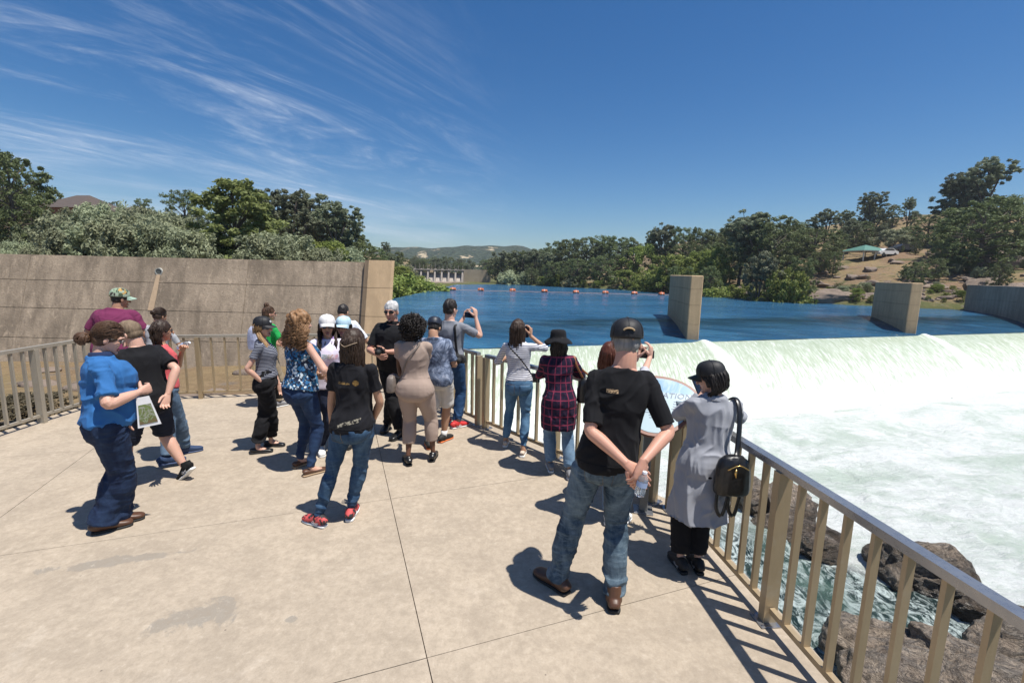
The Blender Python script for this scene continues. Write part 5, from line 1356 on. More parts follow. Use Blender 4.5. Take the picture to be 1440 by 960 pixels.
        for j in range(4):
            b = Wp + D * (.50 - .02 * abs(j - 1)) * L + T * (.165 - .11 * j) * L
            ln = (.42, .47, .44, .35)[j] * L; p = [b]; d = (D + T * (.10 - .07 * j)).normalized(); cj = c * (0.85 + .12 * j)
            for seg, fr in enumerate((.42, .32, .26)):
                a = cj * (0.75, 1.35, 1.0)[seg]; d = (d * math.cos(a) + N * math.sin(a)).normalized(); ax = T
                N2 = N; p.append(p[-1] + d * ln * fr)
                # rotate N with the finger so it keeps curling
                N_ = (N * math.cos(a) - D * math.sin(a)) if seg < 0 else N
            mb.loft(p, [.053 * L, .050 * L, .046 * L, .036 * L], 8, T, 2)
            mb.ball(p[-1], .038 * L, 8, 5)
        b = Wp + D * .14 * L + T * .15 * L + N * .02 * L; d = (D * .72 + T * .62 + N * (.25 + .5 * c)).normalized()
        p = [b, b + d * .24 * L]; d2 = (d + D * .35 + N * .3 * c - T * .25).normalized(); p.append(p[-1] + d2 * .20 * L); p.append(p[-1] + (d2 + D * .1).normalized() * .13 * L)
        mb.loft(p, [.085 * L, .070 * L, .058 * L, .042 * L], 8, N, 2); mb.ball(p[-1], .043 * L, 8, 5)
    def head_pt(s, x, y, z): return s.hc + s.hm @ (Vector((x, y, z)) * s.k)
    def build_body(s, legs_bare):
        h, k = s.h, s.k; ms = []
        m = MB(); s.torso(m, -0.012); ms.append(remesh(m, .014, 1))
        for i in (0, 1):
            m = MB(); ts = [0, .35, .8, 1, 1.3, 1.6, 1.9, 2.0]; s.limb(m, s.leg_pts(i, ts), [s.legr(t) * (1 if legs_bare else .80) for t in ts])
            fy = s.fdir(i); m.loft([s.ank[i] + Vector((0, 0, 0)), s.ank[i] - Vector((0, 0, .02 * h)) + fy * .03 * h, s.ank[i] - Vector((0, 0, .033 * h)) + fy * .085 * h], [(.021 * h, .024 * h), (.022 * h, .018 * h), (.022 * h, .009 * h)], 10, s.lat(0), 2)
            ms.append(remesh(m, .009 if legs_bare else .016, 1))
            m = MB(); ts = [0, .35, .8, 1, 1.3, 1.7, 1.95, 2.0]; pts = s.arm_pts(i, ts)
            s.limb(m, pts, [s.armr(t) * (.80 if t < .4 else 1) for t in ts]); m.ball(s.sh[i], s.armr(0) * .8)
            s.hand(m, i); ms.append(remesh(m, .0042 if s.near else .0055, 2, fac=.5))
        # head
        m = MB(); H = s.head_pt; R = s.hm
        m.ball(H(0, -.012, .030), (.076 * k, .098 * k, .092 * k), 20, 14, R)
        m.loft([H(0, .02, .02), H(0, .028, -.03), H(0, .034, -.068), H(0, .044, -.098), H(0, .05, -.112)], [(.068 * k, .066 * k), (.064 * k, .060 * k), (.054 * k, .052 * k), (.034 * k, .036 * k), (.02 * k, .02 * k)], 18, R @ Vector((1, 0, 0)), 3, 2.3)
        m.loft([H(0, .086, .022), H(0, .100, -.002), H(0, .113, -.026), H(0, .104, -.036)], [(.010 * k, .010 * k), (.010 * k, .012 * k), (.016 * k, .012 * k), (.012 * k, .006 * k)], 10, R @ Vector((1, 0, 0)), 2)
        m.loft([H(-.05, .066, .028), H(-.02, .084, .032), H(.02, .084, .032), H(.05, .066, .028)], [.011 * k] * 4, 8, (0, 0, 1), 2)
        for e in (-1, 1):
            m.ball(H(.04 * e, .064, -.022), (.022 * k, .022 * k, .020 * k), 10, 7, R)
            m.ball(H(.076 * e, -.006, -.012), (.010 * k, .019 * k, .031 * k), 10, 8, R @ Matrix.Rotation(.35 * e, 3, 'Z') @ Matrix.Rotation(-.2, 3, 'X'))
        m.ball(H(0, .078, -.098), (.022 * k, .018 * k, .016 * k), 10, 7, R)
        nr = (.038 if s.sex == 'm' else .030) * h
        m.loft([s.spine(.815), s.spine(.845) + Vector((0, -.002 * h, 0)), s.hc + s.hm @ Vector((0, -.022 * k, -.07 * k)), s.hc + s.hm @ Vector((0, -.018 * k, -.02 * k))], [(nr * 1.5, nr * 1.1), (nr * 1.04, nr * 1.0), (nr * .92, nr * .95), (nr * .8, nr * .9)], 16, s.lat(.7), 3)
        ms.append(remesh(m, .0048 if s.near else .0056, 3, fac=.55))
        s.body = obj('body', join_mesh(ms, 'body'), s.skin, s.root)
        # lips, eyes, brows
        m = MB()
        m.loft([H(-.024, .084, -.066), H(-.010, .0925, -.0625), H(0, .094, -.064), H(.010, .0925, -.0625), H(.024, .084, -.066)], [.002 * k, .0048 * k, .0045 * k, .0048 * k, .002 * k], 6, (0, 0, 1), 2)
        m.loft([H(-.020, .084, -.070), H(0, .0925, -.0735), H(.020, .084, -.070)], [.002 * k, .0062 * k, .002 * k], 6, (0, 0, 1), 3)
        m.build('lips', LIPS, s.root, smooth=True)
        for e in (-1, 1):
            m = MB().ball(H(.031 * e, .0735, .006), (.0135 * k, .0115 * k, .0085 * k), 10, 7, R); ey = m.build('eye', EYEW, s.root, smooth=True)
            MB().ball(H(.031 * e, .0835, .006), (.0055 * k, .003 * k, .0055 * k), 8, 5, R).build('iris', EYEI, ey, smooth=True)
            MB().loft([H(.014 * e, .0935, .029), H(.03 * e, .0915, .036), H(.05 * e, .076, .030)], [.002 * k, .0038 * k, .002 * k], 6, (0, 0, 1), 2).build('eyebrow', HAIR['darkbrown'], s.root, smooth=True)
    def fdir(s, i):
        d = Vector((-math.sin(s.fyaw[i]), math.cos(s.fyaw[i]), 0)); return Vector((d.x * math.cos(s.fp[i]), d.y * math.cos(s.fp[i]), -math.sin(s.fp[i])))
    # ---- clothes
    def garment(s, name, mb, mat, voxel=None, smooth=3, disp=None): return obj(name, remesh(mb, voxel or s.vx, smooth, disp, name), mat, s.root)
    def shirt(s, mat, hem=.50, sleeve=.75, off=.012, name='shirt', amp=.008, neck=.838, flare=.012, sl_r=None, seed=None, sleeveless=False, hemw=0, extra=None, vneck=False):
        m = MB(); base = [q for q in s.prof if hem < q[0] < neck]
        def ip(z): return tuple(np.interp(z, [q[0] for q in s.prof], [q[j] for q in s.prof]) for j in (1, 2, 3))
        a, b, y = ip(hem); pr = [(hem, a, b, y)] + base; a, b, y = ip(neck); pr.append((neck, a, b, y))
        # straighten the waist of a loose shirt
        s.torso(m, lambda z: off + flare * max(0, min(1, (.66 - z) / .06)) * (1 if z > .56 else .6), prof=pr)
        if not sleeveless:
            for i in (0, 1):
                ts = [0, .35, .8, 1, 1.3, 1.7, 1.95]; ts = [t for t in ts if t < sleeve] + [sleeve]
                pts = s.arm_pts(i, ts)
                d = (s.sh[i] - s.spine(.80)).normalized()
                pts = [s.spine(.795) + d * .03 * s.h, s.sh[i] - Vector((0, 0, .002 * s.h))] + pts[1:]
                so_ = sl_r if sl_r is not None else .010
                rr = [.034 * s.h * s.bulk ** .5, s.armr(0) + off * .9] + [s.armr(t) + so_ * (.75 if t < .5 else 1) + (.004 if t == sleeve else 0) for t in ts[1:]]
                s.limb(m, pts, rr, 14)
                m.ball(s.sh[i], s.armr(0) + off)
        else:
            for i in (0, 1): m.ball(s.sh[i].lerp(s.spine(.80), .25) + Vector((0, 0, -.003)), s.armr(0) * 1.0 + off * .6)
        if extra: extra(m)
        sd = s.seed if seed is None else seed
        return s.garment(name, m, mat, None, 3, fold(sd, amp))
    def trousers(s, mat, style='straight', top=.60, amp=.006, name='trousers', t_end=1.93, hemr=None, off=.008):
        m = MB(); h = s.h
        pr = [q for q in s.prof if q[0] < top]; a, b, y = tuple(np.interp(top, [q[0] for q in s.prof], [q[j] for q in s.prof]) for j in (1, 2, 3)); pr = pr + [(top, a, b, y)]
        s.torso(m, off, prof=pr)
        st = {'skinny': ([.006, .007, .008, .008, .006, .006, .008], None), 'straight': ([.012, .016, .020, .021, .019, .023, .030], None), 'boot': ([.010, .012, .014, .017, .026, .042, .060], None),
              'wide': ([.012, .020, .028, .030, .032, .034, .036], None), 'shorts': ([.016, .022, .036, .04, .04, .04, .04], None), 'crop': ([.014, .018, .022, .022, .020, .022, .022], None), 'flare': ([.010, .012, .014, .016, .02, .026, .032], None)}[style][0]
        for i in (0, 1):
            ts = [0, .35, .8, 1, 1.3, 1.6, 1.9]; xx = list(ts); keep = [t for t in ts if t < t_end] + [t_end]
            pts = s.leg_pts(i, keep); rr = [s.legr(t) + np.interp(t, xx, st) * h / 1.7 for t in keep]
            pts = [s.hipj[i] + Vector((0, 0, .03 * h))] + pts; rr = [rr[0] * .9] + rr
            s.limb(m, pts, rr, 16)
        return s.garment(name, m, mat, None, 6, fold_leg(s.seed + 3, amp, .285 * h, .09 * h))
    def belt(s, mat, z=.575, off=.014):
        def ip(z): return tuple(np.interp(z, [q[0] for q in s.prof], [q[j] for q in s.prof]) for j in (1, 2, 3))
        pr = [(zz,) + ip(zz) for zz in (z - .010, z + .010)]; m = MB(); s.torso(m, off, prof=pr, sub=1, n=28); return m.build('belt', mat, s.root, smooth=False)
    def shoes(s, mat, sole, length=.152, w=1.0, kind='sneaker', socks=None, accent=None):
        h = s.h; L = length * h
        for i in (0, 1):
            f = s.fdir(i); A = s.ank[i]; sd = Vector((f.y, -f.x, 0)).normalized(); up = sd.cross(f).normalized()
            base = A - up * (.045 * h)
            def Q(y, z): return base + f * y * L + up * z
            m = MB()
            if kind == 'sandal': hh = [(-.28, .010, .6), (.0, .013, .62), (.3, .012, .8), (.55, .011, .85), (.68, .008, .5)]
            elif kind == 'flat': hh = [(-.30, .024, .55), (-.2, .030, .72), (.05, .024, .74), (.35, .018, .92), (.6, .014, .82), (.70, .009, .45)]
            else: hh = [(-.33, .026, .55), (-.26, .040, .74), (-.05, .046, .78), (.15, .038, .84), (.38, .028, .98), (.6, .021, .86), (.69, .013, .5)]
            m.loft([Q(y, .012 + b) for y, b, a in hh], [(a * .044 * h / 1.75 * 1.75 * w * .62, b) for y, b, a in hh], 14, sd, 3, 2.5)
            if kind in ('sneaker', 'boot'):
                m.loft([Q(-.10, .05), A + Vector((0, 0, (.035 if kind == 'boot' else .008) * h)) - f * .006], [(.030 * h, .034 * h), (.025 * h, .029 * h)], 12, sd, 1)
            o = obj('shoe', remesh(m, .006, 2, None, 'shoe'), mat, s.root)
            if accent:
                am = MB()
                for e in (-1, 1):
                    for (y0_, z0_), (y1_, z1_) in (((-.10, .022), (.10, .050)), ((.02, .022), (.20, .044)), ((-.14, .040), (.14, .030))):
                        q0 = Q(y0_, z0_) + sd * e * .0265 * h * .78 * w; q1 = Q(y1_, z1_) + sd * e * .0265 * h * .80 * w; am.bar(q0, q1, .007, .004, f)
                am.build('side_stripe', accent, o)
            m = MB(); ss = [(-.335, .62), (-.2, .80), (.05, .76), (.35, .98), (.6, .86), (.70, .5)]
            m.loft([Q(y, .010) for y, a in ss], [(a * .0275 * h * w * 1.02, .012) for y, a in ss], 14, sd, 3, 3)
            obj('sole', remesh(m, .006, 1, None, 'sole'), sole, o)
            if socks:
                m = MB(); m.loft([A - Vector((0, 0, .01 * h)), A + (s.knee[i] - A).normalized() * .045 * h], [s.legr(2) * 1.12, s.legr(1.8) * 1.15], 12, (1, 0, 0)); m.build('sock', socks, s.root, smooth=True)
    def pockets(s, tro, mat, n=6):
        from mathutils.bvhtree import BVHTree
        bv = BVHTree.FromPolygons([v.co.copy() for v in tro.data.vertices], [tuple(q.vertices) for q in tro.data.polygons])
        for e in (-1, 1):
            vs = []; fs = []
            for i in range(n + 1):
                z = (.528 - .075 * i / n) * s.h
                for j in range(n + 1):
                    an = rad(-90 + e * (12 + 44 * j / n)); zz = z - (.010 * s.h * (1 - abs(2 * j / n - 1)) if i == n else 0)
                    o_ = Vector((s.P.x, s.P.y, zz)); d = Vector((math.cos(an), math.sin(an), 0)); hit = bv.ray_cast(o_ + d * .5, -d)
                    q = hit[0] if hit[0] is not None else o_ + d * .15; vs += [q + d * .0035]
            fs = [(i * (n + 1) + j, i * (n + 1) + j + 1, (i + 1) * (n + 1) + j + 1, (i + 1) * (n + 1) + j) for i in range(n) for j in range(n)]
            o = MB().add(vs, fs).build('pocket', mat, s.root, smooth=True); so_ = o.modifiers.new('t', 'SOLIDIFY'); so_.thickness = .004; so_.offset = -1
            m = MB(); K = n + 1; ring = [vs[j] for j in range(K)] + [vs[i * K + n] for i in range(1, K)] + [vs[n * K + j] for j in range(n - 1, -1, -1)] + [vs[i * K] for i in range(n - 1, -1, -1)]
            m.loft(ring, [.0016] * len(ring), 4); m.build('stitching', STITCH, o)
    def hem(s, garment, z, mat=None, r=.0028):
        from mathutils.bvhtree import BVHTree
        bv = BVHTree.FromPolygons([v.co.copy() for v in garment.data.vertices], [tuple(q.vertices) for q in garment.data.polygons])
        c = s.spine(z); ring = []
        for k in range(49):
            an = 2 * math.pi * k / 48; d = Vector((math.cos(an), math.sin(an), 0)); hit = bv.ray_cast(c + d * .6, -d, .58)
            if hit[0] is not None: ring.append(hit[0] + d * .0006)
        if len(ring) > 40: MB().loft(ring, [r] * len(ring), 5).build('hem', mat, garment, smooth=True)
    # ---- hair and hats
    def hair_base(s, mat, grow=.013, back=.022, up=.012, low=0.0, vox=.007, amp=.004, name='hair', side_drop=0.0, nape=0.0):
        k, H, R = s.k, s.head_pt, s.hm; m = MB()
        m.ball(H(0, -back, .030 + up), ((.076 + grow) * k, (.098 + grow * .6) * k, (.092 + grow * .7) * k), 20, 14, R)
        m.ball(H(0, -back - .026, -.014), ((.068 + grow) * k, (.062 + grow) * k, (.072 + nape) * k), 16, 12, R)
        if side_drop:
            for e in (-1, 1): m.loft([H(.066 * e, -.015, .05), H(.078 * e, -.012, -.01), H(.070 * e, -.006, -.01 - side_drop)], [(.02 * k, .04 * k), (.016 * k, .036 * k), (.008 * k, .02 * k)], 10, R @ Vector((1, 0, 0)), 2)
        def f(co):
            q = np.stack([co[:, 0] * 60, co[:, 1] * 60, co[:, 2] * 12], -1); return amp * vnoise(q, s.seed) + amp * .8 * vnoise(co * 26, s.seed + 1)
        o = obj(name, remesh(m, vox, 1, f, name), mat, s.root); s.hairo = o; return o
    def locks(s, mat, n=110, length=.30, wave=.0, spread=.085, back=.085, rad_=.011, front=0.0, seed=1, start_z=.10, name='hair_lock', end_jit=.03, sides=1.0, wf=3, fwd=0.0, taper=.25, minlen=.8, flat=.5):
        rnd = random.Random(seed); k, H = s.k, s.head_pt; m = MB()
        down = Vector((0, 0, -1))
        for j in range(n):
            a = rnd.uniform(-1, 1) * (math.pi * (.5 + .30 * front)); el = rnd.uniform(.05, 1.35)
            dx, dy, dz = math.sin(a) * math.cos(el), -math.cos(a) * math.cos(el), math.sin(el)
            p0 = H(dx * .083, -.018 + dy * .105, .035 + dz * .098)
            p1 = H(dx * .098 + .0, -.022 + dy * .118, .01 + dz * .03)
            Ln = length * rnd.uniform(minlen, 1.05); xx = math.sin(a)
            p2 = s.hc + s.hm @ (Vector((xx * .100 * sides, -.030 - abs(math.cos(a)) * .085, -.075)) * k) + Vector((0, 0, 0))
            p3 = s.hc + s.hm @ (Vector((xx * spread, -back + (1 - abs(math.cos(a))) * .045 + fwd, 0)) * k) + down * (.075 + (Ln - .075) * .62) * k
            p4 = s.hc + s.hm @ (Vector((xx * spread * .92, -back + .01 + (1 - abs(math.cos(a))) * .04 + fwd, 0)) * k) + down * Ln * k
            pts = [p0, p1, p2] + ([p3, p4] if Ln > .13 else [])
            jit = [0, .006, .012, .02, end_jit]
            pts = [p + Vector((rnd.uniform(-1, 1), rnd.uniform(-1, 1), rnd.uniform(-1, 1) * .4)) * jit[q] * k for q, p in enumerate(pts)]
            if wave:
                pp = []; ph = rnd.uniform(0, 6.28); NN = 4 * wf
                for q in range(NN + 1):
                    t = q / NN * (len(pts) - 1); b = int(min(t, len(pts) - 2)); v = pts[b].lerp(pts[b + 1], t - b)
                    pp.append(v + Vector((math.sin(ph + q * 1.9), math.cos(ph + q * 1.9), .3 * math.sin(q * 1.3 + ph))) * wave * k * min(1, q / 3))
                pts = pp
            r_ = rad_ * rnd.uniform(.6, 1.2) * k; L_ = len(pts)
            m.loft(pts, [(r_ * (1 - (1 - taper) * (q / (L_ - 1)) ** 1.5), r_ * flat * (1 - (1 - taper) * (q / (L_ - 1)) ** 1.5)) for q in range(L_)], 5, (1, 0, 0), 2 if not wave else 1)
        me = m.mesh('hair_strands'); me.shade_smooth(); o = obj('hair_strands', me, mat, s.hairo); o['kind'] = 'stuff'; return o
    def comb(s, mat, to=(0, -.10, .0), n=220, seed=2, rr=.0035):
        rnd = random.Random(seed); m = MB(); T_ = Vector(to)
        for j in range(n):
            a = rnd.uniform(-2.2, 2.2); el = rnd.uniform(-.15, 1.45); q0 = Vector((math.sin(a) * math.cos(el), math.cos(a) * math.cos(el), math.sin(el)))
            if q0.y > .35 and q0.z < .45: continue
            q1 = T_ + Vector((rnd.gauss(0, .012), 0, rnd.gauss(0, .012))); t1 = Vector((q1.x / .09, (q1.y + .02) / .105, (q1.z - .035) / .1)).normalized(); pts = []
            for t in (0, .25, .5, .75, 1):
                d = q0.lerp(t1, t).normalized(); g = 1.06 + .012 * math.sin(9 * t + a * 3); pts.append(s.head_pt(d.x * .087 * g, -.022 + d.y * .1 * g, .038 + d.z * .099 * g))
            m.loft(pts, [(rr * s.k, rr * .6 * s.k)] * 5, 4, (1, 0, 0), 2)
        me = m.mesh('hair_strands'); me.shade_smooth(); o = obj('hair_strands', me, mat, s.hairo); o['kind'] = 'stuff'; return o
    def bun(s, mat, pos=(0, -.12, .03), r=.042, seed=0):
        rnd = random.Random(seed); c = s.head_pt(*pos); m = MB(); r *= s.k; m.ball(c, r * .8)
        for j in range(16):
            ax = Vector((rnd.gauss(0, 1), rnd.gauss(0, 1), rnd.gauss(0, 1))).normalized(); u_ = ax.orthogonal().normalized(); v_ = ax.cross(u_)
            pts = [c + (u_ * math.cos(q * .5) + v_ * math.sin(q * .5)) * r * rnd.uniform(.85, 1.0) for q in range(8)]
            m.loft(pts, [r * .22] * 8, 6, ax, 1)
        me = m.mesh('hair_bun'); me.shade_smooth(); return obj('hair_bun', me, mat, s.hairo)
    def cap(s, mat, brim_mat=None, yaw=0.0, hgt=.078, brim=.075, tilt=0.0, patch=None, up=.0):
        brim_mat = brim_mat or mat; k = s.k; R = s.hm @ Matrix.Rotation(rad(yaw), 3, 'Z') @ Matrix.Rotation(rad(tilt), 3, 'X'); C = s.head_pt(0, -.012, .040 + up)
        def Hc(x, y, z): return C + R @ (Vector((x, y, z)) * k)
        vs, fs = [], []; n = 28; prof = [(1.0, -.012), (1.012, .0), (1.0, .025), (.95, .05), (.84, .072), (.66, .088), (.42, .097), (.18, .101), (.0, .102)]
        for r_, z in prof:
            for q in range(n):
                a = 2 * math.pi * q / n; rib = 1 + .012 * math.cos(6 * a); vs.append(Hc(math.cos(a) * .094 * r_ * rib, math.sin(a) * .114 * r_ * rib, z * hgt / .078))
        for i in range(len(prof) - 1): fs += [(i * n + q, i * n + (q + 1) % n, (i + 1) * n + (q + 1) % n, (i + 1) * n + q) for q in range(n)]
        fs.append(tuple(range(n))[::-1])
        me = MB().add(vs, fs).mesh('cap'); me.shade_smooth(); o = obj('cap', me, mat, s.root)
        # brim
        m = MB(); rows = []
        for t in np.linspace(0, 1, 6):
            row = []
            for q in np.linspace(-1, 1, 15):
                a = math.pi / 2 + q * 1.12; bx, by = math.cos(a) * .096, math.sin(a) * .116
                ext = t * brim * math.cos(q * 1.35) ** .7 if abs(q) < 1 else 0
                row.append((bx * (1 - .05 * t), by + ext, -.006 - .020 * t - .028 * (abs(q) ** 2) * t * .9 + .006 * (1 - q * q)))
            rows.append(row)
        nn = 15; top = [Hc(*p) for r_ in rows for p in r_]; bot = [Hc(p[0], p[1], p[2] - .004) for r_ in rows for p in r_]; K = len(top)
        fs = []
        for i in range(5):
            for q in range(nn - 1):
                a = i * nn + q; fs += [(a, a + nn, a + nn + 1, a + 1), (K + a, K + a + 1, K + a + nn + 1, K + a + nn)]
        ed = [5 * nn + q for q in range(nn)]
        fs += [(ed[q], K + ed[q], K + ed[q + 1], ed[q + 1]) for q in range(nn - 1)]
        me = MB().add(top + bot, fs).mesh('brim'); me.shade_smooth(); obj('brim', me, brim_mat, o)
        MB().ball(Hc(0, 0, .102 * hgt / .078), .008 * k, 8, 5).build('button', brim_mat, o, smooth=True)
        # back strap and seams
        m = MB()
        for q in range(6):
            a = 2 * math.pi * (q + .5) / 6
            m.loft([Hc(math.cos(a) * .094 * r_ * 1.004, math.sin(a) * .114 * r_ * 1.004, z * hgt / .078 + .0008) for r_, z in prof[1:]], [.0016] * (len(prof) - 1), 4)
        m.build('seam', brim_mat, o)
        if patch is not None: patch(s, o, Hc)
        return o
    def sunglasses(s, lens, frame, w=.031, hgt=.019, z=.008, name='sunglasses'):
        k, H, R = s.k, s.head_pt, s.hm; o = None; m = MB()
        for e in (-1, 1): m.loft([H(.056 * e, .078, z + .008), H(.074 * e, .05, z + .006), H(.084 * e, -.01, z + .0)], [.0028 * k, .0028 * k, .0025 * k], 6, (0, 0, 1))
        m.loft([H(-.012, .100, z + .006), H(.012, .100, z + .006)], [.003 * k] * 2, 6, (0, 0, 1))
        for e in (-1, 1):
            pts = [H(.032 * e + math.cos(a) * w * .95, .0925 - abs(.032 * e + math.cos(a) * w) * .16, z + math.sin(a) * hgt) for a in np.linspace(0, 2 * math.pi, 15)]
            m.loft(pts, [.0022 * k] * 15, 5, (0, 1, 0), 1)
        o = m.build(name, frame, s.root, smooth=True)
        for e in (-1, 1): MB().ball(H(.032 * e, .0915, z), (w * .95 * k, .006 * k, hgt * k), 12, 8, R @ Matrix.Rotation(-.16 * e, 3, 'Z')).build('lens', lens, o, smooth=True)
        return o
LIPS = plain('lip_skin', (0.36, 0.13, 0.11), .4); EYEW = plain('eye_white', (0.62, 0.58, 0.55), .25); EYEI = plain('dark_iris', (0.03, 0.02, 0.015), .15)
LENS = plain('dark_lens', (0.008, 0.008, 0.010), .08, 0, .05); FRAME = plain('black_frame', (0.012, 0.012, 0.012), .3); BLUELENS = plain('blue_mirror_lens', (0.03, 0.07, 0.13), .06, .3, .1)
BLK = cloth('black_cotton', (0.012, 0.012, 0.014), .25); BLK = BLK.mat
CAPC = plain('black_cap_twill', (0.011, 0.011, 0.013), .62, 0, .3, 60, .3)
LEATHER = plain('black_leather', (0.010, 0.010, 0.011), .33, 0, .2, 30, .15); WHITE = plain('white_rubber', (0.72, 0.72, 0.70), .6); GOLD = plain('gold_metal', (0.7, 0.45, 0.15), .3, .9)
BLACKR = plain('black_rubber', (0.015, 0.015, 0.015), .7); GREYR = plain('grey_fabric', (0.2, 0.2, 0.21), .8); BROWNL = plain('brown_leather', (0.085, 0.038, 0.02), .45, 0, .25, 20, .2)
STITCH = plain('ochre_stitching', (.16, .13, .10), .8)
def tube_thing(name, pts, r, mat, parent=None, flat=1.0, sub=4, n=8, side=(0, 0, 1)):
    m = MB(); m.loft(pts, [(r, r * flat)] * len(pts), n, side, sub); return m.build(name, mat, parent, smooth=True)
# ================================================================== PEOPLE
P_ = {}
def only(k):
    import os
    w = os.environ.get('ONLY'); return (not w) or k in w.split(',')
# 20: man in black tee with hands behind his back
tee = cloth('black_tee_cotton', (0.011, 0.011, 0.013), .3)
o_ = tee.sep(tee.coord()); 
base = tee.b.inputs['Base Color'].links[0].from_socket
lg = tee.noise(1.0, 3, .7, 0, tee.coord('Object', (90, 10, 160)))
def boxmask(t, x0, x1, z0, z1, y1=0.0, soft=.004):
    o = t.sep(t.coord()); f = None
    for s_, a, b in ((0, x0, x1), (2, z0, z1)):
        m = t.math('MULTIPLY', t.math('GREATER_THAN', o[s_], a), t.math('LESS_THAN', o[s_], b)); f = m if f is None else t.math('MULTIPLY', f, m)
    return t.math('MULTIPLY', f, t.math('LESS_THAN', o[1], y1))
tee.l.new(tee.mix(tee.math('MULTIPLY', boxmask(tee, -.035, .035, 1.440, 1.462), tee.ramp(lg, [(.46, 0), (.5, 1)])), base, (.55, .38, .22)), tee.b.inputs['Base Color'])
jeans_man = denim('faded_blue_jeans', (0.022, 0.045, 0.075), (0.20, 0.27, 0.32), .95)
p = Person('man in black t-shirt, faded jeans and cap with hands behind his back', [(783, 826), (862, 848)], 853, 446, 84, 'm', 'pink', foot_yaw=(48, -2), bulk=.97, sho=.84, belly=.15, neck_u=878, lean=.03, near=True, elbpx=((832, 603, -.12), (934, 598, -.12)),
           hands=(('px', 881, 652, -.27), ('px', 905, 648, -.30)), poles=((-1, -.25, -.2), (1, -.35, -.2)), curl=(.25, .55), hdir=((.85, -.1, -.55), (-.25, -.25, -1)), palm=((0, .6, -.4), (-.5, 0.9, 0)), head_yaw=-2, head_pitch=16, arms_r=1.0, legs_r=1.0)
P_['man'] = p
sh_ = p.shirt(tee.mat, hem=.505, sleeve=.86, off=.012, sl_r=.016, amp=.012, flare=.012); tr_ = p.trousers(jeans_man, 'straight', .515, .012, 'jeans', 2.03, off=.006); p.pockets(tr_, jeans_man); p.hem(sh_, .528, BLK)
p.shoes(BROWNL, BLACKR, .160, 1.1, 'boot'); p.hair_base(HAIR['grey'], .004, .012, -.004, nape=-.012, vox=.006)
def arc_patch(s, o, Hc):
    m = MB(); pts = [Hc(math.sin(a) * .030, -.114 * math.cos(math.sin(a) * .3) * 1.0 - .002, .030 + math.cos(a) * .018) for a in np.linspace(-1.35, 1.35, 9)]
    m.loft(pts, [.0055 * s.k] * 9, 6, (0, 1, 0)); m.build('patch', plain('tan_embroidery', (.42, .30, .17), .8), o)
p.cap(CAPC, None, 0, .080, .07, 10, arc_patch)
# 21: woman in grey coat
p = Person('woman in long pale grey coat and black cap photographing with a phone', [(956, 799), (980, 800)], 990, 505, 92, 'f', 'pale', foot_yaw=(4, -4), bulk=1.0, near=True, lean=.05, neck_u=1006, hands=(('px', 986, 556, .30), ('px', 1004, 556, .32)), poles=((-1, -.1, -.8), (1, -.2, -.9)),
           curl=(.6, .6), head_yaw=48, head_pitch=16, palm=((.6, 1, .2), (-.6, 1, .2)), hair_top=.02)
P_['coat'] = p
gw = cloth('pale_grey_wool', (0.30, 0.31, 0.345), .12, .95, 260, .3).mat
def coat_skirt(m, p=p):
    h = p.h; c = p.spine(.5); c2 = (p.knee[0] + p.knee[1]) / 2
    pts = [p.spine(.56), p.spine(.50) + Vector((0, -.004, 0)), Vector((c2.x * .5, -.015, .40 * h)), Vector((c2.x * .8, -.02, .33 * h)), Vector((c2.x * .9, -.025, .275 * h))]
    m.loft(pts, [(.108 * h, .082 * h), (.120 * h, .096 * h), (.128 * h, .104 * h), (.136 * h, .110 * h), (.140 * h, .112 * h)], 24, (1, 0, 0), 3, 2.3)
p.shirt(gw, hem=.50, sleeve=1.88, off=.022, name='coat', amp=.017, sl_r=.020, flare=.012, extra=coat_skirt, neck=.842)
m = MB(); m.loft([p.spine(.835) + Vector((0, -.008, .0)), p.spine(.855) + Vector((0, -.012, 0))], [(.062 * p.h, .052 * p.h), (.046 * p.h, .042 * p.h)], 20, p.lat(1)); p.garment('collar', m, gw, .006, 2)
p.trousers(BLK, 'flare', .54, .006, 'trousers', 1.86)
p.shoes(BLACKR, BLACKR, .15, 1, 'sneaker', accent=plain('grey_lace', (.3, .3, .3)))
p.hair_base(HAIR['black'], .012, .020, .0, side_drop=.05, nape=.012); p.locks(HAIR['black'], 420, .150, 0, .090, .078, .0055, .45, 4, minlen=.8, end_jit=.012, flat=.6)
p.cap(CAPC, None, 0, .082, .072, 4)
p.sunglasses(LENS, FRAME, .024, .017, name='glasses')
# 12: woman in black tee, jeans, pink sneakers
t12 = cloth('black_print_tee', (0.013, 0.013, 0.016), .3); base = t12.b.inputs['Base Color'].links[0].from_socket
n_ = t12.noise(1, 3, .75, 0, t12.coord('Object', (70, 5, 130))); gold = (.36, .22, .07)
g1 = t12.math('MULTIPLY', boxmask(t12, -.075, .03, 1.232, 1.250), t12.ramp(n_, [(.46, 0), (.52, .75)]))
ob = t12.sep(t12.coord()); dx = t12.math('SUBTRACT', ob[0], .075); dz = t12.math('SUBTRACT', ob[2], 1.245)
rr_ = t12.math('SQRT', t12.math('ADD', t12.math('MULTIPLY', dx, dx), t12.math('MULTIPLY', dz, dz))); g2 = t12.math('MULTIPLY', t12.math('LESS_THAN', rr_, .024), t12.math('LESS_THAN', ob[1], 0)); g2 = t12.math('MULTIPLY', g2, t12.ramp(t12.noise(60, 2, .6, 0), [(.4, .3), (.55, .9)]))
n3_ = t12.noise(1, 3, .7, 0, t12.coord('Object', (45, 5, 60), (0, rad(-14), 0))); zz3 = t12.math('SUBTRACT', ob[2], t12.math('MULTIPLY', ob[0], .28))
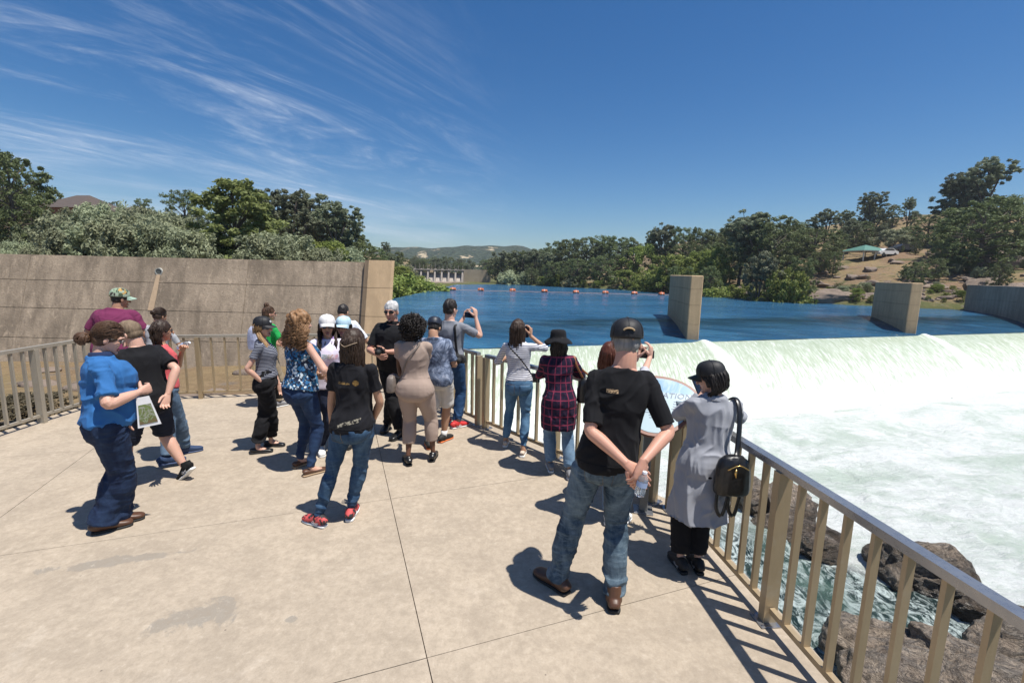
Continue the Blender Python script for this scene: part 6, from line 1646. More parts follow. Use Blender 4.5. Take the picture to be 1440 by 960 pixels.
g3 = t12.math('MULTIPLY', t12.math('MULTIPLY', t12.math('GREATER_THAN', zz3, .905), t12.math('LESS_THAN', zz3, .935)), t12.math('MULTIPLY', t12.math('LESS_THAN', ob[1], 0), t12.math('MULTIPLY', t12.math('GREATER_THAN', ob[0], -.06), t12.math('LESS_THAN', ob[0], .12)))); g3 = t12.math('MULTIPLY', g3, t12.ramp(n3_, [(.48, 0), (.58, .6)]))
cx_ = t12.mix(t12.math('MAXIMUM', g1, g2), base, gold); cx_ = t12.mix(g3, cx_, (.55, .50, .38)); t12.l.new(cx_, t12.b.inputs['Base Color'])
p = Person('dark-haired woman in black printed t-shirt and blue jeans wearing coral running shoes', [(448, 738), (494, 727)], 497, 459, 84, 'f', 'tan', foot_yaw=(70, 12), bulk=1.04, belly=.10, hip=.97, neck_u=497, near=True, hands=(('px', 467, 600, .10), ('px', 524, 592, .14)), poles=((-1, -.5, -.1), (1, -.5, -.1)), elbpx=((449, 572, -.03), (542, 566, -.01)),
           curl=(.9, .9), head_yaw=-8, head_pitch=4, hair_top=.016, hdir=((.5, .6, -.7), (-.5, .6, -.7)))
P_['black'] = p
sh_ = p.shirt(t12.mat, hem=.50, sleeve=.62, off=.012, sl_r=.016, amp=.011, flare=.006); mj = denim('mid_blue_jeans', (0.020, 0.050, 0.105), (0.10, 0.18, 0.27), .8); tr_ = p.trousers(mj, 'skinny', .52, .009, 'jeans', 1.97); p.pockets(tr_, mj); p.hem(sh_, .525, BLK)
ct = NT('coral_black_mesh_shoe'); ct.fin(ct.mix(ct.ramp(ct.noise(16, 3, .6, .5), [(.47, 0), (.50, 1)]), (.02, .018, .02), (.50, .07, .07)), .7); coral = ct.mat; p.shoes(coral, WHITE, .15, 1.05, 'sneaker', accent=WHITE)
p.hair_base(HAIR['darkbrown'], .014, .02, .006, nape=.02); p.locks(HAIR['darkbrown'], 340, .34, .005, .10, .085, .0075, .25, 7, end_jit=.045, wf=2, taper=.15)
hb = MB(); pts = [p.head_pt(math.sin(a) * .098, -.03 - math.cos(a) * .118, -.02 + .045 * abs(math.sin(a))) for a in np.linspace(-1.3, 1.0, 12)]; hb.loft(pts, [.0035] * 12, 6); hb.build('hair_band', plain('tan_band', (.3, .22, .15), .7), p.hairo, smooth=True)
# 1: woman in blue polo, profile
p = Person('heavyset woman in bright blue polo and dark jeans looking down', [(148, 746), (166, 736)], 152, 449, 40, 'f', 'pale', foot_yaw=(-2, -4), bulk=1.19, belly=.46, bust=.22, hip=.84, lean=.0, neck_u=124, near=True, legs_r=1.15, hands=(None, ('px', 196, 551, .06)), poles=(None, (.8, -.5, -.5)),
           curl=(.3, 1.0), head_yaw=-4, head_pitch=24, hair_top=.012, arms_r=1.15)
P_['blue'] = p
p.shirt(cloth('blue_polo_pique', (0.035, 0.145, 0.37), .2, .85, 300).mat, hem=.525, sleeve=.80, off=.014, sl_r=.018, amp=.017, flare=.004)
m = MB(); m.loft([p.spine(.835), p.spine(.856)], [(.056 * p.h, .050 * p.h), (.047 * p.h, .043 * p.h)], 20, p.lat(1)); p.garment('collar', m, cloth('navy_collar', (0.02, 0.035, 0.09)).mat, .006, 2)
p.trousers(denim('dark_bootcut_denim', (0.010, 0.018, 0.048), (0.035, 0.07, 0.14), .6), 'boot', .555, .011, 'jeans', 2.02); p.shoes(BROWNL, BLACKR, .15, 1.05, 'sneaker')
p.hair_base(HAIR['brown'], .010, .016, .004, nape=.0); p.bun(HAIR['brown'], (0, -.150, -.055), .050, 3); p.comb(HAIR['brown'], (0, -.12, -.04), 300); p.sunglasses(plain('clear_lens', (.35, .3, .28), .05), FRAME, .024, .016, name='glasses')
# 2: walking man
p = Person('man in black t-shirt and long dark shorts walking away to the left', [(170, 692), (262, 673)], 207, 447, 158, 'm', 'pale', foot_yaw=(-10, 5), bulk=1.08, belly=.15, lean=.12, neck_u=197, near=True, hands=(None, ('px', 236, 554, -.05)), poles=(None, (.4, -1, 0)),
           curl=(.4, .5), head_yaw=30, head_pitch=18, lift=(0, .05), foot_pitch=(0, 42), legs_bare=True, palm=(None, (-.3, -1, 0)))
P_['walk'] = p
p.shirt(BLK, hem=.475, sleeve=.75, off=.018, sl_r=.026, amp=.010, flare=.012); p.trousers(denim('dark_navy_shorts', (0.012, 0.016, 0.03), (0.03, 0.04, 0.065), .4), 'shorts', .50, .009, 'shorts', .97)
p.shoes(cloth('black_knit', (0.012, 0.012, 0.012)).mat, WHITE, .158, 1.05, 'boot', accent=WHITE); p.hair_base(HAIR['sandy'], .009, .015, .004, nape=-.010, vox=.006)
# 3: man in maroon shirt, camo cap
camo = NT('floral_camo'); v = camo.voro(26, out='Color'); vs_ = camo.sep(v); camo.fin(camo.ramp(vs_[0], [(0, (.30, .36, .27)), (.3, (.06, .09, .05)), (.55, (.45, .28, .08)), (.68, (.24, .32, .22)), (.85, (.04, .03, .03))], 'CONSTANT'), .85)
p = Person('man in maroon t-shirt and camouflage-flower cap leaning on the back rail', [(176, 585), (196, 583)], 158, 415, 105, 'm', 'med', bulk=1.2, lean=.22, neck_u=163, head_yaw=-45, head_pitch=10, height=1.80, hands=((-.16, .2, .60), (.16, .2, .60)))
p.shirt(cloth('maroon_cotton', (0.17, 0.030, 0.085), .2).mat, hem=.5, sleeve=.75, off=.016, sl_r=.02); p.trousers(denim('khaki_shorts_cloth', (.16, .13, .09), (.25, .2, .14), .4), 'shorts', .58, .008, 'shorts', .97); p.shoes(BROWNL, BLACKR); p.hair_base(HAIR['black'], .002, .012, -.004, nape=-.014)
p.cap(camo.mat, plain('mint_brim', (.35, .48, .38), .8), 0, .082, .078, 4)
# 4: woman in grey top with low bun
p = Person('woman in pale grey top with dark bun facing the wall by the back rail', [(226, 580), (243, 578)], 222, 431, 100, 'f', 'med', lean=.12, head_pitch=22, head_yaw=-25, hands=((-.12, .2, .60), (.12, .2, .60)))
p.shirt(cloth('pale_grey_knit', (0.42, 0.43, 0.45)).mat, hem=.5, sleeve=.9, off=.014); p.trousers(denim('blue_grey_jeans', (.05, .09, .15), (.16, .22, .3), .6), 'straight', .58, .007, 'jeans'); p.shoes(WHITE, WHITE); p.hair_base(HAIR['darkbrown'], .010, .016, .004, nape=-.005); p.bun(HAIR['darkbrown'], (0, -.13, .02), .036, 9); p.comb(HAIR['darkbrown'], (0, -.11, .02), 160)
# 5: woman in coral top with a bottle
p = Person('long-haired woman in coral pink top and light jeans holding up a water bottle', [(236, 657), (262, 637)], 232, 449, 42, 'f', 'tan', foot_yaw=(-4, 0), bulk=1.06, neck_u=222, head_yaw=4, head_pitch=4, hands=(('px', 256, 494, .12), ('px', 240, 556, .0)), poles=((-.5, 0, -1), (.5, -1, 0)), curl=(.9, .4), lean=.0)
P_['coral'] = p
p.shirt(cloth('coral_cotton', (0.62, 0.11, 0.12), .15).mat, hem=.545, sleeve=.55, off=.010); p.trousers(denim('light_blue_jeans', (.07, .12, .19), (.2, .28, .38), .7), 'straight', .585, .008, 'jeans'); p.shoes(plain('navy_sneaker', (.02, .045, .11), .7), plain('blue_sole', (.04, .07, .16)))
p.hair_base(HAIR['darkbrown'], .014, .018, .008, nape=.02); p.locks(HAIR['darkbrown'], 150, .33, .005, .08, .07, .010, .35, 11, end_jit=.03); p.sunglasses(LENS, FRAME, .028, .019)
# 6: woman with black cap, striped tee and wide trousers
t6 = cloth('navy_striped_tee', (0.025, 0.03, 0.055), .2); base = t6.b.inputs['Base Color'].links[0].from_socket; z6 = t6.math('ADD', t6.sep(t6.coord())[2], t6.math('MULTIPLY', t6.noise(5, 3), .03)); st = t6.math('FRACT', t6.math('MULTIPLY', z6, 62))
t6.l.new(t6.mix(t6.ramp(st, [(.64, 0), (.70, .75)]), base, (.50, .52, .58)), t6.b.inputs['Base Color'])
p = Person('woman in black cap, sunglasses, striped navy tee and wide black trousers', [(362, 637), (381, 627)], 375, 443, 18, 'f', 'pale', foot_yaw=(4, -14), bulk=1.0, neck_u=362, lean=-.05, head_yaw=-22, head_pitch=2, hands=(('px', 392, 540, .12), ('px', 371, 539, -.12)), poles=((-.3, -1, 0), (.3, -1, 0)), curl=(.4, .8), hair_top=.025)
P_['cap'] = p
p.shirt(t6.mat, hem=.575, sleeve=.55, off=.008, amp=.006); p.trousers(BLK, 'wide', .625, .012, 'trousers', 1.86); p.shoes(LEATHER, BLACKR, .15, .95, 'flat')
p.hair_base(HAIR['blond'], .008, .016, .0, side_drop=.03); p.locks(HAIR['blond'], 60, .12, 0, .07, .06, .009, .2, 5)
m = MB(); rnd = random.Random(3)
for j in range(46):   # hair brought forward over the right shoulder
    a = p.head_pt(.06 + rnd.uniform(-.02, .015), -.05 + rnd.uniform(-.03, .04), -.04); b = p.head_pt(.085 + rnd.uniform(-.02, .02), .02 + rnd.uniform(-.02, .02), -.13); c = p.head_pt(.08 + rnd.uniform(-.03, .03), .085 + rnd.uniform(-.02, .02), -.22); d = p.head_pt(.07 + rnd.uniform(-.04, .04), .10 + rnd.uniform(-.02, .03), -.31 + rnd.uniform(-.03, .03))
    m.loft([a, b, c, d], [.010, .012, .011, .003], 5, (1, 0, 0), 3)
me = m.mesh('hair_strands'); me.shade_smooth(); o = obj('hair_strands', me, HAIR['blond'], p.hairo); o['kind'] = 'stuff'
def badge(s, o, Hc): MB().loft([Hc(0, .108, .045), Hc(0, .114, .045)], [.016 * s.k] * 2, 12).build('badge', WHITE, o)
p.cap(CAPC, None, 0, .082, .075, 0, badge); p.sunglasses(LENS, FRAME, .032, .022)
MB().loft([p.wr[1] + (p.elb[1] - p.wr[1]).normalized() * .02, p.wr[1] + (p.elb[1] - p.wr[1]).normalized() * .032], [.027, .028], 14).build('bracelet', LEATHER, p.root)
# 7: person with top bun in green
p = Person('woman in green t-shirt with top-knot hair at the back rail', [(374, 571), (392, 572)], 374, 429, 62, 'f', 'pink', bulk=1.05, lean=.12, neck_u=372, head_yaw=-18, head_pitch=6, hands=((-.14, .2, .6), (.14, .2, .6)))
p.shirt(cloth('green_cotton', (0.02, 0.33, 0.075), .15).mat, hem=.5, sleeve=.75, off=.012, sl_r=.018); p.trousers(cloth('khaki_twill', (0.33, 0.27, 0.19)).mat, 'straight', .58, .007, 'trousers'); p.shoes(GREYR, WHITE); p.hair_base(HAIR['brown'], .008, .016, .006, nape=-.008); p.bun(HAIR['brown'], (0, -.05, .150), .038, 2); p.comb(HAIR['brown'], (0, -.05, .13), 160); p.sunglasses(LENS, FRAME)
P_['green'] = p
# 8: ginger woman in floral sleeveless top
t8 = NT('blue_floral_print'); v1 = t8.voro(48, out='Color'); s1_ = t8.sep(v1); n1_ = t8.noise(40, 4, .7, 1.5)
t8.fin(t8.ramp(t8.math('ADD', t8.math('MULTIPLY', s1_[0], .6), t8.math('MULTIPLY', n1_, .5)), [(0, (.006, .015, .04)), (.46, (.015, .11, .27)), (.60, (.02, .20, .38)), (.66, (.008, .02, .05)), (.76, (.62, .72, .78))], 'CONSTANT'), .8)
p = Person('woman with big curly ginger hair, sleeveless blue floral top and dark jeans', [(422, 655), (437, 667)], 424, 434, 58, 'f', 'pale', foot_yaw=(2, -12), bulk=1.1, bust=.2, neck_u=421, head_yaw=0, head_pitch=4, hands=(('px', 456, 520, .25), ('px', 462, 528, .10)), poles=((-1, 0, -.6), (.9, -.2, -.5)), curl=(.5, .5), hair_top=.03, arms_r=1.1)
P_['ginger'] = p
p.shirt(t8.mat, hem=.53, sleeve=.3, off=.012, sleeveless=True, amp=.008); p.trousers(denim('indigo_jeans', (.012, .026, .07), (.04, .085, .17), .6), 'skinny', .60, .009, 'jeans', 1.98); p.belt(BROWNL, .585, .016); p.shoes(BROWNL, plain('tan_sole', (.35, .24, .14)), .15, 1.0, 'flat')
p.hair_base(HAIR['ginger'], .034, .026, .014, nape=.05, amp=.014); p.locks(HAIR['ginger'], 480, .26, .022, .17, .13, .0065, .55, 3, end_jit=.04, wf=5, sides=1.6, taper=.6, minlen=.45, flat=.7)
# 9: woman with white cap and lilac hoodie
t9 = cloth('lilac_white_hoodie', (0.74, 0.68, 0.80), .06); base = t9.b.inputs['Base Color'].links[0].from_socket; n9 = t9.noise(1, 3, .7, 0, t9.coord('Object', (60, 5, 90))); o9 = t9.sep(t9.coord())
mk = t9.math('MULTIPLY', t9.math('MULTIPLY', t9.math('GREATER_THAN', o9[2], 1.14), t9.math('LESS_THAN', o9[2], 1.20)), t9.math('MULTIPLY', t9.math('GREATER_THAN', o9[1], 0), t9.math('LESS_THAN', t9.math('ABSOLUTE', o9[0]), .11)))
rb = t9.ramp(t9.math('ADD', t9.math('MULTIPLY', o9[0], 4), .5), [(0, (.6, .12, .3)), (.35, (.5, .3, .1)), (.6, (.1, .4, .3)), (1, (.2, .3, .6))]); t9.l.new(t9.mix(t9.math('MULTIPLY', mk, t9.ramp(n9, [(.47, 0), (.53, .7)])), base, rb), t9.b.inputs['Base Color'])
p = Person('woman in white cap, mirrored sunglasses and lilac-white hoodie facing the camera', [(452, 636), (474, 637)], 463, 437, 288, 'f', 'tan', bulk=1.0, head_pitch=2, head_yaw=4, hands=((-.05, .14, .60), (.07, .15, .62)), curl=(.5, .5), hair_top=.025, height=1.62)
P_['lilac'] = p
p.shirt(t9.mat, hem=.49, sleeve=1.85, off=.020, sl_r=.018, name='hoodie'); p.trousers(denim('navy_leggings', (.015, .02, .04), (.04, .05, .09), .4), 'skinny', .58, .004, 'trousers'); p.shoes(WHITE, WHITE)
m = MB(); m.loft([p.spine(.80) + Vector((0, -.03, 0)), p.spine(.835) + Vector((0, -.012, 0)), p.spine(.85)], [(.075 * p.h, .06 * p.h), (.064 * p.h, .054 * p.h), (.050 * p.h, .046 * p.h)], 20, p.lat(1), 2); p.garment('hood', m, cloth('lilac_lining', (.38, .26, .60)).mat, .006, 2)
p.hair_base(HAIR['darkbrown'], .008, .016, .0, side_drop=.05); p.locks(HAIR['darkbrown'], 90, .33, .004, .10, .02, .010, .5, 8, fwd=.08, end_jit=.02)
p.cap(plain('white_cap_cloth', (.74, .72, .70), .8), None, 0, .080, .072, 2); p.sunglasses(BLUELENS, FRAME, .031, .021)
# 10: man in white shirt at the back rail
p = Person('man with short dark hair and white shirt at the back rail', [(478, 574), (496, 575)], 488, 424, 88, 'm', 'tan', bulk=1.1, lean=.15, head_pitch=24, neck_u=480, hands=((-.14, .2, .6), (.14, .2, .6)))
p.shirt(cloth('white_cotton_shirt', (0.70, 0.73, 0.80), .05).mat, hem=.49, sleeve=.9, off=.018, sl_r=.024); p.trousers(denim('grey_trousers', (.05, .05, .06), (.1, .1, .12), .3), 'straight', .51); p.shoes(BLACKR, BLACKR); p.hair_base(HAIR['black'], .006, .014, .0, nape=-.012)
# 11: woman in light blue cap
p = Person('woman in pale blue cap and dark jacket facing the camera behind the black t-shirt woman', [(474, 625), (494, 626)], 486, 441, 280, 'f', 'med', bulk=1.0, head_yaw=-8, hands=((-.06, .14, .60), (.06, .14, .62)), hair_top=.025, height=1.58)
P_['bluecap'] = p
p.shirt(cloth('dark_jacket', (0.02, 0.022, 0.025)).mat, hem=.49, sleeve=1.85, off=.018); p.trousers(BLK, 'straight'); p.shoes(BLACKR, BLACKR); p.hair_base(HAIR['black'], .008, .016, .0, side_drop=.05); p.locks(HAIR['black'], 70, .28, 0, .10, .03, .010, .5, 9, fwd=.07)
p.cap(plain('pale_blue_cap_cloth', (.45, .62, .72), .8), None, 0, .080, .072, 0); p.sunglasses(plain('rosy_lens', (.10, .03, .035), .08), FRAME, .030, .021)
# 13: white haired man
p = Person('white-haired man in black polo and dark sunglasses holding a camera', [(544, 604), (562, 614)], 553, 422, 258, 'm', 'pink', foot_yaw=(10, -10), bulk=1.12, belly=.2, head_pitch=6, head_yaw=4, hands=((-.03, .16, .655), (.03, .17, .63)), poles=((-1, -.4, -.4), (1, -.4, -.4)), curl=(.7, .7))
P_['white'] = p
p.shirt(BLK, hem=.49, sleeve=.82, off=.016, sl_r=.022); p.trousers(BLK, 'straight', .58, .008); p.shoes(LEATHER, BLACKR, .158, 1.1, 'boot'); p.hair_base(HAIR['white'], .010, .016, .012, nape=-.01, amp=.007); p.sunglasses(LENS, FRAME, .031, .018)
m = MB(); m.loft([p.spine(.835), p.spine(.856)], [(.052 * p.h, .048 * p.h), (.044 * p.h, .042 * p.h)], 20, p.lat(1)); p.garment('collar', m, BLK, .006, 2)
# 14: woman in beige jumpsuit
bg_ = cloth('beige_cotton', (0.375, 0.285, 0.235), .08).mat
p = Person('woman with voluminous black curls in a beige blouse and matching cropped trousers', [(574, 652), (609, 646)], 584, 438, 84, 'f', 'dark', foot_yaw=(32, 6), bulk=1.12, hip=1.10, waist=.93, neck_u=581, hands=(('px', 566, 540, .30), ('px', 590, 540, .34)), poles=((-1, -.5, -.6), (.9, -.4, -.8)), head_pitch=8, hair_top=.05)
P_['beige'] = p
p.shirt(bg_, hem=.585, sleeve=.50, off=.016, sl_r=.024, name='blouse', amp=.008, flare=.0); p.trousers(bg_, 'crop', .61, .004, 'trousers', 1.62, off=.010); p.shoes(LEATHER, BLACKR, .145, 1.0, 'sneaker')
p.hair_base(HAIR['black'], .034, .024, .012, nape=.05, amp=.012)
m = MB(); rnd = random.Random(5)
for j in range(620):
    d = Vector((rnd.gauss(0, 1), rnd.gauss(0, 1), rnd.gauss(0, 1))).normalized()
    if d.y > .55 and d.z < .45: continue
    r_ = rnd.uniform(.80, 1.06); c = p.head_pt(d.x * .150 * r_, -.045 + d.y * .145 * r_, .012 + d.z * (.135 if d.z > 0 else .165) * r_); ax = Vector((rnd.uniform(-.5, .5), rnd.uniform(-.5, .5), 1)).normalized(); u_ = ax.orthogonal().normalized(); v_ = ax.cross(u_); ph = rnd.uniform(0, 6)
    pts = [c + (u_ * math.cos(ph + q * 1.15) + v_ * math.sin(ph + q * 1.15)) * .0105 + ax * (.0065 * (q - 4)) for q in range(9)]; m.loft(pts, [.0045] * 9, 4, ax, 1)
me = m.mesh('hair_curls'); me.shade_smooth(); o = obj('hair_curls', me, HAIR['black'], p.hairo); o['kind'] = 'stuff'
# 15: tie-dye tee and white shorts
t15 = NT('grey_tie_dye'); n = t15.noise(9, 5, .7, 1.8); t15.fin(t15.ramp(n, [(.36, (.035, .05, .085)), (.52, (.14, .18, .27)), (.66, (.36, .40, .50))]), .85)
p = Person('short man in grey-blue tie-dye t-shirt, white shorts and dark cap with head bowed', [(603, 629), (624, 620)], 617, 442, 82, 'm', 'tan', foot_yaw=(24, -24), bulk=1.04, neck_u=609, head_pitch=32, legs_bare=True, hands=((-.05, .17, .60), (.06, .17, .60)), hair_top=.02)
P_['tiedye'] = p
p.shirt(t15.mat, hem=.52, sleeve=.80, off=.014, sl_r=.022); p.trousers(cloth('white_shorts_cloth', (.62, .59, .55), .08).mat, 'shorts', .57, .010, 'shorts', .93); p.shoes(BLACKR, plain('orange_sole', (.65, .16, .04)), .152, 1.05, 'sneaker', plain('white_sock', (.7, .7, .7))); p.hair_base(HAIR['black'], .005, .012, -.003, nape=-.012)
p.cap(plain('dark_blue_cap', (.015, .02, .035), .5), None, 0, .080, .07, 6)
# 16: man photographing with raised hands
p = Person('young man in grey t-shirt and jeans holding a phone up in both hands', [(626, 598), (643, 601)], 634, 420, 72, 'm', 'pale', foot_yaw=(8, -30), bulk=1.0, neck_u=632, head_yaw=-16, head_pitch=0, hands=(('px', 652, 447, .36), ('px', 669, 446, .16)), poles=((-.2, -.2, -1), (.5, .1, -1)), curl=(.7, .7), hdir=((.2, .25, 1), (-.15, .1, 1)), palm=((1, .3, 0), (-1, .3, 0)))
P_['phone'] = p
p.shirt(cloth('grey_marl', (.22, .23, .26), .1).mat, hem=.53, sleeve=.75, off=.012, sl_r=.020); p.trousers(denim('blue_jeans', (.014, .045, .12), (.05, .12, .25), .7), 'straight', .545, .008, 'jeans'); p.shoes(plain('red_shoe', (.55, .03, .03), .6), WHITE, .155, 1.0, 'sneaker', accent=WHITE); p.hair_base(HAIR['black'], .008, .014, .014, nape=-.014, amp=.007)
# 17: woman in striped top
t17 = cloth('white_navy_stripes', (0.66, 0.66, 0.68), .04); base = t17.b.inputs['Base Color'].links[0].from_socket; z = t17.math('ADD', t17.sep(t17.coord())[2], t17.math('MULTIPLY', t17.noise(6, 2), .012)); st = t17.math('FRACT', t17.math('MULTIPLY', z, 42))
t17.l.new(t17.mix(t17.math('MULTIPLY', t17.ramp(st, [(.60, 0), (.64, .9)]), t17.math('LESS_THAN', z, 1.32)), base, (.035, .04, .11)), t17.b.inputs['Base Color'])
p = Person('woman in navy-striped white top with long dark hair photographing at the rail', [(711, 626), (735, 640)], 730, 447, 80, 'f', 'tan', foot_yaw=(4, 0), bulk=.98, hip=1.02, neck_u=728, head_pitch=0, head_yaw=-10, hands=(('px', 716, 500, .34), ('px', 746, 472, .22)), poles=((-.8, -.2, -1), (1, -.2, -.8)), curl=(.6, .8), hdir=(None, (0, .1, 1)))
P_['stripe'] = p
p.shirt(t17.mat, hem=.54, sleeve=1.25, off=.010, sl_r=.010); lj = denim('light_skinny_jeans', (.05, .12, .22), (.16, .30, .46), .7); tr_ = p.trousers(lj, 'skinny', .56, .006, 'jeans', 1.9); p.pockets(tr_, lj); p.shoes(plain('cream_shoe', (.55, .45, .36), .7), WHITE, .145, .95, 'flat')
p.hair_base(HAIR['darkbrown'], .012, .02, .006, nape=.02); p.locks(HAIR['darkbrown'], 180, .37, .003, .085, .095, .010, .2, 12, end_jit=.02)
# 18: woman in plaid shirt dress with a hat
t18 = cloth('plaid_flannel', (0.010, 0.012, 0.032), .2); base = t18.b.inputs['Base Color'].links[0].from_socket; o18 = t18.sep(t18.coord())
ang18 = t18.math('ARCTAN2', o18[0], t18.math('MULTIPLY', o18[1], -1))
def band(v, f, w, k): return t18.math('MULTIPLY', t18.math('LESS_THAN', t18.math('FRACT', t18.math('ADD', t18.math('MULTIPLY', v, f), .2)), w), k)
hx = t18.math('MULTIPLY', ang18, .15)
mk = t18.math('MAXIMUM', band(hx, 13, .13, .75), band(o18[2], 11.5, .13, .75)); mk2 = t18.math('MAXIMUM', band(hx, 26, .42, .35), band(o18[2], 23, .42, .35))
cx_ = t18.mix(mk2, base, (.05, .012, .035)); t18.l.new(t18.mix(mk, cx_, (.27, .035, .075)), t18.b.inputs['Base Color'])
p = Person('woman in black bucket hat and long dark plaid shirt over pale jeans', [(774, 661), (801, 671)], 786, 461, 94, 'f', 'tan', foot_yaw=(-2, -10), bulk=1.0, neck_u=785, head_yaw=10, head_pitch=4, hands=(('px', 776, 520, .34), ('px', 800, 520, .34)), poles=((-1, -.3, -.8), (1, -.3, -.8)), hair_top=.03)
P_['plaid'] = p
def dress(m, p=p):
    h = p.h; m.loft([p.spine(.56), p.spine(.50), Vector((0, -.006, .40 * h)), Vector((0, -.008, .335 * h))], [(.110 * h, .092 * h), (.122 * h, .104 * h), (.122 * h, .104 * h), (.116 * h, .098 * h)], 24, (1, 0, 0), 3, 2.3)
p.shirt(t18.mat, hem=.50, sleeve=1.85, off=.022, name='plaid_shirt', amp=.009, sl_r=.018, extra=dress); p.trousers(denim('pale_jeans', (.11, .19, .30), (.26, .38, .50), .6), 'straight', .50, .006, 'jeans', 1.88); p.shoes(GREYR, WHITE, .150, 1, 'sneaker', accent=WHITE)
p.hair_base(HAIR['black'], .010, .02, .0, nape=.02); p.locks(HAIR['black'], 110, .30, .003, .075, .09, .009, .1, 13, end_jit=.025)
m = MB(); n = 32; vs = []; prof = [(1.75, -.052), (1.50, -.030), (1.22, -.006), (1.03, .006), (1.0, .03), (.96, .065), (.88, .088), (.70, .100), (.35, .104), (0, .105)]
for j, (r_, z) in enumerate(prof):
    for q in range(n):
        a = 2 * math.pi * q / n; wv = (.016 * math.sin(3 * a + 1) + .010 * math.sin(5 * a)) * max(0, (r_ - 1.0)) / .75
        vs.append(p.head_pt(math.cos(a) * .094 * r_, -.014 + math.sin(a) * .108 * r_, .045 + z + wv))
m.add(vs, [(i * n + q, (i * n + (q + 1) % n), (i + 1) * n + (q + 1) % n, (i + 1) * n + q) for i in range(len(prof) - 1) for q in range(n)])
me = m.mesh('hat'); me.shade_smooth(); ho = obj('hat', me, BLK, p.root); sm_ = ho.modifiers.new('thick', 'SOLIDIFY'); sm_.thickness = .004
# 19: woman mostly hidden behind the man
p = Person('woman with auburn bob mostly hidden beyond the man in black, raising a phone', [(856, 733), (874, 738)], 868, 468, 62, 'f', 'pale', bulk=1.0, neck_u=856, head_yaw=0, hands=(('px', 900, 503, .40), ('px', 914, 502, .36)), poles=((-.5, 0, -1), (.6, 0, -1)), curl=(.7, .7), hair_top=.02, height=1.60, hdir=((.2, .3, 1), (0, .2, 1)))
P_['auburn'] = p
p.shirt(cloth('pale_grey_blouse', (.5, .5, .55), .06).mat, hem=.52, sleeve=1.2, off=.014); p.trousers(denim('pale_blue_jeans', (.12, .18, .25), (.3, .38, .46), .5), 'straight', .58, .006, 'jeans'); p.shoes(WHITE, WHITE, .152, 1.05)
p.hair_base(HAIR['auburn'], .018, .022, .006, side_drop=.07, nape=.03); p.locks(HAIR['auburn'], 260, .17, 0, .095, .07, .007, .45, 15, end_jit=.012, flat=.6)

# ================================================================== THINGS PEOPLE HOLD OR WEAR, AND THE SIGN
clear = NT('clear_plastic'); clear.fin((.85, .9, .95), .06, 0, .5); clear.b.inputs['Transmission Weight'].default_value = .85; clear.b.inputs['IOR'].default_value = 1.2; clear = clear.mat
capw = plain('bottle_cap', (.8, .82, .85), .4); lab = plain('bottle_label', (.35, .45, .65), .5)
def bottle(pos, axis, label, L=.17, r=.031):
    q = Vector(axis).to_track_quat('Z', 'Y'); root = empty('water_bottle', pos, 0, label, 'bottle'); root.rotation_mode = 'QUATERNION'; root.rotation_quaternion = q
    MB().loft([(0, 0, z) for z in (-L * .5, -L * .47, -L * .25, -L * .22, -L * .1, L * .1, L * .22, L * .36, L * .40)], [r * .85, r, r, r * .93, r, r, r * .95, r * .45, r * .42], 16).build('bottle_body', clear, root, smooth=True)
    MB().loft([(0, 0, L * .39), (0, 0, L * .47)], [r * .48, r * .46], 12).build('bottle_cap', capw, root)
    MB().loft([(0, 0, -L * .12), (0, 0, L * .08)], [r * 1.02, r * 1.02], 16, cap=False).build('bottle_label', lab, root, smooth=True)
b_ = P_['man']; hp = b_.world(b_.wr[1]); bp = atY(903, 679, hp.y - .05); bottle(bp, (.18, 0, 1), 'small clear water bottle in the hand behind the man in black', .15, .030)
b_ = P_['coral']; hp = b_.world(b_.wr[0]); bottle(atY(259, 485, hp.y), (.9, 0, .45), 'small clear water bottle raised by the woman in the coral top', .15, .030)
screen = plain('dark_phone_screen', (.015, .022, .04), .06, 0, .1); body_ = plain('black_phone_body', (.012, .012, .014), .3)
def phone(u, v, Y, w, h_, rz, tilt, roll, label, name='phone', cat='phone'):
    root = empty(name, atY(u, v, Y), 0, label, cat); root.rotation_euler = (rad(tilt), rad(roll), rad(rz))
    MB().box((0, 0, 0), (w, .009, h_), bev=.003).build('phone_body', body_, root); MB().box((0, -.0052, 0), (w * .93, .0012, h_ * .95)).build('screen', screen, root); MB().box((w * .3, .006, h_ * .38), (.016, .003, .03)).build('camera_lens', GREYR, root)
    return root
y_ = P_['phone'].world(P_['phone'].wr[1]).y
phone(661, 443, y_ + .06, .155, .078, -8, 0, 2, 'black phone held sideways in both hands by the young man in the grey t-shirt')
cw = P_['coat'].world(P_['coat'].wr[0]); phone(984, 545, cw.y + .02, .078, .155, 20, -18, -18, 'dark phone held upright by the woman in the grey coat')
aw = P_['auburn'].world(P_['auburn'].wr[0]); phone(908, 498, aw.y + .02, .150, .075, -10, 0, 0, 'phone held up over the railing beyond the shoulder of the man in black')
sw_ = P_['stripe'].world(P_['stripe'].wr[1]); phone(740, 466, sw_.y + .06, .075, .15, 10, 0, 4, 'phone held before the face of the woman in the striped top')
